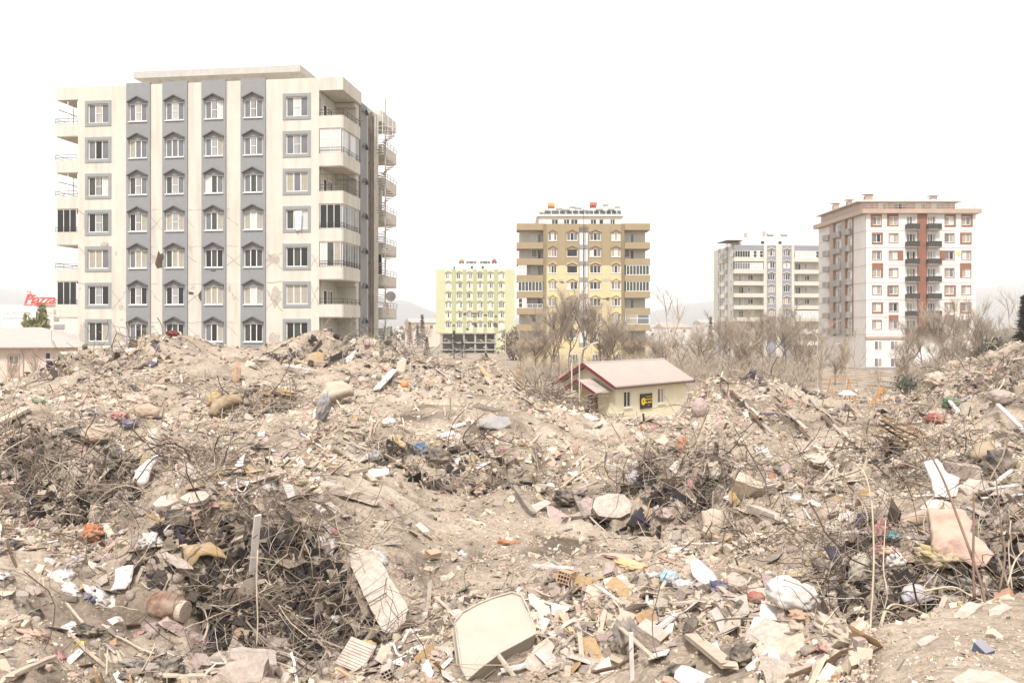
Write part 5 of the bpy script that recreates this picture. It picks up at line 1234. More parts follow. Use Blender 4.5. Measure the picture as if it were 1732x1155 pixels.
def shrub(u, Y, h, r, key, label, n=700, seed=1, base=None):
    rg = np.random.default_rng(seed); x = (u - CU) / F * Y
    z = (max(0, float(terr(x, Y))) if Y < 120 else 0) if base is None else base
    t = empty('shrub', (x, Y, z), 0, label, 'shrub')
    m = MB()
    for k in range(4): m.tube([(0, 0, -.2), (r * .3 * math.cos(k * 1.7), r * .3 * math.sin(k * 1.7), h * .5)], r * .05, 4, .02)
    m.build('trunk', M['bark'], t)
    p = rg.standard_normal((n, 3)); p /= np.linalg.norm(p, axis=1, keepdims=True); p *= (rg.random((n, 1)) ** .45)
    p *= 1 + .35 * np.sin(p[:, [0]] * 5 + p[:, [1]] * 4)
    c = p * np.array([r, r, h * .5]) + np.array([0, 0, h * .55])
    d = rg.standard_normal((n, 3)); d /= np.linalg.norm(d, axis=1, keepdims=True); e = np.cross(d, rg.standard_normal((n, 3))); e /= np.linalg.norm(e, axis=1, keepdims=True)
    s = (h * .07) * (.5 + rg.random((n, 1)))
    V = np.stack([c - d * s, c + e * s * .5, c + d * s, c - e * s * .5], 1)
    link('crown', fast_mesh('crown', V.reshape(-1, 3), np.arange(4 * n).reshape(n, 4), M[key]), t)
shrub(66, 150, 9.6, 2.2, 'leaf_olive', 'rounded yellow green tree in front of the white banner', 900, 2)
shrub(38, 150, 7.0, 2.2, 'needle', 'low dark bush under the white banner lettering', 500, 3); shrub(48, 146, 6.5, 1.6, 'needle', 'small dark bush beside the yellow green tree', 400, 4)
shrub(868, 200, 6.5, 2.8, 'bark', 'brownish shrub at the foot of the lime green block', 700, 5)
shrub(1685, 104, 5.0, 2.2, 'needle', 'dark rounded shrub below the bare trees at the right', 1200, 6); shrub(1668, 110, 5.0, 2.2, 'bark', 'brown thicket shrub beside the dark rounded shrub', 900, 7)
shrub(6, 80, 1.6, 1.0, 'needle', 'dark clipped bush at the foot of the pink house', 400, 8, .8); shrub(24, 80, 1.5, .9, 'needle', 'second dark bush along the pink house wall', 400, 9, .8)
shrub(1533, 96, 1.9, 1.5, 'needle', 'dark scrub against the white block plinth', 700, 10)
# undergrowth: the brown thicket that closes the gaps below the trees, and the far-off tree line
rg = np.random.default_rng(77)
n = 26000
zone = rg.choice(5, n, p=[.22, .2, .26, .2, .12])
uu = np.choose(zone, [rg.uniform(880, 1080, n), rg.uniform(1060, 1215, n), rg.uniform(1200, 1385, n), rg.uniform(1520, 1660, n), rg.uniform(1640, 1760, n)])
Yv = rg.uniform(104, 142, n); Yv = np.where(zone == 3, rg.uniform(100, 124, n), Yv)
X = (uu - CU) / F * Yv
clump = .55 + .9 * vnoise(X / 3.2, Yv / 3.2, 4)
hgt = rg.uniform(.2, 3.0, n) * clump
ang = rg.uniform(0, 6.283, n); lean = rg.uniform(.2, 1.3, n)
L = rg.uniform(.6, 1.5, n)
p0 = np.stack([X, Yv, np.maximum(0, hgt - .3)], -1); p1 = p0 + np.stack([np.cos(ang) * lean * L, np.sin(ang) * lean * L, L * .8], -1)
pm = (p0 + p1) / 2 + rg.standard_normal((n, 3)) * .1
wv = np.stack([-np.sin(ang + 1), np.cos(ang + 1), np.zeros(n)], -1) * .022
V = np.stack([p0 - wv, p0 + wv, pm + wv * .8, pm - wv * .8, p1], 1)
b0 = (np.arange(n) * 5)[:, None]
quad = (b0 + np.array([[0, 1, 2, 3]])); tri = (b0 + np.array([[3, 2, 4, 4]]))
tris = np.concatenate([b0 + np.array([[0, 1, 2]]), b0 + np.array([[0, 2, 3]]), b0 + np.array([[3, 2, 4]])])
tag(link('undergrowth', fast_mesh('undergrowth', V.reshape(-1, 3), tris, M['twig'])), 'brown leafless thicket below the trees', kind='stuff')
n = 9000
uu = rg.uniform(-200, 1950, n); Yv = rg.uniform(420, 1500, n); X = (uu - CU) / F * Yv
c = np.stack([X, Yv, rg.uniform(.5, 6.5, n) * (.3 + vnoise(X / 40, Yv / 60, 8))], -1)
d = rg.standard_normal((n, 3)); d /= np.linalg.norm(d, axis=1, keepdims=True); e = np.cross(d, rg.standard_normal((n, 3))); e /= np.linalg.norm(e, axis=1, keepdims=True)
s = rg.uniform(.8, 2.6, (n, 1))
V = np.stack([c - d * s, c + e * s, c + d * s, c - e * s], 1)
tag(link('distant_woods', fast_mesh('distant_woods', V.reshape(-1, 3), np.arange(4 * n).reshape(n, 4), M['far_tree'])), 'far-off trees along the hazy horizon', kind='stuff')

# lettering becomes plain mesh, so that it reads as an object of its own
dg = bpy.context.evaluated_depsgraph_get()
for o in [o for o in bpy.data.objects if o.type == 'FONT']:
    me = bpy.data.meshes.new_from_object(o.evaluated_get(dg))
    n_, p_, l_, r_ = o.name, o.parent, o.location.copy(), o.rotation_euler.copy()
    bpy.data.objects.remove(o)
    link('lettering', me, p_, l_, r_)
# trees of the same kind at the same place: told apart by their order from the left
import re as _re
seen = {}
for o in bpy.data.objects:
    if o.get('category') == 'tree' and o.name.startswith('bare_tree'): seen.setdefault(o['label'], []).append(o)
for lab, os_ in seen.items():
    if len(os_) > 1:
        os_.sort(key=lambda o: o.location.x / o.location.y)
        for o, w in zip(os_, ('first', 'second', 'third', 'fourth', 'fifth', 'sixth', 'seventh', 'eighth')): o['label'] = w + ' ' + lab.replace('upright leafless', 'leafless').replace('leafless tree with a low crown', 'leafless tree') + ', from the left'
# ------------------------------------------------------------------ loose rubble too small or too many to pick apart: one object of each sort
def rand_rot(n, rg, flat=0.0, normals=None):
    """(n,3,3) rotations; flat=1 keeps the local z along the ground normal, with some tilt"""
    q = rg.standard_normal((n, 4)); q /= np.linalg.norm(q, axis=1, keepdims=True)
    w, x, y, z = q.T
    Rm = np.stack([1 - 2 * (y * y + z * z), 2 * (x * y - z * w), 2 * (x * z + y * w), 2 * (x * y + z * w), 1 - 2 * (x * x + z * z), 2 * (y * z - x * w), 2 * (x * z - y * w), 2 * (y * z + x * w), 1 - 2 * (x * x + y * y)], -1).reshape(n, 3, 3)
    if normals is not None:
        up = normals + rg.standard_normal((n, 3)) * (1 - flat) * .8
        up /= np.linalg.norm(up, axis=1, keepdims=True)
        a = np.cross(up, rg.standard_normal((n, 3))); a /= np.linalg.norm(a, axis=1, keepdims=True)
        b = np.cross(up, a)
        Rm = np.stack([a, b, up], -1)
    return Rm
#  tangles of brush and wire: (u0, u1, Y0, Y1, wires, dark share, lift)
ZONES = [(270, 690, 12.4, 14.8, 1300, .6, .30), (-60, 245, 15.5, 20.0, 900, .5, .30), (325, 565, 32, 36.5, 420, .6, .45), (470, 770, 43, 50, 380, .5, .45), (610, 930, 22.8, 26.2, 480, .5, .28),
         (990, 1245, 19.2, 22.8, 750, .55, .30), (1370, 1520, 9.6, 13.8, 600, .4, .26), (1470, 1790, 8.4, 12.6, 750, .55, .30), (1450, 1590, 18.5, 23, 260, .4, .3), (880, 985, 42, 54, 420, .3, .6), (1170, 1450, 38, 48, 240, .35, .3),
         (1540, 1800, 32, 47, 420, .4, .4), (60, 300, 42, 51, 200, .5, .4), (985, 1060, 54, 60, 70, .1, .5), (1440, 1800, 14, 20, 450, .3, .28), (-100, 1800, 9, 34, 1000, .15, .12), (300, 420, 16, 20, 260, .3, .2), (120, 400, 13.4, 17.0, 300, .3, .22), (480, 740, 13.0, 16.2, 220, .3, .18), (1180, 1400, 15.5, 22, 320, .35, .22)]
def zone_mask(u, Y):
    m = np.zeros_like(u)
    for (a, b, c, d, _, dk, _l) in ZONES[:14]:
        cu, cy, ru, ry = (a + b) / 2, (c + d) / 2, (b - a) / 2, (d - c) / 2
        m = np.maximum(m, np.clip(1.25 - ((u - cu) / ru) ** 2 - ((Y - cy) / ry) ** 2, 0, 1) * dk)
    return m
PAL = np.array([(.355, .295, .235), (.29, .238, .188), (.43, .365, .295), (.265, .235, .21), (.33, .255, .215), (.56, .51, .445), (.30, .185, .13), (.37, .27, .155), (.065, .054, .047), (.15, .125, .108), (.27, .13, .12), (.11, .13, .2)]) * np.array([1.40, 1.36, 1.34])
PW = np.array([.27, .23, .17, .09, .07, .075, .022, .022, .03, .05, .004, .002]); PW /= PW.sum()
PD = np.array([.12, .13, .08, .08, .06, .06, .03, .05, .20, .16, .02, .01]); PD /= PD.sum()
def scatter(n, rg, ymin=5.2, ymax=104, p=1.25, clumpy=.9):
    U = rg.random(n * 3)
    e = 1 - p
    Y = (ymin ** e + U * (ymax ** e - ymin ** e)) ** (1 / e)
    u = rg.uniform(-170, 1900, n * 3)
    X = (u - CU) / F * Y
    z = terr(X, Y)
    d = .42 * vnoise(X / 4.5, Y / 4.5, 47) + .33 * vnoise(X / 1.5, Y / 1.5, 41) + .25 * vnoise(X / .55, Y / .55, 44)
    keep = rg.random(n * 3) < (1 - clumpy) + clumpy * np.clip((d - .40) * 5.5, 0, 1)
    keep &= rg.random(n * 3) > .84 * smooth_track(u, Y) * (ymin > 5)
    keep &= (z > .45) | (rg.random(n * 3) < .5)
    keep &= ~((u > 1480) & (Y < 7.0 + (u - 1480) / 250) & (rg.random(n * 3) < (.94 if ymin > 5 else .3)))
    hutx, huty = X - 7.75, Y - 66.4
    lx = hutx * hx.x + huty * hx.y; ly = -hutx * hx.y + huty * hx.x
    keep &= ~((lx > -.3) & (lx < HL) & (ly > -.2) & (ly < HWd))
    i = np.nonzero(keep)[0][:n]
    return u[i], X[i], Y[i], z[i]
def colours(n, rg, dark, s=None):
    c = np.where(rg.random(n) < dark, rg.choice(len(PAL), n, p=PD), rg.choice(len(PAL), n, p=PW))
    if s is not None: c = np.where((c >= 10) & (s > .10), 1, c)
    col = PAL[c] * rg.uniform(.82, 1.15, (n, 1))
    return np.clip(col + rg.standard_normal((n, 3)) * .012, .01, .8)
BOXV = np.array([(-1, -1, -1), (1, -1, -1), (1, 1, -1), (-1, 1, -1), (-1, -1, 1), (1, -1, 1), (1, 1, 1), (-1, 1, 1)]) * .5
BOXF = np.array([(0, 3, 2, 1), (4, 5, 6, 7), (0, 1, 5, 4), (1, 2, 6, 5), (2, 3, 7, 6), (3, 0, 4, 7)])
_bm = bmesh.new(); bmesh.ops.create_icosphere(_bm, subdivisions=1, radius=.5); ICOV = np.array([v.co[:] for v in _bm.verts]); ICOF = np.array([[v.index for v in f.verts] for f in _bm.faces]); _bm.free()
HERO = []                                                # what must stay uncovered: photo box and distance
def clear_of(u, v, Y, keep=.12, rg=None):
    ok = np.ones(len(u), bool)
    for (a, b, c, d, y0, y1) in HERO:
        mu, mv = (c - a) * .06, (d - b) * .10
        ok &= ~((u > a + mu) & (u < c - mu) & (v > b + mv) & (v < d - mv) & (Y < y1 + .05) & (Y > y0 - 3.0))
    if rg is not None: ok |= rg.random(len(u)) < keep
    return ok
def pieces(name, n, base, faces, dims, jit, flat, rg, smin_k, smax, alpha, label, p=1.25, sink=.25, clumpy=.9, ymin=5.6, only_dark=False, floor=.018):
    u, X, Y, z = scatter(n, rg, ymin=ymin, p=p, clumpy=clumpy)
    ok = clear_of(u, HV + F * (CZ - z) / Y, Y, .10, rg)
    if only_dark: ok &= zone_mask(u, Y) > .18
    u, X, Y, z = u[ok], X[ok], Y[ok], z[ok]; n = len(u)
    nrm = tnormal(X, Y)
    smin = np.maximum(floor, smin_k * Y)
    s = np.minimum(smin * (1 - rg.random(n)) ** (-1 / alpha), np.maximum(smax * (1 + Y / 45), smin * 1.6))
    k = len(base)
    V = base[None] * (1 + rg.uniform(-jit, jit, (n, k, 3)))
    V = V + rg.uniform(-jit, jit, (n, k, 3)) * .35
    dd = np.stack([rg.uniform(a, b, n) for a, b in dims], -1)
    V = V * dd[:, None, :] * s[:, None, None]
    Rm = rand_rot(n, rg, flat, nrm if flat > 0 else None)
    V = np.einsum('nij,nkj->nki', Rm, V)
    P = np.stack([X, Y, z + s * dd[:, 2] * (.5 - sink) + (flat > 0) * s * .08], -1)
    V += P[:, None, :]
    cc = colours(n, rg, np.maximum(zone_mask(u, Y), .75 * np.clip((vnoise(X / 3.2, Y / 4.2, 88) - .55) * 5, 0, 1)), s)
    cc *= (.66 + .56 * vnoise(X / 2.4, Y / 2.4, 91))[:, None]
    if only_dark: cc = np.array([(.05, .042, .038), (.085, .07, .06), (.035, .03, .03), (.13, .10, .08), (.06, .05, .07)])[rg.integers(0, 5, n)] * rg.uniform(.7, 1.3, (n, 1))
    col = np.repeat(cc, k, axis=0)
    Fc = (np.arange(n) * k)[:, None, None] + faces[None]
    me = fast_mesh(name, V.reshape(-1, 3), Fc.reshape(-1, faces.shape[1]), M['piece'], col)
    return tag(link(name, me), label, kind='stuff')
# ------------------------------------------------------------------ countable pieces: one mesh per shape, copied as objects of their own
def frac_mesh(name, key, dims, jit, seed, sub=1, rough=.06):
    bm = bmesh.new(); bmesh.ops.create_cube(bm, size=1)
    r = random.Random(seed)
    for v in bm.verts: v.co = Vector([c * (1 + r.uniform(-jit, jit)) for c in v.co])
    for k in range(2):                                       # knock corners off
        n = Vector([r.uniform(-1, 1) for _ in range(3)]).normalized()
        co = n * r.uniform(.42, .6)
        bmesh.ops.bisect_plane(bm, geom=bm.verts[:] + bm.edges[:] + bm.faces[:], plane_co=co, plane_no=n, clear_outer=True)
        ed = [e for e in bm.edges if e.is_boundary]
        if ed: bmesh.ops.contextual_create(bm, geom=ed)
    bmesh.ops.triangulate(bm, faces=bm.faces[:])
    for v in bm.verts: v.co = Vector((v.co.x * dims[0], v.co.y * dims[1], v.co.z * dims[2]))
    if sub:
        bmesh.ops.subdivide_edges(bm, edges=bm.edges[:], cuts=sub, use_grid_fill=True)
        bmesh.ops.triangulate(bm, faces=bm.faces[:])
        for v in bm.verts:
            q = mnoise.noise_vector(v.co * 6 / max(dims) + Vector((seed, 0, 0)))
            v.co += q * rough * min(dims)
    bmesh.ops.recalc_face_normals(bm, faces=bm.faces[:])
    me = bpy.data.meshes.new(name); bm.to_mesh(me); bm.free()
    me.materials.append(M[key]); return me
def crumple_mesh(name, key, dims, seed, amp=.35, sub=3, freq=2.2):
    bm = bmesh.new(); bmesh.ops.create_icosphere(bm, subdivisions=sub, radius=.5)
    o = Vector((seed * 3.1, seed * 1.7, 0))
    for v in bm.verts:
        d = v.co.normalized()
        a = mnoise.noise(d * freq + o); b = abs(mnoise.noise(d * freq * 2.3 + o)); c = abs(mnoise.noise(d * freq * 4.6 + o))
        f = 1 + amp * (1.1 * a + 1.1 * (b - .2) + .5 * (c - .2))
        v.co = Vector((d.x * dims[0], d.y * dims[1], d.z * dims[2])) * .5 * f
    me = bpy.data.meshes.new(name); bm.to_mesh(me); bm.free(); me.shade_smooth()
    me.materials.append(M[key]); return me
def stick_mesh(name, key, L, w, h, seed, bend=.03):
    r = random.Random(seed); m = MB(); n = 4; vs, fs = [], []
    for i in range(n + 1):
        x = -L / 2 + L * i / n; dy, dz = r.uniform(-bend, bend) * L, r.uniform(-bend, bend) * L
        e = r.uniform(-.1, .1) * L * .2 if i in (0, n) else 0
        for (a, b) in ((-1, -1), (1, -1), (1, 1), (-1, 1)): vs.append((x + e * a, dy + a * w / 2, dz + b * h / 2))
    for i in range(n):
        for k in range(4): fs.append((4 * i + k, 4 * i + (k + 1) % 4, 4 * i + 4 + (k + 1) % 4, 4 * i + 4 + k))
    fs += [(3, 2, 1, 0), (4 * n, 4 * n + 1, 4 * n + 2, 4 * n + 3)]
    return m.add(vs, fs).mesh(name, M[key])
def wire_mesh(name, key, L, r, seed, curl=.5):
    rr = random.Random(seed); p = Vector((0, 0, 0)); d = Vector((1, 0, .35)).normalized(); pts = [p]
    t = Vector((rr.uniform(-1, 1), rr.uniform(-1, 1), rr.uniform(-.6, .5))) * curl
    for i in range(11):
        p = p + d * L / 11; pts.append(p)
        d = (d + t * .35 + Vector((rr.uniform(-1, 1), rr.uniform(-1, 1), rr.uniform(-1, 1))) * .22).normalized()
    c = sum(pts, Vector()) / len(pts)
    return MB().tube([q - Vector((c.x, c.y, 0)) for q in pts], r, 5, r * .8).mesh(name, M[key], smooth=True)
def brick_mesh(name, key, L=.30, w=.19, h=.135, nx=3, ny=3, t=.012):
    """hollow clay block: outer shell and webs, open at both ends (cells along the length)"""
    m = MB()
    m.box(-L / 2, L / 2, -w / 2, w / 2, 0, t); m.box(-L / 2, L / 2, -w / 2, w / 2, h - t, h)
    m.box(-L / 2, L / 2, -w / 2, -w / 2 + t, t, h - t); m.box(-L / 2, L / 2, w / 2 - t, w / 2, t, h - t)
    for i in range(1, nx): y = -w / 2 + w * i / nx; m.box(-L / 2 + .002, L / 2 - .002, y - t / 2, y + t / 2, t, h - t)
    for j in range(1, ny):
        z = h * j / ny
        for i in range(nx): y0, y1 = -w / 2 + w * i / nx + t / 2, -w / 2 + w * (i + 1) / nx - t / 2; m.box(-L / 2 + .004, L / 2 - .004, y0, y1, z - t / 2, z + t / 2)
    return m.mesh(name, M[key])

BEFORE = {o.name for o in bpy.data.objects}
# ------------------------------------------------------------------ single things one can point at
def pix_plane(px, P0, n):
    """photo outline -> points where the sight lines cross the plane the thing lies in"""
    C = Vector((0, 0, CZ)); out = []
    for u, v in px:
        d = Vector(((u - CU) / F, 1, -(v - HV) / F))
        out.append(C + d * ((P0 - C).dot(n) / d.dot(n)))
    return out
def sheet(name, label, cat, px, n=(0, -.55, 1), key='concrete', thick=.06, puff=0.0, wob=.02, seg=.10, anchor=None, lift=.05, seed=0, freq=3.0, wrinkle=0.0, smooth=None, rim=.12, extra=None, Y=None):
    n = Vector(n).normalized()
    au, av = anchor or (sum(p[0] for p in px) / len(px), max(p[1] for p in px) * .5 + .5 * sum(p[1] for p in px) / len(px))
    P0 = spot(au, av) if Y is None else at(au, av, Y)
    P0 = P0 + n * lift
    W3 = pix_plane(px, P0, n)
    org = sum(W3, Vector()) / len(W3)
    t1 = n.cross(Vector((0, 1, .1))).normalized(); t2 = n.cross(t1)
    poly = [Vector(((p - org).dot(t1), (p - org).dot(t2), 0)) for p in W3]
    bm = bmesh.new(); vs = [bm.verts.new(p) for p in poly]; bm.faces.new(vs)
    size = max((a - b).length for a in poly for b in poly); seg = max(seg, size / 26)
    bmesh.ops.triangulate(bm, faces=bm.faces[:])
    for _ in range(7):
        long = [e for e in bm.edges if e.calc_length() > seg * 1.4]
        if not long: break
        bmesh.ops.subdivide_edges(bm, edges=long, cuts=1); bmesh.ops.triangulate(bm, faces=[f for f in bm.faces if len(f.verts) > 3])
        bmesh.ops.beautify_fill(bm, faces=bm.faces[:], edges=[e for e in bm.edges if not e.is_boundary])
    bm.verts.ensure_lookup_table(); bm.verts.index_update()
    def bdist(p):
        best = 9
        for a, b in zip(poly, poly[1:] + poly[:1]):
            ab = b - a; t = max(0, min(1, (p - a).dot(ab) / max(1e-9, ab.dot(ab)))); best = min(best, (a + ab * t - p).length)
        return best
    off = Vector((seed * 2.3, seed * 5.1, 0)); top, bot = [], []
    for v in bm.verts:
        d = bdist(v.co); e = min(1, d / rim)
        h = puff * math.sqrt(max(0, 1 - (1 - e) ** 2))
        q = v.co * freq + off
        h += wob * mnoise.noise(q) + wrinkle * (abs(mnoise.noise(q * 1.7)) + .5 * abs(mnoise.noise(q * 3.9))) * (.25 + .75 * e)
        sx = Vector((mnoise.noise(v.co * 9 + off), mnoise.noise(v.co * 9 - off), 0)) * (seg * .35 if d < 1e-4 else 0) * (1 if wob > 0 else 0)
        top.append((v.co.x + sx.x, v.co.y + sx.y, h)); bot.append((v.co.x + sx.x, v.co.y + sx.y, min(h - .004, -thick - puff * .35 * e + wob * .5 * mnoise.noise(q + Vector((9, 9, 9))))))
    m = len(top); fs = [tuple(v.index for v in f.verts) for f in bm.faces]
    side = []
    for e in bm.edges:
        if e.is_boundary: side.append((e.verts[0].index, e.verts[1].index))
    bm.free()
    allf = fs + [tuple(m + i for i in reversed(f)) for f in fs] + [(a, b, m + b, m + a) for a, b in side]
    Rm = Matrix((t1, t2, n)).transposed()
    global OUTLINE; OUTLINE = poly
    o = MB().add(top + bot, allf).build(name, M[key], None, org, Rm.to_euler(), smooth=(puff > 0 or wrinkle > .02) if smooth is None else smooth)
    return tag(o, label, cat)
def bar(name, label, cat, p0, p1, w, h, key, l0=.06, l1=.06, dY=0, dY0=0, seed=0, n=7, rough=.15, roll=0.0, root=None):
    """a beam, batten or post between two photo points; the first end rests on the rubble"""
    A = spot(*p0); A = at(p0[0], p0[1], A.y + dY0) if dY0 else A + Vector((0, 0, l0))
    B = at(p1[0], p1[1], A.y + dY) if dY is not None else spot(*p1) + Vector((0, 0, l1))
    d = (B - A); L = d.length; d.normalize()
    s = d.cross(Vector((0, 0, 1)))
    s = s.normalized() if s.length > .05 else Vector((1, 0, 0)); u_ = s.cross(d)
    s, u_ = s * math.cos(roll) + u_ * math.sin(roll), u_ * math.cos(roll) - s * math.sin(roll)
    r = random.Random(seed); vs, fs = [], []
    A = A - d * .1; L += .1
    for i in range(n + 1):
        c = d * L * i / n; end = i in (0, n)
        for a, b in ((-1, -1), (0, -1.0), (1, -1), (1, 0), (1, 1), (0, 1.0), (-1, 1), (-1, 0)):
            j = rough
            vs.append(c + s * a * w / 2 * (1 + r.uniform(-j, j)) + u_ * b * h / 2 * (1 + r.uniform(-j, j)) + d * (r.uniform(-1, 1) * w * .35 if end else 0))
    for i in range(n):
        for k in range(8): fs.append((8 * i + k, 8 * i + (k + 1) % 8, 8 * i + 8 + (k + 1) % 8, 8 * i + 8 + k))
    fs += [tuple(range(7, -1, -1)), tuple(range(8 * n, 8 * n + 8))]
    o = MB().add(vs, fs).build(name, M[key], root, A)
    return tag(o, label, cat) if label else o
def blob(name, label, cat, uv, dims, key, rot=(0, 0, 0), amp=.35, seed=0, lift=0.0, sub=4, freq=2.5):
    me = crumple_mesh(name, key, dims, seed, amp, sub, freq)
    P = spot(*uv)
    return tag(link(name, me, None, P + Vector((0, 0, lift + dims[2] * .22)), rot), label, cat)
def px(u, v): return spot(u, v).y / F                        # metres per photo pixel there
def block(name, label, cat, uv, dims, key, rot, seed, jit=.12, lift=0, sub=2, rough=.05):
    me = frac_mesh(name, key, dims, jit, seed, sub, rough)
    return tag(link(name, me, None, spot(*uv) + Vector((0, 0, dims[2] * .25 + lift)), rot), label, cat)
def hose(name, label, cat, pts, r, key, lift=.05, Y=None, dY=None, taper=None):
    """a stem, wire or pipe through photo points; without Y each point lies on the rubble"""
    if Y is None: P = [spot(*p) + Vector((0, 0, lift)) for p in pts]
    else: P = [at(p[0], p[1], Y + (dY or 0) * i / (len(pts) - 1)) for i, p in enumerate(pts)]
    Q = []
    for i in range(len(P) - 1):
        a, b, c, d = P[max(i - 1, 0)], P[i], P[i + 1], P[min(i + 2, len(P) - 1)]
        for k in range(4):
            t = k / 4; Q.append(.5 * ((2 * b) + (-a + c) * t + (2 * a - 5 * b + 4 * c - d) * t * t + (-a + 3 * b - 3 * c + d) * t ** 3))
    Q.append(P[-1]); o = Q[0].copy()
    return tag(MB().tube([q - o for q in Q], r, 6, taper or r).build(name, M[key], None, o, smooth=True), label, cat)

# --- foreground centre
mt = sheet('mattress', 'large cream mattress leaning nose down at the bottom centre', 'mattress', [(769, 1052), (782, 1036), (808, 1022), (835, 1011), (866, 1002), (882, 1008), (893, 1030), (904, 1062), (906, 1072), (880, 1086), (846, 1104), (812, 1130), (790, 1150), (780, 1128)], (.10, -.40, .91), 'mattress_cloth', .22, .012, .03, .07, (838, 1085), .34, 3, 1.6, .02, False)
for z_ in (.012, -.215):
    q = MB(); q.tube([(p.x * 1.004, p.y * 1.004, z_) for p in OUTLINE + OUTLINE[:1]], .014, 6); q.build('piping', M['mattress_cloth'], mt, smooth=True)
sheet('concrete_slab', 'long cracked concrete slab tipped over the dark hollow', 'concrete slab', [(584, 936), (604, 926), (634, 932), (648, 955), (668, 990), (684, 1016), (692, 1030), (684, 1052), (662, 1074), (648, 1068), (636, 1046), (618, 1010), (600, 972)], (-.10, -.62, .78), 'concrete_pale', .13, 0, .012, .06, (640, 1000), .34, 5, 3, .012, False)
sheet('concrete_slab', 'broken slab edge leaning out at the bottom of the dark hollow', 'concrete slab', [(352, 1155), (386, 1120), (440, 1104), (452, 1112), (440, 1155)], (.1, -.7, .7), 'concrete', .2, 0, .02, .07, (400, 1150), .1, 6, 3, .02, False)
cyl_m = crumple_mesh('cushion', 'velvet_brown', (.64, .40, .40), 5, .12, 4, 1.6)
cu_ = tag(link('cushion', cyl_m, None, spot(283, 1052) + Vector((0, 0, .20)), (0, .10, -.25)), 'brown velvet cushion roll with a pale end below the dry brush', 'cushion')
m = MB(); cyl(m, 0, 0, 0, .155, .10, 'x', 20); m.build('end_cap', M['sack_beige'], cu_, (.27, -.01, -.02))
bar('concrete_stub', 'short pinkish concrete stub beneath the brown cushion', 'concrete piece', (288, 1068), (346, 1098), .17, .14, 'concrete_pink', .10, .06, None, seed=2)
sheet('foam_sheet', 'torn ochre foam sheet folded over the brush', 'foam sheet', [(308, 922), (330, 920), (356, 916), (376, 930), (384, 944), (350, 938), (338, 940), (324, 958), (314, 956)], (.1, -.8, .6), 'cloth_ochre', .03, .02, .03, .05, (340, 935), .15, 4, 4, .05)
sheet('white_sheet', 'curled off white plastic sheet left of the dark hollow', 'plastic sheet', [(196, 962), (206, 956), (228, 955), (222, 984), (212, 994), (186, 999), (194, 984)], (.1, -.7, .7), 'white_paint', .01, .02, .02, .05, (208, 980), .10, 8, 4, .02)
bar('batten', 'broad white batten standing upright above the hollow', 'batten', (428, 958), (436, 872), .10, .05, 'white_paint', .05, dY=-.3, dY0=-.35, seed=3, rough=.06)
bar('batten', 'pale round stick lying level across the hollow mouth', 'batten', (388, 1018), (446, 1010), .07, .06, 'wood_pale', .22, .20, None, seed=4)
blob('orange_cloth', 'bright orange crumpled cloth in the brush at far left', 'cloth', (157, 915), (.30, .22, .26), 'cloth_orange', (0, .3, .4), .55, 21, .08)
blob('black_bag', 'torn black plastic bag on the bare soil', 'bag', (147, 1075), (.32, .20, .14), 'black_plastic', (0, .3, .6), .6, 22, .02)
block('yellow_tag', 'small bright yellow tag beside the black bag', 'tag', (136, 1093), (.10, .07, .02), 'tag_yellow', (.7, .1, .3), 3, .05, .02, 0)
bar('timber_offcut', 'short dark wooden stick touching the black bag', 'stick', (136, 1056), (112, 1028), .03, .03, 'wood_pale', .04, .06, None, seed=9)
bar('plank', 'pale splintered plank at the bottom left corner', 'plank', (24, 1152), (90, 1122), .10, .05, 'wood_pale', .08, .08, None, seed=5)
sheet('concrete_slab', 'flat pale slab lying on top of the left heap', 'concrete slab', [(304, 842), (320, 832), (345, 830), (357, 836), (345, 846), (322, 850)], (0, -.35, 1), 'concrete_pale', .08, 0, .01, .06, None, .10, 9, 3, .01, False)
sheet('concrete_slab', 'flat pale slab overhanging the black tray', 'concrete slab', [(258, 852), (272, 838), (296, 835), (303, 846), (280, 856), (264, 858)], (0, -.35, 1), 'concrete_pale', .08, 0, .01, .06, None, .12, 10, 3, .01, False)
block('plastic_tray', 'black plastic tray jammed under pale slabs', 'tray', (302, 884), (.36, .22, .18), 'black_plastic', (.2, .1, .15), 5, .06, .02, 1, .02)
bar('concrete_beam', 'long tapered concrete beam lying across the left heap top', 'beam', (557, 832), (640, 858), .24, .16, 'concrete_pale', .08, .10, None, seed=11)
sheet('cardboard', 'dusty grey cardboard strip under the ochre foam', 'cardboard', [(272, 936), (282, 932), (320, 952), (328, 962), (300, 960), (284, 950)], (.1, -.7, .7), 'concrete', .03, 0, .02, .05, None, .12, 13, 3, .02)
bar('board', 'grey weathered board inside the dark hollow', 'board', (288, 966), (332, 982), .10, .03, 'wood_pale', .15, .15, None, seed=6)
block('concrete_block', 'square concrete block half buried at the bottom left', 'concrete block', (468, 1102), (.34, .30, .24), 'concrete', (.3, .2, .5), 7)
block('concrete_block', 'larger weathered concrete block near the bottom edge', 'concrete block', (425, 1135), (.62, .34, .30), 'concrete', (.2, .25, .35), 8)
# ribbed board
rb = MB()
for i in range(9): rb.box(-.2, .2, -.18 + i * .04, -.15 + i * .04, .012, .026)
rb.box(-.21, .21, -.2, .2, 0, .012)
tag(rb.build('ribbed_board', M['concrete_pale'], None, spot(602, 1124) + Vector((0, 0, .12)), (.75, .15, -.5)), 'small ribbed pale panel propped at the bottom centre left', 'panel')
blob('foam_block', 'yellow foam block just above the ribbed panel', 'foam', (622, 1102), (.24, .18, .12), 'foam_yellow', (.4, .2, .2), .22, 31, .06)
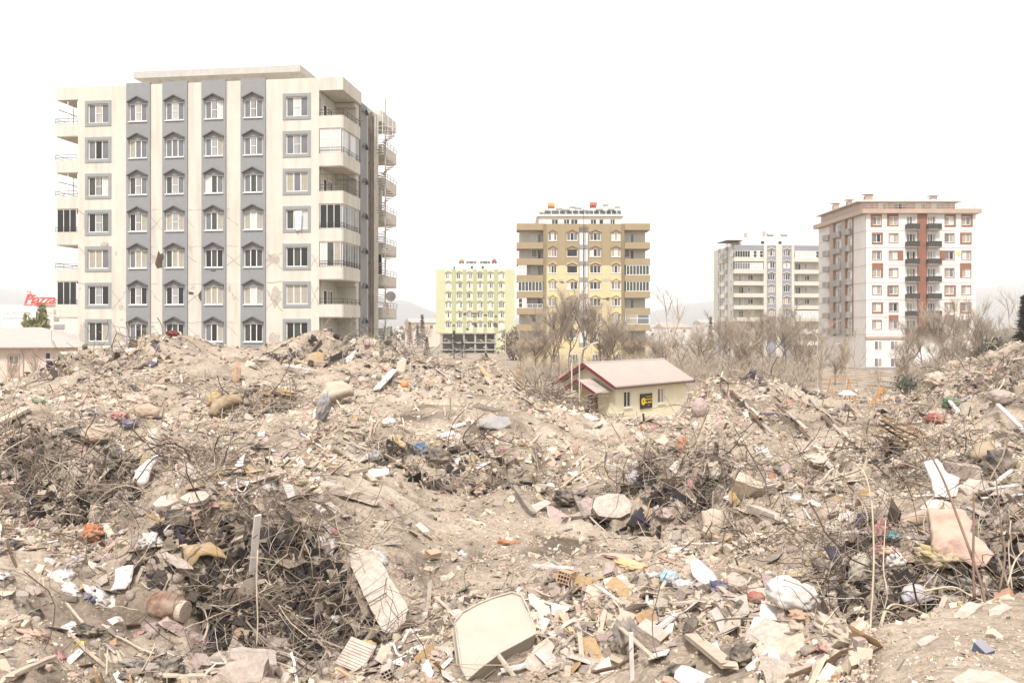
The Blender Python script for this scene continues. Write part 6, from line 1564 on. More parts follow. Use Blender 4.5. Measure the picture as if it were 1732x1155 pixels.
# panels at the foot of the mattress
sheet('wall_board', 'cream panel standing on edge right of the mattress', 'board', [(892, 1002), (900, 1002), (930, 1028), (932, 1045), (914, 1038), (898, 1022)], (-.3, -.8, .45), 'plaster_white', .03, 0, .006, .06, (914, 1036), .05, 14, 3, 0, False)
sheet('wall_board', 'broken white tile corner beside the mattress', 'board', [(934, 1018), (962, 1026), (962, 1040), (950, 1046), (932, 1038)], (0, -.7, .7), 'plaster_white', .04, 0, .008, .06, None, .08, 15, 3, 0, False)
sheet('wall_board', 'large tan panel lying below the mattress corner', 'board', [(882, 1122), (912, 1088), (935, 1072), (938, 1092), (926, 1130), (908, 1142)], (.1, -.7, .7), 'concrete_pale', .05, 0, .008, .06, None, .10, 16, 3, 0, False)
sheet('tile', 'square cream tile standing on its corner', 'tile', [(1004, 1130), (1030, 1109), (1038, 1140), (1022, 1145)], (-.1, -.8, .55), 'plaster_white', .02, 0, 0, .06, None, .06, 17, 3, 0, False)
hb_ = link('hollow_brick', brick_mesh('hollow_brick', 'concrete_pale', .34, .20, .20, 4, 4), None, spot(1100, 1092) + Vector((0, 0, .04)), (.25, .35, -.65))
tag(hb_, 'large pale hollow block showing its grid of holes', 'brick')
hb2 = link('hollow_brick', brick_mesh('hollow_brick', 'terracotta', .30, .20, .18, 4, 3), None, spot(956, 992) + Vector((0, 0, .06)), (.2, .1, 1.2))
tag(hb2, 'clay hollow block under a white batten near the mattress', 'brick')
bar('batten', 'white painted batten on top of a clay hollow block', 'batten', (912, 990), (970, 991), .05, .03, 'white_paint', .30, .28, None, seed=12, rough=.05)
bar('metal_post', 'short black metal post below the white batten', 'post', (966, 1018), (964, 992), .05, .04, 'black_plastic', .05, dY=0, seed=13, rough=.05)
blob('grey_cloth', 'knotted grey cloth hanging between white posts', 'cloth', (1060, 1105), (.34, .22, .40), 'cloth_grey', (0, .2, .2), .55, 33, .10)
bar('batten', 'white post with the knotted grey cloth', 'batten', (1069, 1150), (1067, 1068), .045, .04, 'white_paint', .05, dY=0, seed=14, rough=.05)
bar('batten', 'pale board leaning on the knotted grey cloth', 'batten', (1100, 1128), (1042, 1078), .05, .025, 'wood_pale', .12, .16, None, seed=15, rough=.08)
bar('plank', 'long dusty plank sloping down at the bottom right of centre', 'plank', (1230, 1142), (1168, 1092), .15, .05, 'wood_pale', .10, .12, None, seed=16, rough=.06)
sheet('wall_board', 'broad flat cream panel at the bottom edge', 'board', [(1138, 1146), (1150, 1124), (1180, 1132), (1218, 1150), (1200, 1158), (1160, 1156)], (0, -.5, .8), 'plaster_white', .04, 0, .008, .06, None, .08, 19, 3, 0, False)
sheet('wall_board', 'small cream board with a corner missing near the long plank', 'board', [(1194, 1092), (1212, 1082), (1220, 1100), (1202, 1104)], (.1, -.7, .7), 'plaster_white', .03, 0, .006, .06, None, .08, 20, 3, 0, False)
bar('batten', 'white batten lying beside the large hollow block', 'batten', (1110, 1078), (1144, 1056), .06, .04, 'white_paint', .10, .12, None, seed=17, rough=.06)
blob('shoe', 'dark shoe with a pale rim on the right of the hollow block', 'shoe', (1168, 1080), (.34, .13, .14), 'cloth_dark', (0, -.2, .9), .15, 35, .10)
blob('black_bag', 'black plastic lump beside wire mesh at the bottom right', 'bag', (1252, 1128), (.2, .16, .18), 'black_plastic', (0, .1, .2), .4, 36, .06)
bar('batten', 'white frame piece lying on the sofa coloured panels', 'batten', (862, 1142), (888, 1136), .05, .04, 'white_paint', .08, .08, None, seed=18)
# --- middle
blob('peach_bag', 'peach orange plastic bag on the flat debris', 'bag', (1066, 964), (.52, .26, .14), 'bag_peach', (0, .1, -.45), .3, 41, .05)
blob('pink_cloth', 'flattened pink cloth above the peach bag', 'cloth', (1050, 948), (.80, .20, .09), 'cloth_pink', (0, .05, -.2), .35, 42, .05)
blob('blue_bag', 'sky blue plastic bag between beige stones', 'bag', (1132, 990), (.26, .22, .22), 'bag_sky', (0, 0, .2), .3, 43, .05)
blob('clear_bag', 'pale translucent looking blue bag right of the sky blue one', 'bag', (1156, 996), (.30, .2, .14), 'bag_lavender', (0, 0, -.2), .35, 44, .03)
blob('red_bag', 'round red bag on the debris slope at right', 'bag', (1278, 1021), (.24, .16, .15), 'cloth_red', (0, 0, .1), .15, 45, .04)
blob('blue_cloth', 'dark blue cloth heap beside white planks', 'cloth', (1216, 1006), (.26, .2, .17), 'cloth_blue', (0, .2, .4), .5, 46, .05)
sheet('dust_sheet', 'thin greyish plastic sheet spread right of the blue bag', 'plastic sheet', [(1166, 950), (1180, 944), (1206, 966), (1216, 982), (1190, 992), (1172, 974)], (0, -.55, .8), 'bag_white', .01, .01, .03, .05, None, .08, 47, 4, .03)
blob('red_cloth', 'flattened dark red and orange rag on the bare slope', 'cloth', (860, 921), (.42, .14, .08), 'cloth_orange', (0, .05, -.15), .5, 48, .03)
sheet('concrete_slab', 'big round edged pale slab lying flat in mid rubble', 'concrete slab', [(1002, 858), (1008, 842), (1030, 834), (1056, 836), (1070, 852), (1066, 868), (1044, 876), (1012, 872)], (.05, -.75, .6), 'concrete_pale', .16, .02, .03, .07, (1036, 872), .10, 49, 3, .02, False, .15)
sheet('roof_sheet', 'crumpled lilac grey corrugated sheet left of the round slab', 'metal sheet', [(974, 852), (994, 840), (1004, 846), (1000, 864), (1000, 876), (984, 868)], (-.2, -.7, .6), 'concrete_pink', .03, 0, .05, .05, None, .14, 50, 5, .05, False)
sheet('wall_board', 'pinkish broken panel leaning in the dark metal wreckage', 'board', [(924, 852), (936, 856), (966, 876), (964, 886), (932, 882), (926, 868)], (-.2, -.8, .5), 'concrete_pink', .04, 0, .02, .06, None, .12, 51, 3, .01, False)
sheet('wall_board', 'tan rectangular panel propped above the metal wreckage', 'board', [(898, 854), (924, 844), (932, 850), (906, 866)], (-.1, -.6, .8), 'concrete_pale', .03, 0, .01, .06, None, .18, 52, 3, 0, False)
bar('metal_channel', 'dark metal channel leaning at the left of the wreckage', 'metal frame', (902, 874), (870, 838), .12, .08, 'metal_dark', .08, .22, None, seed=20, rough=.05)
bar('metal_channel', 'curved dark metal strut in the middle of the wreckage', 'metal frame', (988, 880), (970, 850), .10, .06, 'metal_dark', .08, .24, None, seed=21, rough=.08)
bar('metal_channel', 'long dark metal rail lying under the wreckage', 'metal frame', (956, 884), (1016, 880), .10, .05, 'metal_dark', .10, .10, None, seed=22, rough=.08)
blob('black_plastic', 'black hollow plastic sheeting inside the metal wreckage', 'plastic', (956, 858), (.55, .3, .36), 'black_plastic', (0, .2, .2), .5, 53, .14)
blob('foam_scrap', 'torn yellow foam standing below the round slab', 'foam', (1030, 878), (.20, .12, .20), 'foam_yellow', (0, .4, 0), .5, 54, .06)
blob('sack', 'plump pinkish sack lying below the dark bank', 'sack', (1122, 882), (.52, .30, .28), 'concrete_pink', (0, .35, -.6), .22, 55, .10)
sheet('sack', 'wrinkled beige sack standing upright at the bank foot', 'sack', [(1188, 866), (1200, 860), (1222, 862), (1226, 876), (1222, 896), (1214, 912), (1198, 910), (1186, 902), (1190, 886)], (0, -.9, .45), 'sack_beige', .10, .07, .02, .05, (1206, 908), .14, 56, 3, .05)
bar('concrete_post', 'pale square concrete post sloping down to the right', 'post', (1272, 874), (1318, 892), .17, .15, 'concrete_pale', .16, .16, None, seed=23, rough=.08)
m = frac_mesh('chest', 'wood_pale', (.62, .34, .44), .06, 61, 2, .03)
tag(link('chest', m, None, spot(1268, 846) + Vector((0, 0, .26)), (.45, .25, -.5)), 'battered chipboard chest with a tan edge on the right bank', 'chest')
sheet('board', 'tan torn board edge left of the chipboard chest', 'board', [(1232, 832), (1240, 826), (1252, 848), (1244, 856), (1234, 850)], (-.3, -.8, .5), 'wood_tan', .03, 0, .01, .05, None, .15, 62, 3, 0, False)
blob('orange_bag', 'orange red plastic flap on the dark bank top', 'bag', (1153, 768), (.22, .12, .40), 'cloth_orange', (0, .2, .1), .35, 63, .12)
blob('pink_strip', 'long pink cloth strip hanging down the bank', 'cloth', (974, 772), (.16, .10, .48), 'cloth_pink', (0, .12, 0), .3, 64, .14)
blob('lilac_bag', 'pale lilac plastic bag caught on the dark bank', 'bag', (1072, 824), (.30, .16, .30), 'bag_lavender', (0, -.5, 0), .5, 65, .14)
hose('pipe', 'thin pale pipe pointing at the lilac bag', 'pipe', [(1024, 802), (1044, 808), (1064, 818)], .022, 'white_paint', .28)
hose('cable', 'long curved pale cable running over the middle bank', 'cable', [(948, 832), (976, 810), (1012, 790), (1026, 770), (1024, 750)], .022, 'straw_stem', .10)
sheet('foam_slab', 'bright yellow foam slab above the dark gap in the middle', 'foam', [(646, 738), (654, 733), (682, 736), (676, 742), (686, 750), (684, 756), (668, 748)], (0, -.6, .8), 'foam_yellow', .12, .02, .03, .07, None, .12, 66, 3, .02)
blob('plastic_chair', 'torn blue plastic seat in the dark gap', 'chair', (712, 770), (.40, .26, .38), 'plastic_blue', (0, .3, .2), .35, 67, .10)
sheet('board', 'flat white painted board below the dark gap', 'board', [(608, 800), (632, 792), (656, 792), (658, 800), (640, 806), (620, 808)], (0, -.45, .9), 'white_paint', .04, 0, .01, .07, None, .10, 68, 3, 0, False)
bar('timber', 'split tan timber left of the flat white board', 'timber', (586, 806), (618, 800), .14, .08, 'wood_pale', .08, .08, None, seed=25)
bar('timber', 'short pale timber pointing down below the white board', 'timber', (634, 822), (620, 808), .12, .08, 'wood_pale', .08, .08, None, seed=26)
blob('twisted_sheet', 'twisted grey brown metal sheet at the right of the gap', 'metal sheet', (742, 790), (.7, .3, .5), 'metal_dark', (0, .4, .5), .55, 69, .12)
blob('grey_cloth', 'limp dark grey cloth below the foam slab', 'cloth', (634, 782), (.32, .2, .34), 'quilt_grey', (0, .2, 0), .4, 70, .08)
sheet('white_board', 'narrow white board at the middle distance right of the plastic lump', 'board', [(738, 734), (766, 728), (770, 734), (742, 740)], (0, -.5, .9), 'white_paint', .05, 0, .01, .08, None, .1, 71, 3, 0, False)
sheet('white_board', 'slim white board on the slope above the narrow one', 'board', [(762, 720), (786, 713), (788, 717), (766, 724)], (0, -.5, .9), 'white_paint', .05, 0, .01, .08, None, .1, 72, 3, 0, False)
blob('white_lump', 'round white lump of plaster on the middle slope', 'lump', (658, 722), (.42, .36, .30), 'plaster_white', (0, 0, 0), .15, 73, .06)
sheet('tarpaulin', 'dark grey sheet roofing a gap on the middle slope', 'tarpaulin', [(808, 710), (832, 704), (860, 704), (866, 716), (846, 728), (822, 724), (810, 720)], (-.1, -.8, .5), 'quilt_grey', .05, .02, .08, .08, None, .25, 74, 2, .08)
# --- back left heap
sheet('mattress', 'folded tan mattress propped against the left rear heap', 'mattress', [(540, 690), (544, 664), (552, 646), (580, 644), (596, 654), (596, 664), (580, 668), (556, 678), (544, 690)], (-.1, -.85, .5), 'sack_beige', .25, .12, .06, .10, (562, 690), .25, 75, 1.5, .10)
blob('bedroll', 'grey blue rolled quilt standing on the flat ridge', 'bedroll', (547, 714), (.34, .32, .85), 'quilt_grey', (.25, .25, 0), .34, 76, .22)
for k in range(3): pass
sheet('foam_block', 'thick ochre foam block on the crest of the rear heap', 'foam', [(518, 600), (540, 594), (548, 600), (550, 618), (534, 620), (518, 612)], (0, -.9, .4), 'cloth_ochre', .35, .05, .04, .12, None, .25, 77, 2, .03)
blob('foam_block', 'ochre foam roll at the mouth of the dark rear hollow', 'foam', (486, 678), (.8, .4, .32), 'cloth_ochre', (0, .25, .1), .4, 78, .2)
sheet('foam_block', 'ochre fabric slab poking out of the dark rear hollow', 'foam', [(352, 700), (358, 682), (380, 668), (408, 666), (410, 680), (392, 684), (372, 694), (366, 704)], (0, -.85, .5), 'rug_brown', .2, .08, .06, .1, None, .35, 79, 2, .08)
blob('yellow_cushion', 'round yellow cushion hanging from the dark rear hollow', 'cushion', (362, 700), (.55, .42, .62), 'foam_yellow', (0, .4, 0), .2, 80, .2)
blob('tan_blanket', 'bundled tan blanket on the left middle slope', 'blanket', (233, 690), (1.1, .6, .5), 'sack_beige', (0, .1, -.2), .5, 81, .15)
blob('tan_cushion', 'plump tan cushion beside the bundled blanket', 'cushion', (246, 708), (.9, .55, .5), 'cloth_tan', (0, .1, -.2), .2, 82, .12)
blob('pink_cloth', 'bright pink cloth heap below the bundled blanket', 'cloth', (203, 714), (.48, .36, .3), 'cloth_magenta', (0, .1, .2), .4, 83, .12)
blob('navy_cloth', 'navy blue cloth below the pink cloth heap', 'cloth', (218, 726), (.5, .35, .25), 'cloth_blue', (0, .1, .2), .4, 84, .10)
blob('dark_bag', 'black bag left of the tan boulder', 'bag', (140, 744), (.7, .4, .24), 'black_plastic', (0, .1, .2), .35, 85, .1)
blob('tan_boulder', 'smooth tan boulder above the brush on the left', 'boulder', (158, 750), (.8, .5, .35), 'cloth_tan', (0, .1, -.3), .15, 86, .08)
sheet('folded_sheet', 'tall pale folded sheet rising from the left brush', 'cloth', [(246, 740), (254, 724), (266, 724), (272, 744), (262, 776), (246, 776)], (.1, -.9, .4), 'concrete_pale', .06, .06, .05, .06, (258, 772), .2, 87, 3, .06)
sheet('striped_sheet', 'long white and yellow sheet slumping down the left heap', 'cloth', [(222, 820), (232, 792), (250, 776), (262, 768), (274, 768), (258, 790), (250, 816), (236, 824)], (.1, -.8, .6), 'bag_white', .03, .04, .04, .06, None, .15, 88, 4, .05)
blob('yellow_cloth', 'yellow cloth corner at the foot of the long white sheet', 'cloth', (246, 800), (.2, .12, .34), 'wool_yellow', (0, .3, 0), .4, 89, .08)
sheet('white_board', 'white rectangular panel on the left heap slope', 'board', [(356, 758), (376, 748), (398, 756), (388, 764), (364, 764)], (0, -.5, .8), 'plaster_white', .06, 0, .02, .07, None, .10, 90, 3, 0, False)
sheet('white_sheet', 'standing white plastic panel with torn edge on the left heap', 'plastic sheet', [(394, 792), (402, 778), (414, 768), (412, 786), (404, 800)], (.1, -.8, .5), 'white_paint', .03, .02, .02, .05, None, .15, 91, 4, .02)
bar('long_plank', 'long pale plank along the far left slope', 'plank', (-6, 724), (44, 700), .30, .10, 'wood_pale', .14, .12, None, seed=30)
blob('green_rag', 'green plastic scrap on the far left slope', 'plastic', (66, 684), (.45, .25, .14), 'green_plastic', (0, 0, 0), .35, 92, .05)
blob('rust_sheet', 'rust brown pointed panel above the dark rear hollow', 'panel', (400, 652), (.35, .14, .95), 'terracotta', (0, .1, 0), .2, 93, .3)
sheet('pale_slab', 'grey slab crowning the right shoulder of the rear heap', 'concrete slab', [(648, 580), (656, 573), (668, 577), (676, 590), (668, 596), (654, 590)], (.2, -.8, .5), 'concrete', .2, 0, .03, .12, None, .3, 94, 2, .02, False)
blob('red_box', 'dark red box flap on the crest of the left rear heap', 'box', (292, 570), (.7, .4, .35), 'maroon', (0, .15, .1), .3, 95, .1)
blob('pink_rag', 'bright pink rag near the top of the rear heap', 'cloth', (621, 592), (.3, .25, .25), 'cloth_magenta', (0, 0, 0), .3, 96, .2)
sheet('white_sheet', 'white plastic sheet sliding down the rear heap', 'plastic sheet', [(584, 606), (598, 594), (604, 592), (596, 608), (588, 612)], (0, -.8, .5), 'bag_white', .04, .03, .04, .08, None, .2, 97, 3, .03)
bar('batten', 'long white batten jutting from the rear heap over the hollow', 'batten', (482, 628), (524, 638), .16, .08, 'white_paint', .3, .3, None, seed=31)
sheet('tan_board', 'tall tan panel with rounded top on the rear heap right side', 'board', [(672, 612), (682, 604), (688, 608), (686, 626), (678, 636), (670, 630)], (.1, -.9, .4), 'sack_beige', .08, .03, .03, .08, None, .3, 98, 2, .02)
bar('board', 'long white board leaning up to the tall tan panel', 'board', (638, 664), (668, 634), .3, .06, 'plaster_white', .15, .25, None, seed=32)
blob('terracotta_pot', 'round terracotta pot at the foot of the rear heap', 'pot', (684, 658), (.34, .32, .38), 'tank_orange', (0, .1, 0), .08, 99, .12)
sheet('yellow_chute', 'curved yellow foam strip on the far centre heap', 'foam', [(808, 618), (816, 618), (822, 628), (840, 640), (842, 645), (824, 640), (812, 628)], (-.2, -.8, .5), 'foam_yellow', .2, .05, .04, .15, None, .3, 100, 1.5, .03)
sheet('board', 'brown board sticking out right of the yellow strip', 'board', [(872, 622), (894, 632), (894, 638), (872, 630)], (0, -.9, .4), 'wood_tan', .1, 0, .02, .15, None, .3, 101, 2, 0, False)
# --- around the hut
sheet('concrete_slab', 'broad pale slab leaning left of the hut wall', 'concrete slab', [(978, 690), (986, 672), (1000, 670), (1014, 682), (1020, 700), (996, 704)], (-.2, -.8, .5), 'plaster_white', .2, 0, .05, .12, None, .2, 102, 2, .03, False)
bar('batten', 'white dotted batten tilted before the hut porch', 'batten', (1002, 672), (1014, 660), .10, .06, 'white_paint', .3, dY=0, seed=33)
bar('thin_post', 'thin white stake in front of the hut window', 'stake', (1062, 700), (1062, 676), .06, .06, 'white_paint', .0, dY=0, seed=34, rough=.02)
blob('torn_upholstery', 'torn tan upholstery piece left of the hut porch', 'upholstery', (952, 652), (1.0, .6, 1.3), 'cloth_tan', (0, .3, .2), .4, 103, .4)
blob('yellow_rag', 'yellow rag hanging from the torn tan upholstery', 'cloth', (948, 648), (.5, .3, .7), 'foam_yellow', (0, .4, 0), .4, 104, .6)
sheet('pale_board', 'pale board lying flat below the leaning slab', 'board', [(984, 704), (992, 698), (1014, 708), (1008, 714)], (0, -.5, .8), 'plaster_white', .06, 0, .02, .1, None, .12, 105, 2, 0, False)
blob('boulder', 'upright pinkish boulder on the right middle heap', 'boulder', (1183, 704), (.6, .5, .8), 'concrete_pink', (0, .1, .2), .12, 106, .1)
sheet('tan_tile', 'tan rounded panel on the slope below the hut', 'board', [(1076, 732), (1088, 728), (1094, 742), (1084, 748), (1074, 740)], (-.1, -.8, .5), 'concrete_pale', .08, .02, .03, .08, None, .15, 107, 2, .02)
# --- right
sheet('pink_blanket', 'dusty pink blanket with a dark hole draped on the right bank', 'blanket', [(1566, 866), (1600, 858), (1630, 864), (1644, 880), (1642, 900), (1668, 920), (1680, 938), (1668, 958), (1650, 958), (1630, 944), (1592, 936), (1576, 920), (1574, 888)], (-.1, -.8, .6), 'cloth_pink', .04, .0, .11, .045, (1624, 940), .22, 108, 3.2, .09)
patch_o = blob('hole', 'small dark burn hole in the pink blanket corner', 'hole', (1660, 936), (.01, .01, .01), 'black_plastic', (0, 0, 0), .1, 1)
bpy.data.objects.remove(patch_o)
sheet('tan_blanket', 'light brown blanket fold at the top of the pink blanket', 'blanket', [(1524, 880), (1538, 868), (1560, 862), (1582, 860), (1576, 876), (1552, 884), (1530, 892)], (0, -.7, .7), 'cloth_tan', .05, .05, .05, .06, None, .28, 109, 3, .07)
blob('rose_cloth', 'dusky rose cloth hanging under the tan blanket', 'cloth', (1491, 926), (.18, .14, .34), 'cloth_rose', (0, .1, 0), .45, 110, .14)
blob('teal_cloth', 'small teal cloth in the dark gap by the blankets', 'cloth', (1512, 926), (.17, .12, .14), 'cloth_teal', (0, .2, .2), .5, 111, .12)
blob('mauve_bundle', 'mauve stuffed bundle below the rose cloth', 'bundle', (1488, 956), (.24, .18, .22), 'cloth_rose', (0, 0, 0), .2, 112, .12)
blob('wool_heap', 'tangled yellow wool beneath the pink blanket', 'wool', (1594, 970), (.52, .26, .26), 'wool_yellow', (0, .15, -.1), .6, 113, .14)
blob('white_bag', 'white crumpled bag left of the lavender sheet', 'bag', (1514, 976), (.24, .18, .22), 'bag_white', (0, .3, .2), .5, 114, .12)
sheet('lavender_sheet', 'lavender plastic sheet spilling over the dark pit', 'plastic sheet', [(1524, 1008), (1528, 992), (1540, 986), (1560, 990), (1582, 1016), (1566, 1024), (1548, 1016), (1532, 1022)], (0, -.8, .6), 'bag_lavender', .02, .05, .04, .05, None, .2, 115, 4, .06)
blob('pink_rag', 'rosy torn cloth above the lavender sheet', 'cloth', (1508, 966), (.26, .14, .14), 'cloth_pink', (0, .3, .3), .5, 116, .2)
sheet('cardboard', 'folded brown cardboard beside the mauve bundle', 'cardboard', [(1520, 938), (1532, 930), (1556, 946), (1540, 962), (1526, 956)], (-.1, -.7, .6), 'cloth_tan', .02, 0, .02, .05, None, .16, 117, 3, .02, False)
blob('white_sack', 'large whitish sack like a dome on the lower right slope', 'sack', (1338, 1030), (.62, .46, .36), 'bag_white', (0, .15, -.35), .24, 118, .08)
blob('orange_foam', 'orange yellow foam piece on top of the whitish sack', 'foam', (1346, 1000), (.26, .14, .08), 'wool_yellow', (0, .1, .2), .4, 119, .2)
blob('rust_rag', 'rust coloured torn rag beneath the whitish sack', 'cloth', (1350, 1056), (.22, .12, .12), 'terracotta', (0, .3, .5), .5, 120, .06)
blob('cream_cloth', 'cream torn cloth strip right of the whitish sack', 'cloth', (1454, 990), (.26, .16, .38), 'mattress_cloth', (0, .2, .2), .5, 121, .12)
sheet('enamel_sheet', 'white appliance door with a printed label leaning on the right heap', 'appliance door', [(1562, 780), (1586, 776), (1602, 800), (1624, 808), (1618, 840), (1582, 840), (1576, 812)], (-.1, -.85, .5), 'white_paint', .05, .01, .01, .06, (1596, 838), .18, 122, 3, 0, False)
sheet('boulder_slab', 'large flat topped pale boulder on the right heap', 'boulder', [(1624, 822), (1640, 808), (1666, 812), (1676, 828), (1664, 842), (1636, 838)], (0, -.7, .7), 'concrete_pale', .24, .05, .04, .07, None, .15, 123, 2, .03, False)
block('boulder', 'tan boulder left of the flat topped one', 'boulder', (1630, 806), (.60, .44, .34), 'concrete', (.2, .1, .3), 124)
sheet('rug', 'spotted yellow brown rug folded over on the right heap', 'rug', [(1640, 772), (1648, 750), (1676, 744), (1680, 760), (1700, 774), (1726, 782), (1724, 796), (1690, 790), (1664, 778)], (-.1, -.7, .6), 'rug_brown', .04, .05, .06, .08, None, .2, 125, 2, .10)
for i, (a, b, lab) in enumerate([((1682, 838), (1712, 812), 'white plastic pipe end sloping up at the right edge'), ((1660, 852), (1722, 842), 'long white plastic pipe lying level at the right edge'), ((1660, 862), (1730, 856), 'thin white plastic pipe below the long one')]):
    hose('pipe', lab, 'pipe', [a, ((a[0] + b[0]) / 2, (a[1] + b[1]) / 2), b], .035 - .008 * i, 'white_paint', .16)
blob('dark_coat', 'dark brown coat crumpled among pale boulders at right', 'cloth', (1690, 812), (.5, .3, .5), 'cloth_dark', (0, .2, 0), .4, 126, .16)
# a broken wooden crate: slats are parts of it
ck = empty('broken_crate', spot(1520, 762), .3, 'collapsed dark wooden crate with orange boards on the right ridge', 'crate')
rc = random.Random(4)
for i in range(9):
    m = MB(); m.box(-.75, .75, -.07, .07, -.015, .015)
    m.build('slat', M['wood_tan' if i % 2 else 'wood_dark'], ck, (rc.uniform(-.3, .3), rc.uniform(-.2, .3), .25 + .08 * i), (rc.uniform(-.5, .5), rc.uniform(-.5, .5), rc.uniform(-.6, .6)))
ck.scale = (.62, .62, .62)
for x in (-.55, .5):
    m = MB(); m.box(-.04, .04, -.05, .05, 0, .45); m.build('corner_post', M['wood_dark'], ck, (x, 0, -.1), (rc.uniform(-.3, .3), rc.uniform(-.3, .3), 0))
bar('orange_board', 'long orange brown board sliding off the dark crate', 'board', (1502, 736), (1566, 752), .22, .05, 'wood_tan', .45, .25, None, seed=35)
blob('beige_tarp', 'bundled beige tarpaulin on the far right heap', 'tarpaulin', (1586, 655), (1.15, .7, .7), 'sack_beige', (0, .2, .2), .5, 127, .15)
blob('red_bundle', 'red bundle half way down the far right heap', 'bundle', (1582, 718), (.6, .4, .35), 'cloth_red', (0, .1, .1), .35, 128, .1)
blob('green_cloth', 'green netting on the far right heap', 'netting', (1612, 690), (.9, .3, .3), 'green_plastic', (0, .1, .1), .5, 129, .1)
blob('concrete_lump', 'grey concrete lump on the far right heap slope', 'concrete chunk', (1692, 684), (.8, .55, .5), 'concrete', (0, .1, .2), .2, 130, .1)
bar('blue_drum', 'dark blue post beside the orange slide', 'post', (1519, 682), (1519, 674), .4, .4, 'cloth_blue', 0, dY=0, seed=36, rough=.03)
for i, (a, b, lab) in enumerate([((1688, 702), (1732, 748), 'long white rail slanting down the far right heap'), ((1606, 694), (1620, 712), 'short white rail on the far right heap')]): bar('white_rail', lab, 'rail', a, b, .12, .08, 'white_paint', .3, .3, None, seed=37 + i)
# mid right heap: dark slanting boards
for i in range(16):
    u = 1235 + i * 13 + (i % 3) * 5; v = 668 + (i % 5) * 13 + i * 1.4
    bar('slanting_board', 'weathered board slanting down the right middle heap', 'board', (u + 14, v + 13), (u, v), .14, .05, 'wood_dark' if i % 3 == 0 else 'concrete' if i % 3 == 1 else 'wood_pale', .12, .16, None, seed=200 + i)['group'] = 'weathered boards on the right middle heap'
# concrete ledge in the lower right corner: loose flat plates on it
sheet('concrete_plate', 'flat pale plate on the near ledge at the bottom right corner', 'concrete plate', [(1612, 1150), (1640, 1130), (1690, 1136), (1724, 1156), (1690, 1164), (1630, 1162)], (0, -.05, 1), 'concrete_pale', .03, 0, .003, .05, None, .02, 131, 3, 0, False)
sheet('concrete_plate', 'cracked plate lying on the near ledge rim', 'concrete plate', [(1548, 1086), (1572, 1074), (1588, 1076), (1570, 1090), (1556, 1092)], (0, -.1, 1), 'concrete_pale', .04, 0, .005, .05, None, .03, 132, 3, 0, False)
sheet('concrete_plate', 'broken rim piece at the outer corner of the near ledge', 'concrete plate', [(1612, 1036), (1640, 1016), (1660, 1022), (1640, 1040), (1618, 1046)], (0, -.15, 1), 'concrete_pale', .10, 0, .01, .05, None, .03, 133, 3, .01, False)
sheet('concrete_plate', 'level plate beside the brown stems on the near ledge', 'concrete plate', [(1672, 1030), (1700, 1020), (1712, 1026), (1690, 1038), (1674, 1040)], (0, -.1, 1), 'concrete_pale', .04, 0, .004, .05, None, .03, 134, 3, 0, False)
# dry stems standing on and beside the ledge
for pts, r, key, Y, dY, lab in [
    ([(1672, 1052), (1660, 990), (1640, 930), (1618, 870), (1596, 812), (1572, 766), (1540, 718)], .014, 'stem_brown', 7.6, .6, 'long bowed brown stem reaching up from the near ledge'),
    ([(1648, 1012), (1646, 950), (1647, 890), (1647, 832)], .013, 'stem_brown', 7.7, .1, 'straight upright brown stem on the near ledge'),
    ([(1690, 1000), (1700, 940), (1692, 880), (1684, 800)], .010, 'stem_brown', 8.0, .2, 'thin dark stem second from the right edge'),
    ([(1704, 990), (1716, 950), (1732, 930)], .010, 'straw_stem', 8.2, .2, 'short straw stem leaning out at the right edge'),
    ([(1712, 1000), (1706, 930), (1710, 880)], .008, 'straw_stem', 8.3, .2, 'thin straw stem closest to the right edge'),
    ([(1470, 1092), (1474, 1030), (1478, 940), (1474, 850), (1462, 800), (1440, 780)], .012, 'straw_stem', 8.8, .9, 'tall pale stem arching left beside the ledge'),
    ([(1476, 1100), (1500, 1010), (1494, 960), (1498, 880)], .010, 'straw_stem', 8.6, .4, 'pale stem rising straight beside the ledge'),
    ([(1446, 1128), (1440, 1104), (1428, 1106), (1440, 1136), (1446, 1150)], .013, 'straw_stem', 7.4, .1, 'hooked pale root at the foot of the ledge'),
    ([(1490, 1060), (1500, 1030), (1520, 1022), (1570, 1040)], .014, 'straw_stem', 8.4, .2, 'bent pale root across the dark pit mouth'),
    ([(1560, 1000), (1610, 992), (1640, 1006), (1672, 1020)], .010, 'straw_stem', 8.2, -.3, 'pale twig lying level behind the upright stem'),
    ([(1478, 1150), (1468, 1090), (1480, 1062), (1494, 1110), (1500, 1148)], .011, 'straw_stem', 7.2, .2, 'looped pale root by the ledge corner'),
    ([(1530, 720), (1548, 700), (1540, 716)], .008, 'stem_brown', 8.2, .1, 'forked tip of the long bowed stem')]:
    hose('dry_weed', lab, 'stem', pts, r, key, Y=Y, dY=dY, taper=r * .55)
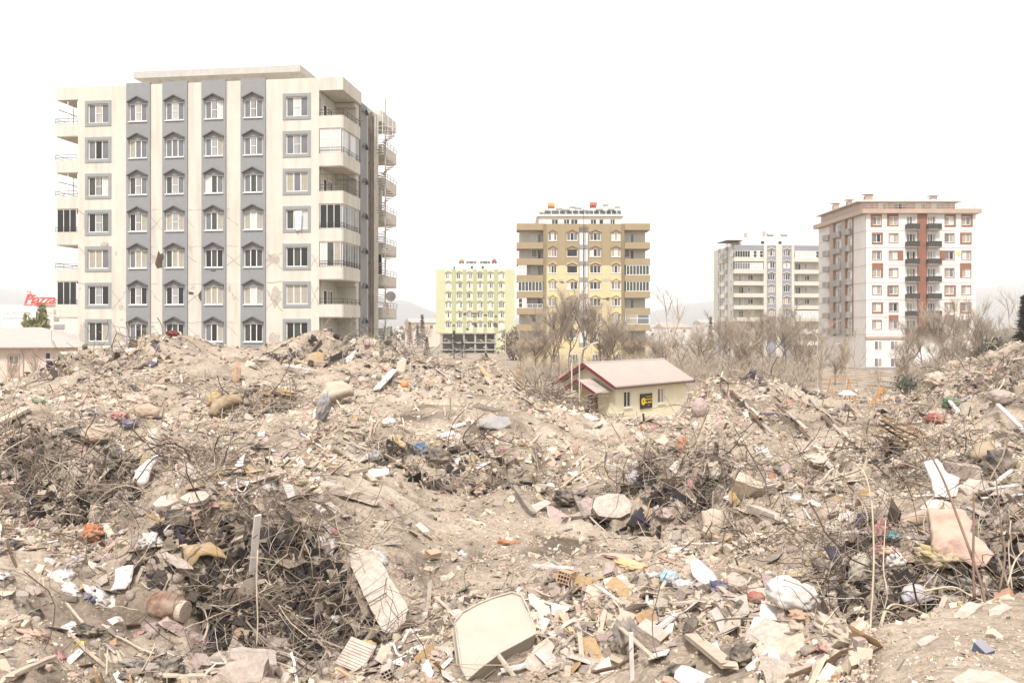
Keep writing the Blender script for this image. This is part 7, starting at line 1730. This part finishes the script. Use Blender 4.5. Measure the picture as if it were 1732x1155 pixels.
for pts, r, key, lift, lab in [
    ([(434, 1092), (436, 1050), (434, 990), (436, 930)], .010, 'straw_stem', None, 'tall straight pale reed in front of the dark hollow'),
    ([(452, 988), (458, 1012), (470, 1030), (500, 1066), (530, 1072)], .012, 'straw_stem', .2, 'bent pale cane hanging into the dark hollow'),
    ([(448, 1006), (462, 1020), (492, 982)], .010, 'straw_stem', .24, 'second bent pale cane in the dark hollow'),
    ([(556, 1084), (590, 1060)], .010, 'straw_stem', .2, 'short straight cane under the tipped slab'),
    ([(180, 1155), (182, 1110)], .012, 'straw_stem', .1, 'short pale stick standing at the bottom left'),
    ([(240, 1150), (256, 1118), (262, 1100)], .010, 'straw_stem', .1, 'pale stick leaning right of the short standing one'),
    ([(400, 830), (402, 848), (412, 852), (420, 838)], .012, 'white_paint', .2, 'white bent wire hook on the left heap'),
    ([(700, 690), (668, 700), (640, 720), (632, 740)], .02, 'straw_stem', .12, 'pale bent branch on the middle slope'),
    ([(1220, 870), (1238, 900), (1256, 924)], .012, 'straw_stem', .15, 'thin pale cane beside the upright beige sack'),
    ([(1292, 838), (1316, 834)], .018, 'white_paint', .2, 'short white rod right of the chipboard chest'),
    ([(926, 912), (980, 918), (1014, 930)], .008, 'stem_brown', .05, 'thin dark wire lying on the open slope'),
    ([(968, 1000), (1000, 1020), (986, 1030), (1006, 1034)], .008, 'cloth_rose', .1, 'purple tangled cord beside the tile pieces')]:
    if lift is None: hose('dry_cane', lab, 'cane', pts, r, key, Y=12.0, dY=.1)
    else: hose('dry_cane', lab, 'cane', pts, r, key, lift)

for o in [o for o in bpy.data.objects if o.get('category') and o.name not in BEFORE]:
    bpy.context.view_layer.update()
    break
def screen_box(o):
    obs = [o] + [c for c in o.children_recursive]
    P = [q.matrix_world @ Vector(c) for q in obs if q.type == 'MESH' for c in q.bound_box]
    uv = [(CU + F * p.x / p.y, HV + F * (CZ - p.z) / p.y, p.y) for p in P]
    return (min(p[0] for p in uv), min(p[1] for p in uv), max(p[0] for p in uv), max(p[1] for p in uv), min(p[2] for p in uv), max(p[2] for p in uv))
NAMED = []
STOPS = set('with on in at above below beside leaning lying standing hanging jammed caught draped propped half poking sliding slumping tipped under from near left right over out across among between falling rising running that sticking touching folded beneath like showing jutting crowning pointing roofing inside curled and before behind first spread sloping slanting leant'.split())
for o in [o for o in bpy.data.objects if o.get('category') and o.name not in BEFORE]:
    b = screen_box(o)
    if o['category'] not in ('stem', 'cane', 'cable', 'pipe'): HERO.append(b)
    w = []
    for q in o['label'].split():
        if q in STOPS and len(w) > 1: break
        w.append(q)
    if 2 <= len(w) <= 6: NAMED.append((' '.join(w), (b[0] + b[2]) / 2, (b[1] + b[3]) / 2, b[4]))
HERO.append(screen_box(hut)[:4] + (60, 74))
names_n = {}
for q in NAMED: names_n[q[0]] = names_n.get(q[0], 0) + 1
NAMED = [q for q in NAMED if names_n[q[0]] == 1]
USED = set()
def where(look, u, v):
    """look + a place found from the single things nearby; no label is used twice"""
    near = sorted(NAMED, key=lambda q: math.hypot(u - q[1], (v - q[2]) * 1.3))
    for q in near[:40]:
        du, dv = u - q[1], v - q[2]
        rel = ('right of' if du > 0 else 'left of') if abs(du) > abs(dv) * 1.2 else ('in front of' if dv > 0 else 'behind')
        lab = f'{look} {rel} the {q[0]}'
        if len(lab.split()) > 16 or lab in USED: continue
        USED.add(lab); return lab
    return look + ' somewhere in the rubble'
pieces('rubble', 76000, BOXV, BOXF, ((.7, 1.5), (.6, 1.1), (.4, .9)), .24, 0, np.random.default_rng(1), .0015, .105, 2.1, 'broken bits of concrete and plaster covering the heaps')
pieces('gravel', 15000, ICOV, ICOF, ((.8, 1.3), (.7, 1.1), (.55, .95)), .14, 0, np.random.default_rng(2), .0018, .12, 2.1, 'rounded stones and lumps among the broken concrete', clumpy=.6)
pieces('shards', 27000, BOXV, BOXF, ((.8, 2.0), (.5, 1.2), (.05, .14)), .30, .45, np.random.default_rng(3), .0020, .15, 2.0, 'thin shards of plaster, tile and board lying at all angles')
pieces('splinters', 12000, BOXV, BOXF, ((2.2, 6.0), (.16, .40), (.10, .24)), .18, .55, np.random.default_rng(4), .0022, .12, 2.0, 'splinters of wood and thin sticks strewn over the heaps')
OCTV = np.array([(1, 0, 0), (-1, 0, 0), (0, 1, 0), (0, -1, 0), (0, 0, 1), (0, 0, -1)]) * .6
OCTF = np.array([(0, 2, 4), (2, 1, 4), (1, 3, 4), (3, 0, 4), (2, 0, 5), (1, 2, 5), (3, 1, 5), (0, 3, 5)])
pieces('grit', 44000, OCTV, OCTF, ((.8, 1.5), (.7, 1.2), (.5, .9)), .32, 0, np.random.default_rng(6), .0013, .035, 2.6, 'fine grit and crumbs on the near heaps', p=2.2, clumpy=.6, ymin=4.6, floor=.009)
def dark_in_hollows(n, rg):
    """scraps of cloth, plastic and wood, coloured mostly near black to stand in for shade in the hollows"""
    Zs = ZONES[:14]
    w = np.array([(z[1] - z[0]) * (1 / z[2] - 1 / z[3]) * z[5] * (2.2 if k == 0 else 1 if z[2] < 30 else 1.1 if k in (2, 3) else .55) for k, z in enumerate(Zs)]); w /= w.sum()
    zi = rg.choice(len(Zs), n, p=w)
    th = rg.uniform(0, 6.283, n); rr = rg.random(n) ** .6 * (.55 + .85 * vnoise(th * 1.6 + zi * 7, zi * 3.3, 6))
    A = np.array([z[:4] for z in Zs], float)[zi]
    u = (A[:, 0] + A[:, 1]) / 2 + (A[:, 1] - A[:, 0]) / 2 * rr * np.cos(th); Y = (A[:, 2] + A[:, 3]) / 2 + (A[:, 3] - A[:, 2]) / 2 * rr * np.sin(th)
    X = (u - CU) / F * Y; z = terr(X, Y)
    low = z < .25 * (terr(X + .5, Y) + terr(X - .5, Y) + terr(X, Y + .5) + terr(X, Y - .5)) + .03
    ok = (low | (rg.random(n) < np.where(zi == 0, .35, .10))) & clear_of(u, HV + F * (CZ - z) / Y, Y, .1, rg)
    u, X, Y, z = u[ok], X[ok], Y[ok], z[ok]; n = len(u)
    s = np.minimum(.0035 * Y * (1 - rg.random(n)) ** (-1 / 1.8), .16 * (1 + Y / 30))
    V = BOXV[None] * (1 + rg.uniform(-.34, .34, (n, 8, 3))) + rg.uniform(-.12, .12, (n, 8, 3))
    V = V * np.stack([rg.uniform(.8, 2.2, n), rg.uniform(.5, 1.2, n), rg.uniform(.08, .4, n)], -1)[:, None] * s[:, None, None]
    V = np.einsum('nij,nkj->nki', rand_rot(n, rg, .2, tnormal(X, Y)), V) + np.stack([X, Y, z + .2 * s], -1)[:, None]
    col = np.array([(.040, .033, .029), (.07, .056, .047), (.028, .024, .024), (.12, .09, .07), (.05, .042, .06), (.20, .16, .125), (.33, .27, .215)])[rg.choice(7, n, p=[.20, .18, .15, .16, .05, .16, .10])] * rg.uniform(.7, 1.3, (n, 1))  # deep shade of the hollows put into the scrap colours, few paler ones between
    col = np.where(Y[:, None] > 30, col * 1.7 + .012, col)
    Fc = (np.arange(n) * 8)[:, None, None] + BOXF[None]
    tag(link('shade_scraps', fast_mesh('shade_scraps', V.reshape(-1, 3), Fc.reshape(-1, 4), M['wire'], np.repeat(col, 8, axis=0))), 'scraps of cloth, plastic and wood darkened to stand in for shade in the hollows', kind='stuff')
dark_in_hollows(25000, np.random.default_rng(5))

def tangle(zone, rg, nseg=7):
    a, b, c, d, n, dk, lift = zone
    n = int(n)
    cu, ru, cy, ry = (a + b) / 2, (b - a) / 2, (c + d) / 2, (d - c) / 2
    if b - a > 1000: u = rg.uniform(a, b, n); Y = np.exp(rg.uniform(math.log(c), math.log(d), n))
    else:
        th = rg.uniform(0, 6.283, n); rr = np.sqrt(rg.random(n)) * (.62 + .75 * vnoise(th * 1.6 + cu, np.full(n, cy), 5)); u = cu + ru * rr * np.cos(th); Y = cy + ry * rr * np.sin(th)
    X = (u - CU) / F * Y
    z = terr(X, Y)
    ok = clear_of(u, HV + F * (CZ - z - .1) / Y, Y, .06, rg) & (rg.random(n) > .85 * smooth_track(u, Y)); u, Y, X, z = u[ok], Y[ok], X[ok], z[ok]; n = len(u)
    L = rg.uniform(.3, 1.35, n) * (1 + Y / 60)
    d0 = rg.standard_normal((n, 3)); d0[:, 2] = np.abs(d0[:, 2]) * .55 - .1; d0[:, 1] *= .8
    d0 /= np.linalg.norm(d0, axis=1, keepdims=True)
    turn = rg.standard_normal((n, 3)) * .5
    p = np.stack([X, Y, z + rg.random(n) ** 1.6 * lift], -1)
    P = np.empty((n, nseg, 3))
    for i in range(nseg):
        P[:, i] = p
        p = p + d0 * (L / nseg)[:, None]
        d0 = d0 + turn * .45 + rg.standard_normal((n, 3)) * .16 - np.array([0, 0, .10]); d0 /= np.linalg.norm(d0, axis=1, keepdims=True)
    P[:, :, 2] = np.maximum(P[:, :, 2], terr(P[:, :, 0], P[:, :, 1]) - .03)
    r = np.maximum(.0030, .00021 * Y) * (1 - rg.random(n)) ** (-.42); r = np.minimum(r, .008 + .0004 * Y)
    T = np.gradient(P, axis=1); T /= np.linalg.norm(T, axis=2, keepdims=True) + 1e-9
    ref = rg.standard_normal((n, 1, 3))
    A = np.cross(T, ref); A /= np.linalg.norm(A, axis=2, keepdims=True) + 1e-9
    B = np.cross(T, A)
    rings = []
    for k in range(3):
        w = 2 * math.pi * k / 3; rings.append(P + (A * math.cos(w) + B * math.sin(w)) * r[:, None, None])
    V = np.stack(rings, 2)                                   # n, seg, 3, 3
    base = (np.arange(n) * nseg * 3)[:, None, None] + (np.arange(nseg - 1) * 3)[None, :, None]
    Fs = []
    for k in range(3):
        k2 = (k + 1) % 3; Fs.append(np.stack([base[..., 0] + k, base[..., 0] + k2, base[..., 0] + 3 + k2, base[..., 0] + 3 + k], -1))
    Fc = np.concatenate([f.reshape(-1, 4) for f in Fs])
    tone = rg.random(n)[:, None]
    col = np.where(tone < .34, np.array([(.38, .31, .24)]), np.where(tone < .62, np.array([(.24, .19, .15)]), np.array([(.11, .083, .066)]))) * rg.uniform(.75, 1.2, (n, 1))
    return V.reshape(-1, 3), Fc, np.repeat(col, nseg * 3, axis=0)
for i, zn in enumerate(ZONES):
    V, Fc, col = tangle(zn, np.random.default_rng(100 + i))
    tag(link('brush_tangle', fast_mesh('brush_tangle', V, Fc, M['wire'], col)), 'tangle of dry brush, roots and thin wire', kind='stuff')

TAKEN = []
def place_many(name, label, cat, group, meshes, n, seed, flat, smin, smax, vmin=600, zone=False, sink=.2, gap=9, far_k=.35, tilt=.5, looks=None, region=None):
    rg = random.Random(seed); done = 0; tries = 0
    while done < n and tries < n * 40:
        tries += 1
        u = rg.uniform(-40, 1772)
        v = vmin + (1150 - vmin) * rg.random() ** .85
        if region: u, v = rg.uniform(region[0], region[2]), rg.uniform(region[1], region[3])
        P = spot(u, v)
        if P.y > 56 or P.y < 6.4 or (u > 1440 and P.y < 8.2): continue
        if rg.random() < .8 * smooth_track(np.array([u]), np.array([P.y]))[0]: continue
        if zone and zone_mask(np.array([u]), np.array([P.y]))[0] < .12 and rg.random() < .8: continue
        if not clear_of(np.array([u]), np.array([v]), np.array([P.y]))[0]: continue
        if any((u - a) ** 2 + (v - b) ** 2 < gap * gap for a, b in TAKEN[-500:]): continue
        TAKEN.append((u, v))
        s = rg.uniform(smin, smax) * (1 + far_k * max(0, P.y - 14) / 14)
        me = meshes[done % len(meshes)]
        o = link(name, me, None, P)
        nrm = Vector(tnormal(np.array([P.x]), np.array([P.y]))[0])
        up = (nrm + Vector((rg.uniform(-1, 1), rg.uniform(-1, 1), rg.uniform(-.2, 1))) * (1 - flat) * tilt * 2).normalized()
        q = up.to_track_quat('Z', 'Y') @ Euler((0, 0, rg.uniform(0, 6.28))).to_quaternion()
        o.rotation_mode = 'QUATERNION'; o.rotation_quaternion = q
        o.scale = (s, s, s)
        o.location = P + Vector((0, 0, s * (.12 - sink * .3)))
        size = 'small' if s < smin + (smax - smin) * .35 else 'large' if s > smin + (smax - smin) * .75 else ''
        look = looks[done % len(meshes)] if looks else label
        tag(o, where((size + ' ' + look).strip(), u, v), cat, group); done += 1
ch = [frac_mesh('concrete_chunk', k, d, .28, i) for i, (k, d) in enumerate([('concrete', (1, .7, .5)), ('concrete_pale', (1, .8, .6)), ('concrete', (1, .6, .6)), ('concrete_pink', (1, .75, .45)), ('concrete_pale', (1, .9, .35)), ('concrete', (.9, .7, .7)), ('plaster_white', (1, .7, .4)), ('concrete', (1.2, .6, .4)), ('concrete_pale', (1.1, .7, .5)), ('concrete', (1, 1, .5))])]
place_many('concrete_chunk', 'angular lump of dusty beige concrete lying loose in the rubble', 'concrete chunk', 'loose lumps of concrete', ch, 290, 1, .3, .07, .21, far_k=.5, looks=['beige concrete lump', 'pale concrete lump', 'long beige concrete lump', 'pinkish concrete lump', 'flat pale concrete lump', 'stubby beige concrete lump', 'whitish plaster lump', 'beige concrete wedge', 'pale concrete wedge', 'squarish beige concrete lump'])
bd = [frac_mesh('board_fragment', k, d, .3, 40 + i, 1, .3) for i, (k, d) in enumerate([('plaster_white', (1, .7, .05)), ('concrete_pale', (1, .6, .06)), ('plaster_white', (1.1, .5, .05)), ('wood_pale', (1, .65, .04)), ('concrete_pale', (.9, .8, .06)), ('white_paint', (1, .5, .04)), ('wood_tan', (1.2, .5, .03)), ('concrete_pink', (1, .7, .05))])]
place_many('board_fragment', 'broken flat piece of pale board or plaster in the rubble', 'board piece', 'broken pieces of board and plaster', bd, 150, 2, .35, .10, .30, far_k=.5, looks=['flat whitish board piece', 'flat cream board piece', 'narrow whitish board piece', 'flat wooden board piece', 'squarish cream board piece', 'white painted board piece', 'tan board strip', 'pinkish board piece'])
for rgn, n_, sd_, s0_, s1_ in (((860, 985, 1330, 1148), 46, 51, .22, .52), ((300, 762, 650, 862), 34, 52, .20, .46), ((560, 1060, 800, 1150), 16, 53, .16, .36), ((1180, 760, 1460, 900), 26, 54, .22, .50), ((1560, 800, 1725, 880), 12, 55, .2, .45), ((-20, 980, 260, 1150), 22, 56, .12, .30)):
    place_many('board_fragment', 'broken flat piece of pale board or plaster', 'board piece', 'broken pieces of board and plaster', bd, n_, sd_, .2, s0_, s1_, far_k=.3, gap=14, tilt=.75, region=rgn, looks=['flat whitish board piece', 'flat cream board piece', 'narrow whitish board piece', 'flat wooden board piece', 'squarish cream board piece', 'white painted board piece', 'tan board strip', 'pinkish board piece'])
stn = [crumple_mesh('rubble_stone', k, d, 60 + i, .16, 2, 1.6) for i, (k, d) in enumerate([('concrete', (1, .8, .65)), ('concrete_pale', (1, .85, .7)), ('concrete', (1.1, .8, .6)), ('concrete_pink', (1, .9, .7)), ('concrete_pale', (1.2, .8, .7))])]
place_many('rubble_stone', 'rounded dust covered stone lying among the debris', 'stone', 'rounded stones', stn, 240, 3, .4, .07, .20, far_k=.5, sink=.35, looks=['rounded beige stone', 'rounded pale stone', 'oval beige stone', 'rounded pinkish stone', 'oval pale stone'])
stk = [stick_mesh('wooden_batten', k, 1.0, w, h, 80 + i) for i, (k, w, h) in enumerate([('wood_pale', .06, .03), ('wood_pale', .045, .04), ('white_paint', .05, .035), ('wood_tan', .07, .02), ('wood_dark', .05, .04), ('wood_pale', .09, .02), ('concrete_pale', .06, .05)])]
place_many('wooden_batten', 'thin splintered batten sticking out of the debris', 'batten', 'splintered battens', stk, 230, 4, .25, .25, .7, sink=.0, looks=['pale wooden batten', 'square pale batten', 'white painted batten', 'thin tan batten', 'dark wooden batten', 'broad pale batten', 'dusty grey batten'])
wr = [wire_mesh('bent_wire', k, 1.0, r * .6, 120 + i, c) for i, (k, r, c) in enumerate([('straw_stem', .012, .5), ('stem_brown', .010, .8), ('straw_stem', .009, 1.1), ('metal_dark', .010, .6), ('straw_stem', .013, .3), ('white_paint', .010, .7)])]
place_many('bent_wire', 'bent wire or root curling up out of the debris', 'wire', 'bent wires and roots', wr, 250, 5, .2, .4, 1.0, zone=True, sink=0, gap=4, looks=['bent straw coloured root', 'curled brown root', 'looped pale root', 'bent dark wire', 'slightly bent pale root', 'white bent wire'])
for nm, lab, keys, n, sd, s0, s1 in [
    ('fabric_scrap', 'small pale dusty rag half buried in the rubble', ('bag_white', 'sack_beige', 'mattress_cloth'), 70, 11, .16, .42), ('fabric_scrap', 'small pinkish rag half buried in the rubble', ('cloth_pink', 'cloth_rose'), 46, 12, .14, .34),
    ('fabric_scrap', 'small red rag half buried in the rubble', ('cloth_red', 'cloth_magenta', 'cloth_rose'), 12, 13, .12, .24), ('fabric_scrap', 'small dark blue rag half buried in the rubble', ('cloth_blue',), 12, 14, .14, .30),
    ('fabric_scrap', 'small blackish rag half buried in the rubble', ('cloth_dark', 'black_plastic', 'cloth_grey'), 120, 15, .16, .48), ('foam_lump', 'small ochre lump of torn foam in the rubble', ('foam_yellow', 'cloth_ochre', 'cloth_tan', 'cloth_tan'), 34, 16, .14, .36)]:
    ms = [crumple_mesh(nm, keys[i % len(keys)], (1.2, .8, .34), sd * 7 + i, .85, 3, 2.7) for i in range(5)]
    place_many(nm, lab, 'foam' if nm == 'foam_lump' else 'rag', lab.split(' half')[0].replace('small ', '') + 's', ms, n, sd, .5, s0 * .85, s1 * .85, zone=(sd == 15), sink=.5, looks=[lab.split(' half')[0].split(' in the')[0].replace('small ', '')] * 5)
bk = [brick_mesh('hollow_brick', 'terracotta'), brick_mesh('hollow_brick', 'concrete_pink', nx=4), brick_mesh('hollow_brick', 'concrete_pale', nx=3, ny=2)]
place_many('hollow_brick', 'loose hollow clay block with open cells', 'brick', 'hollow clay blocks', bk, 14, 21, .2, .75, .95, far_k=.0, looks=['terracotta hollow block', 'pinkish hollow block', 'pale hollow block'])

for o in [o for o in bpy.data.objects if o.get('group') == 'weathered boards on the right middle heap']:
    b = screen_box(o); o['label'] = where('weathered slanting board', (b[0] + b[2]) / 2, (b[1] + b[3]) / 2)
HAZE = 0.00035
# ------------------------------------------------------------------ haze in the air
hz = MB(); hz.box(-7000, 7000, -60, 7000, -1.2, 330)
hm = bpy.data.materials.new('haze'); hm.use_nodes = True
t = hm.node_tree; t.nodes.clear()
pv = t.nodes.new('ShaderNodeVolumePrincipled'); mo = t.nodes.new('ShaderNodeOutputMaterial')
pv.inputs['Color'].default_value = (.99, .99, .985, 1); pv.inputs['Density'].default_value = HAZE
t.links.new(pv.outputs['Volume'], mo.inputs['Volume'])
tag(hz.build('haze', hm), 'pale haze in the air', kind='stuff')
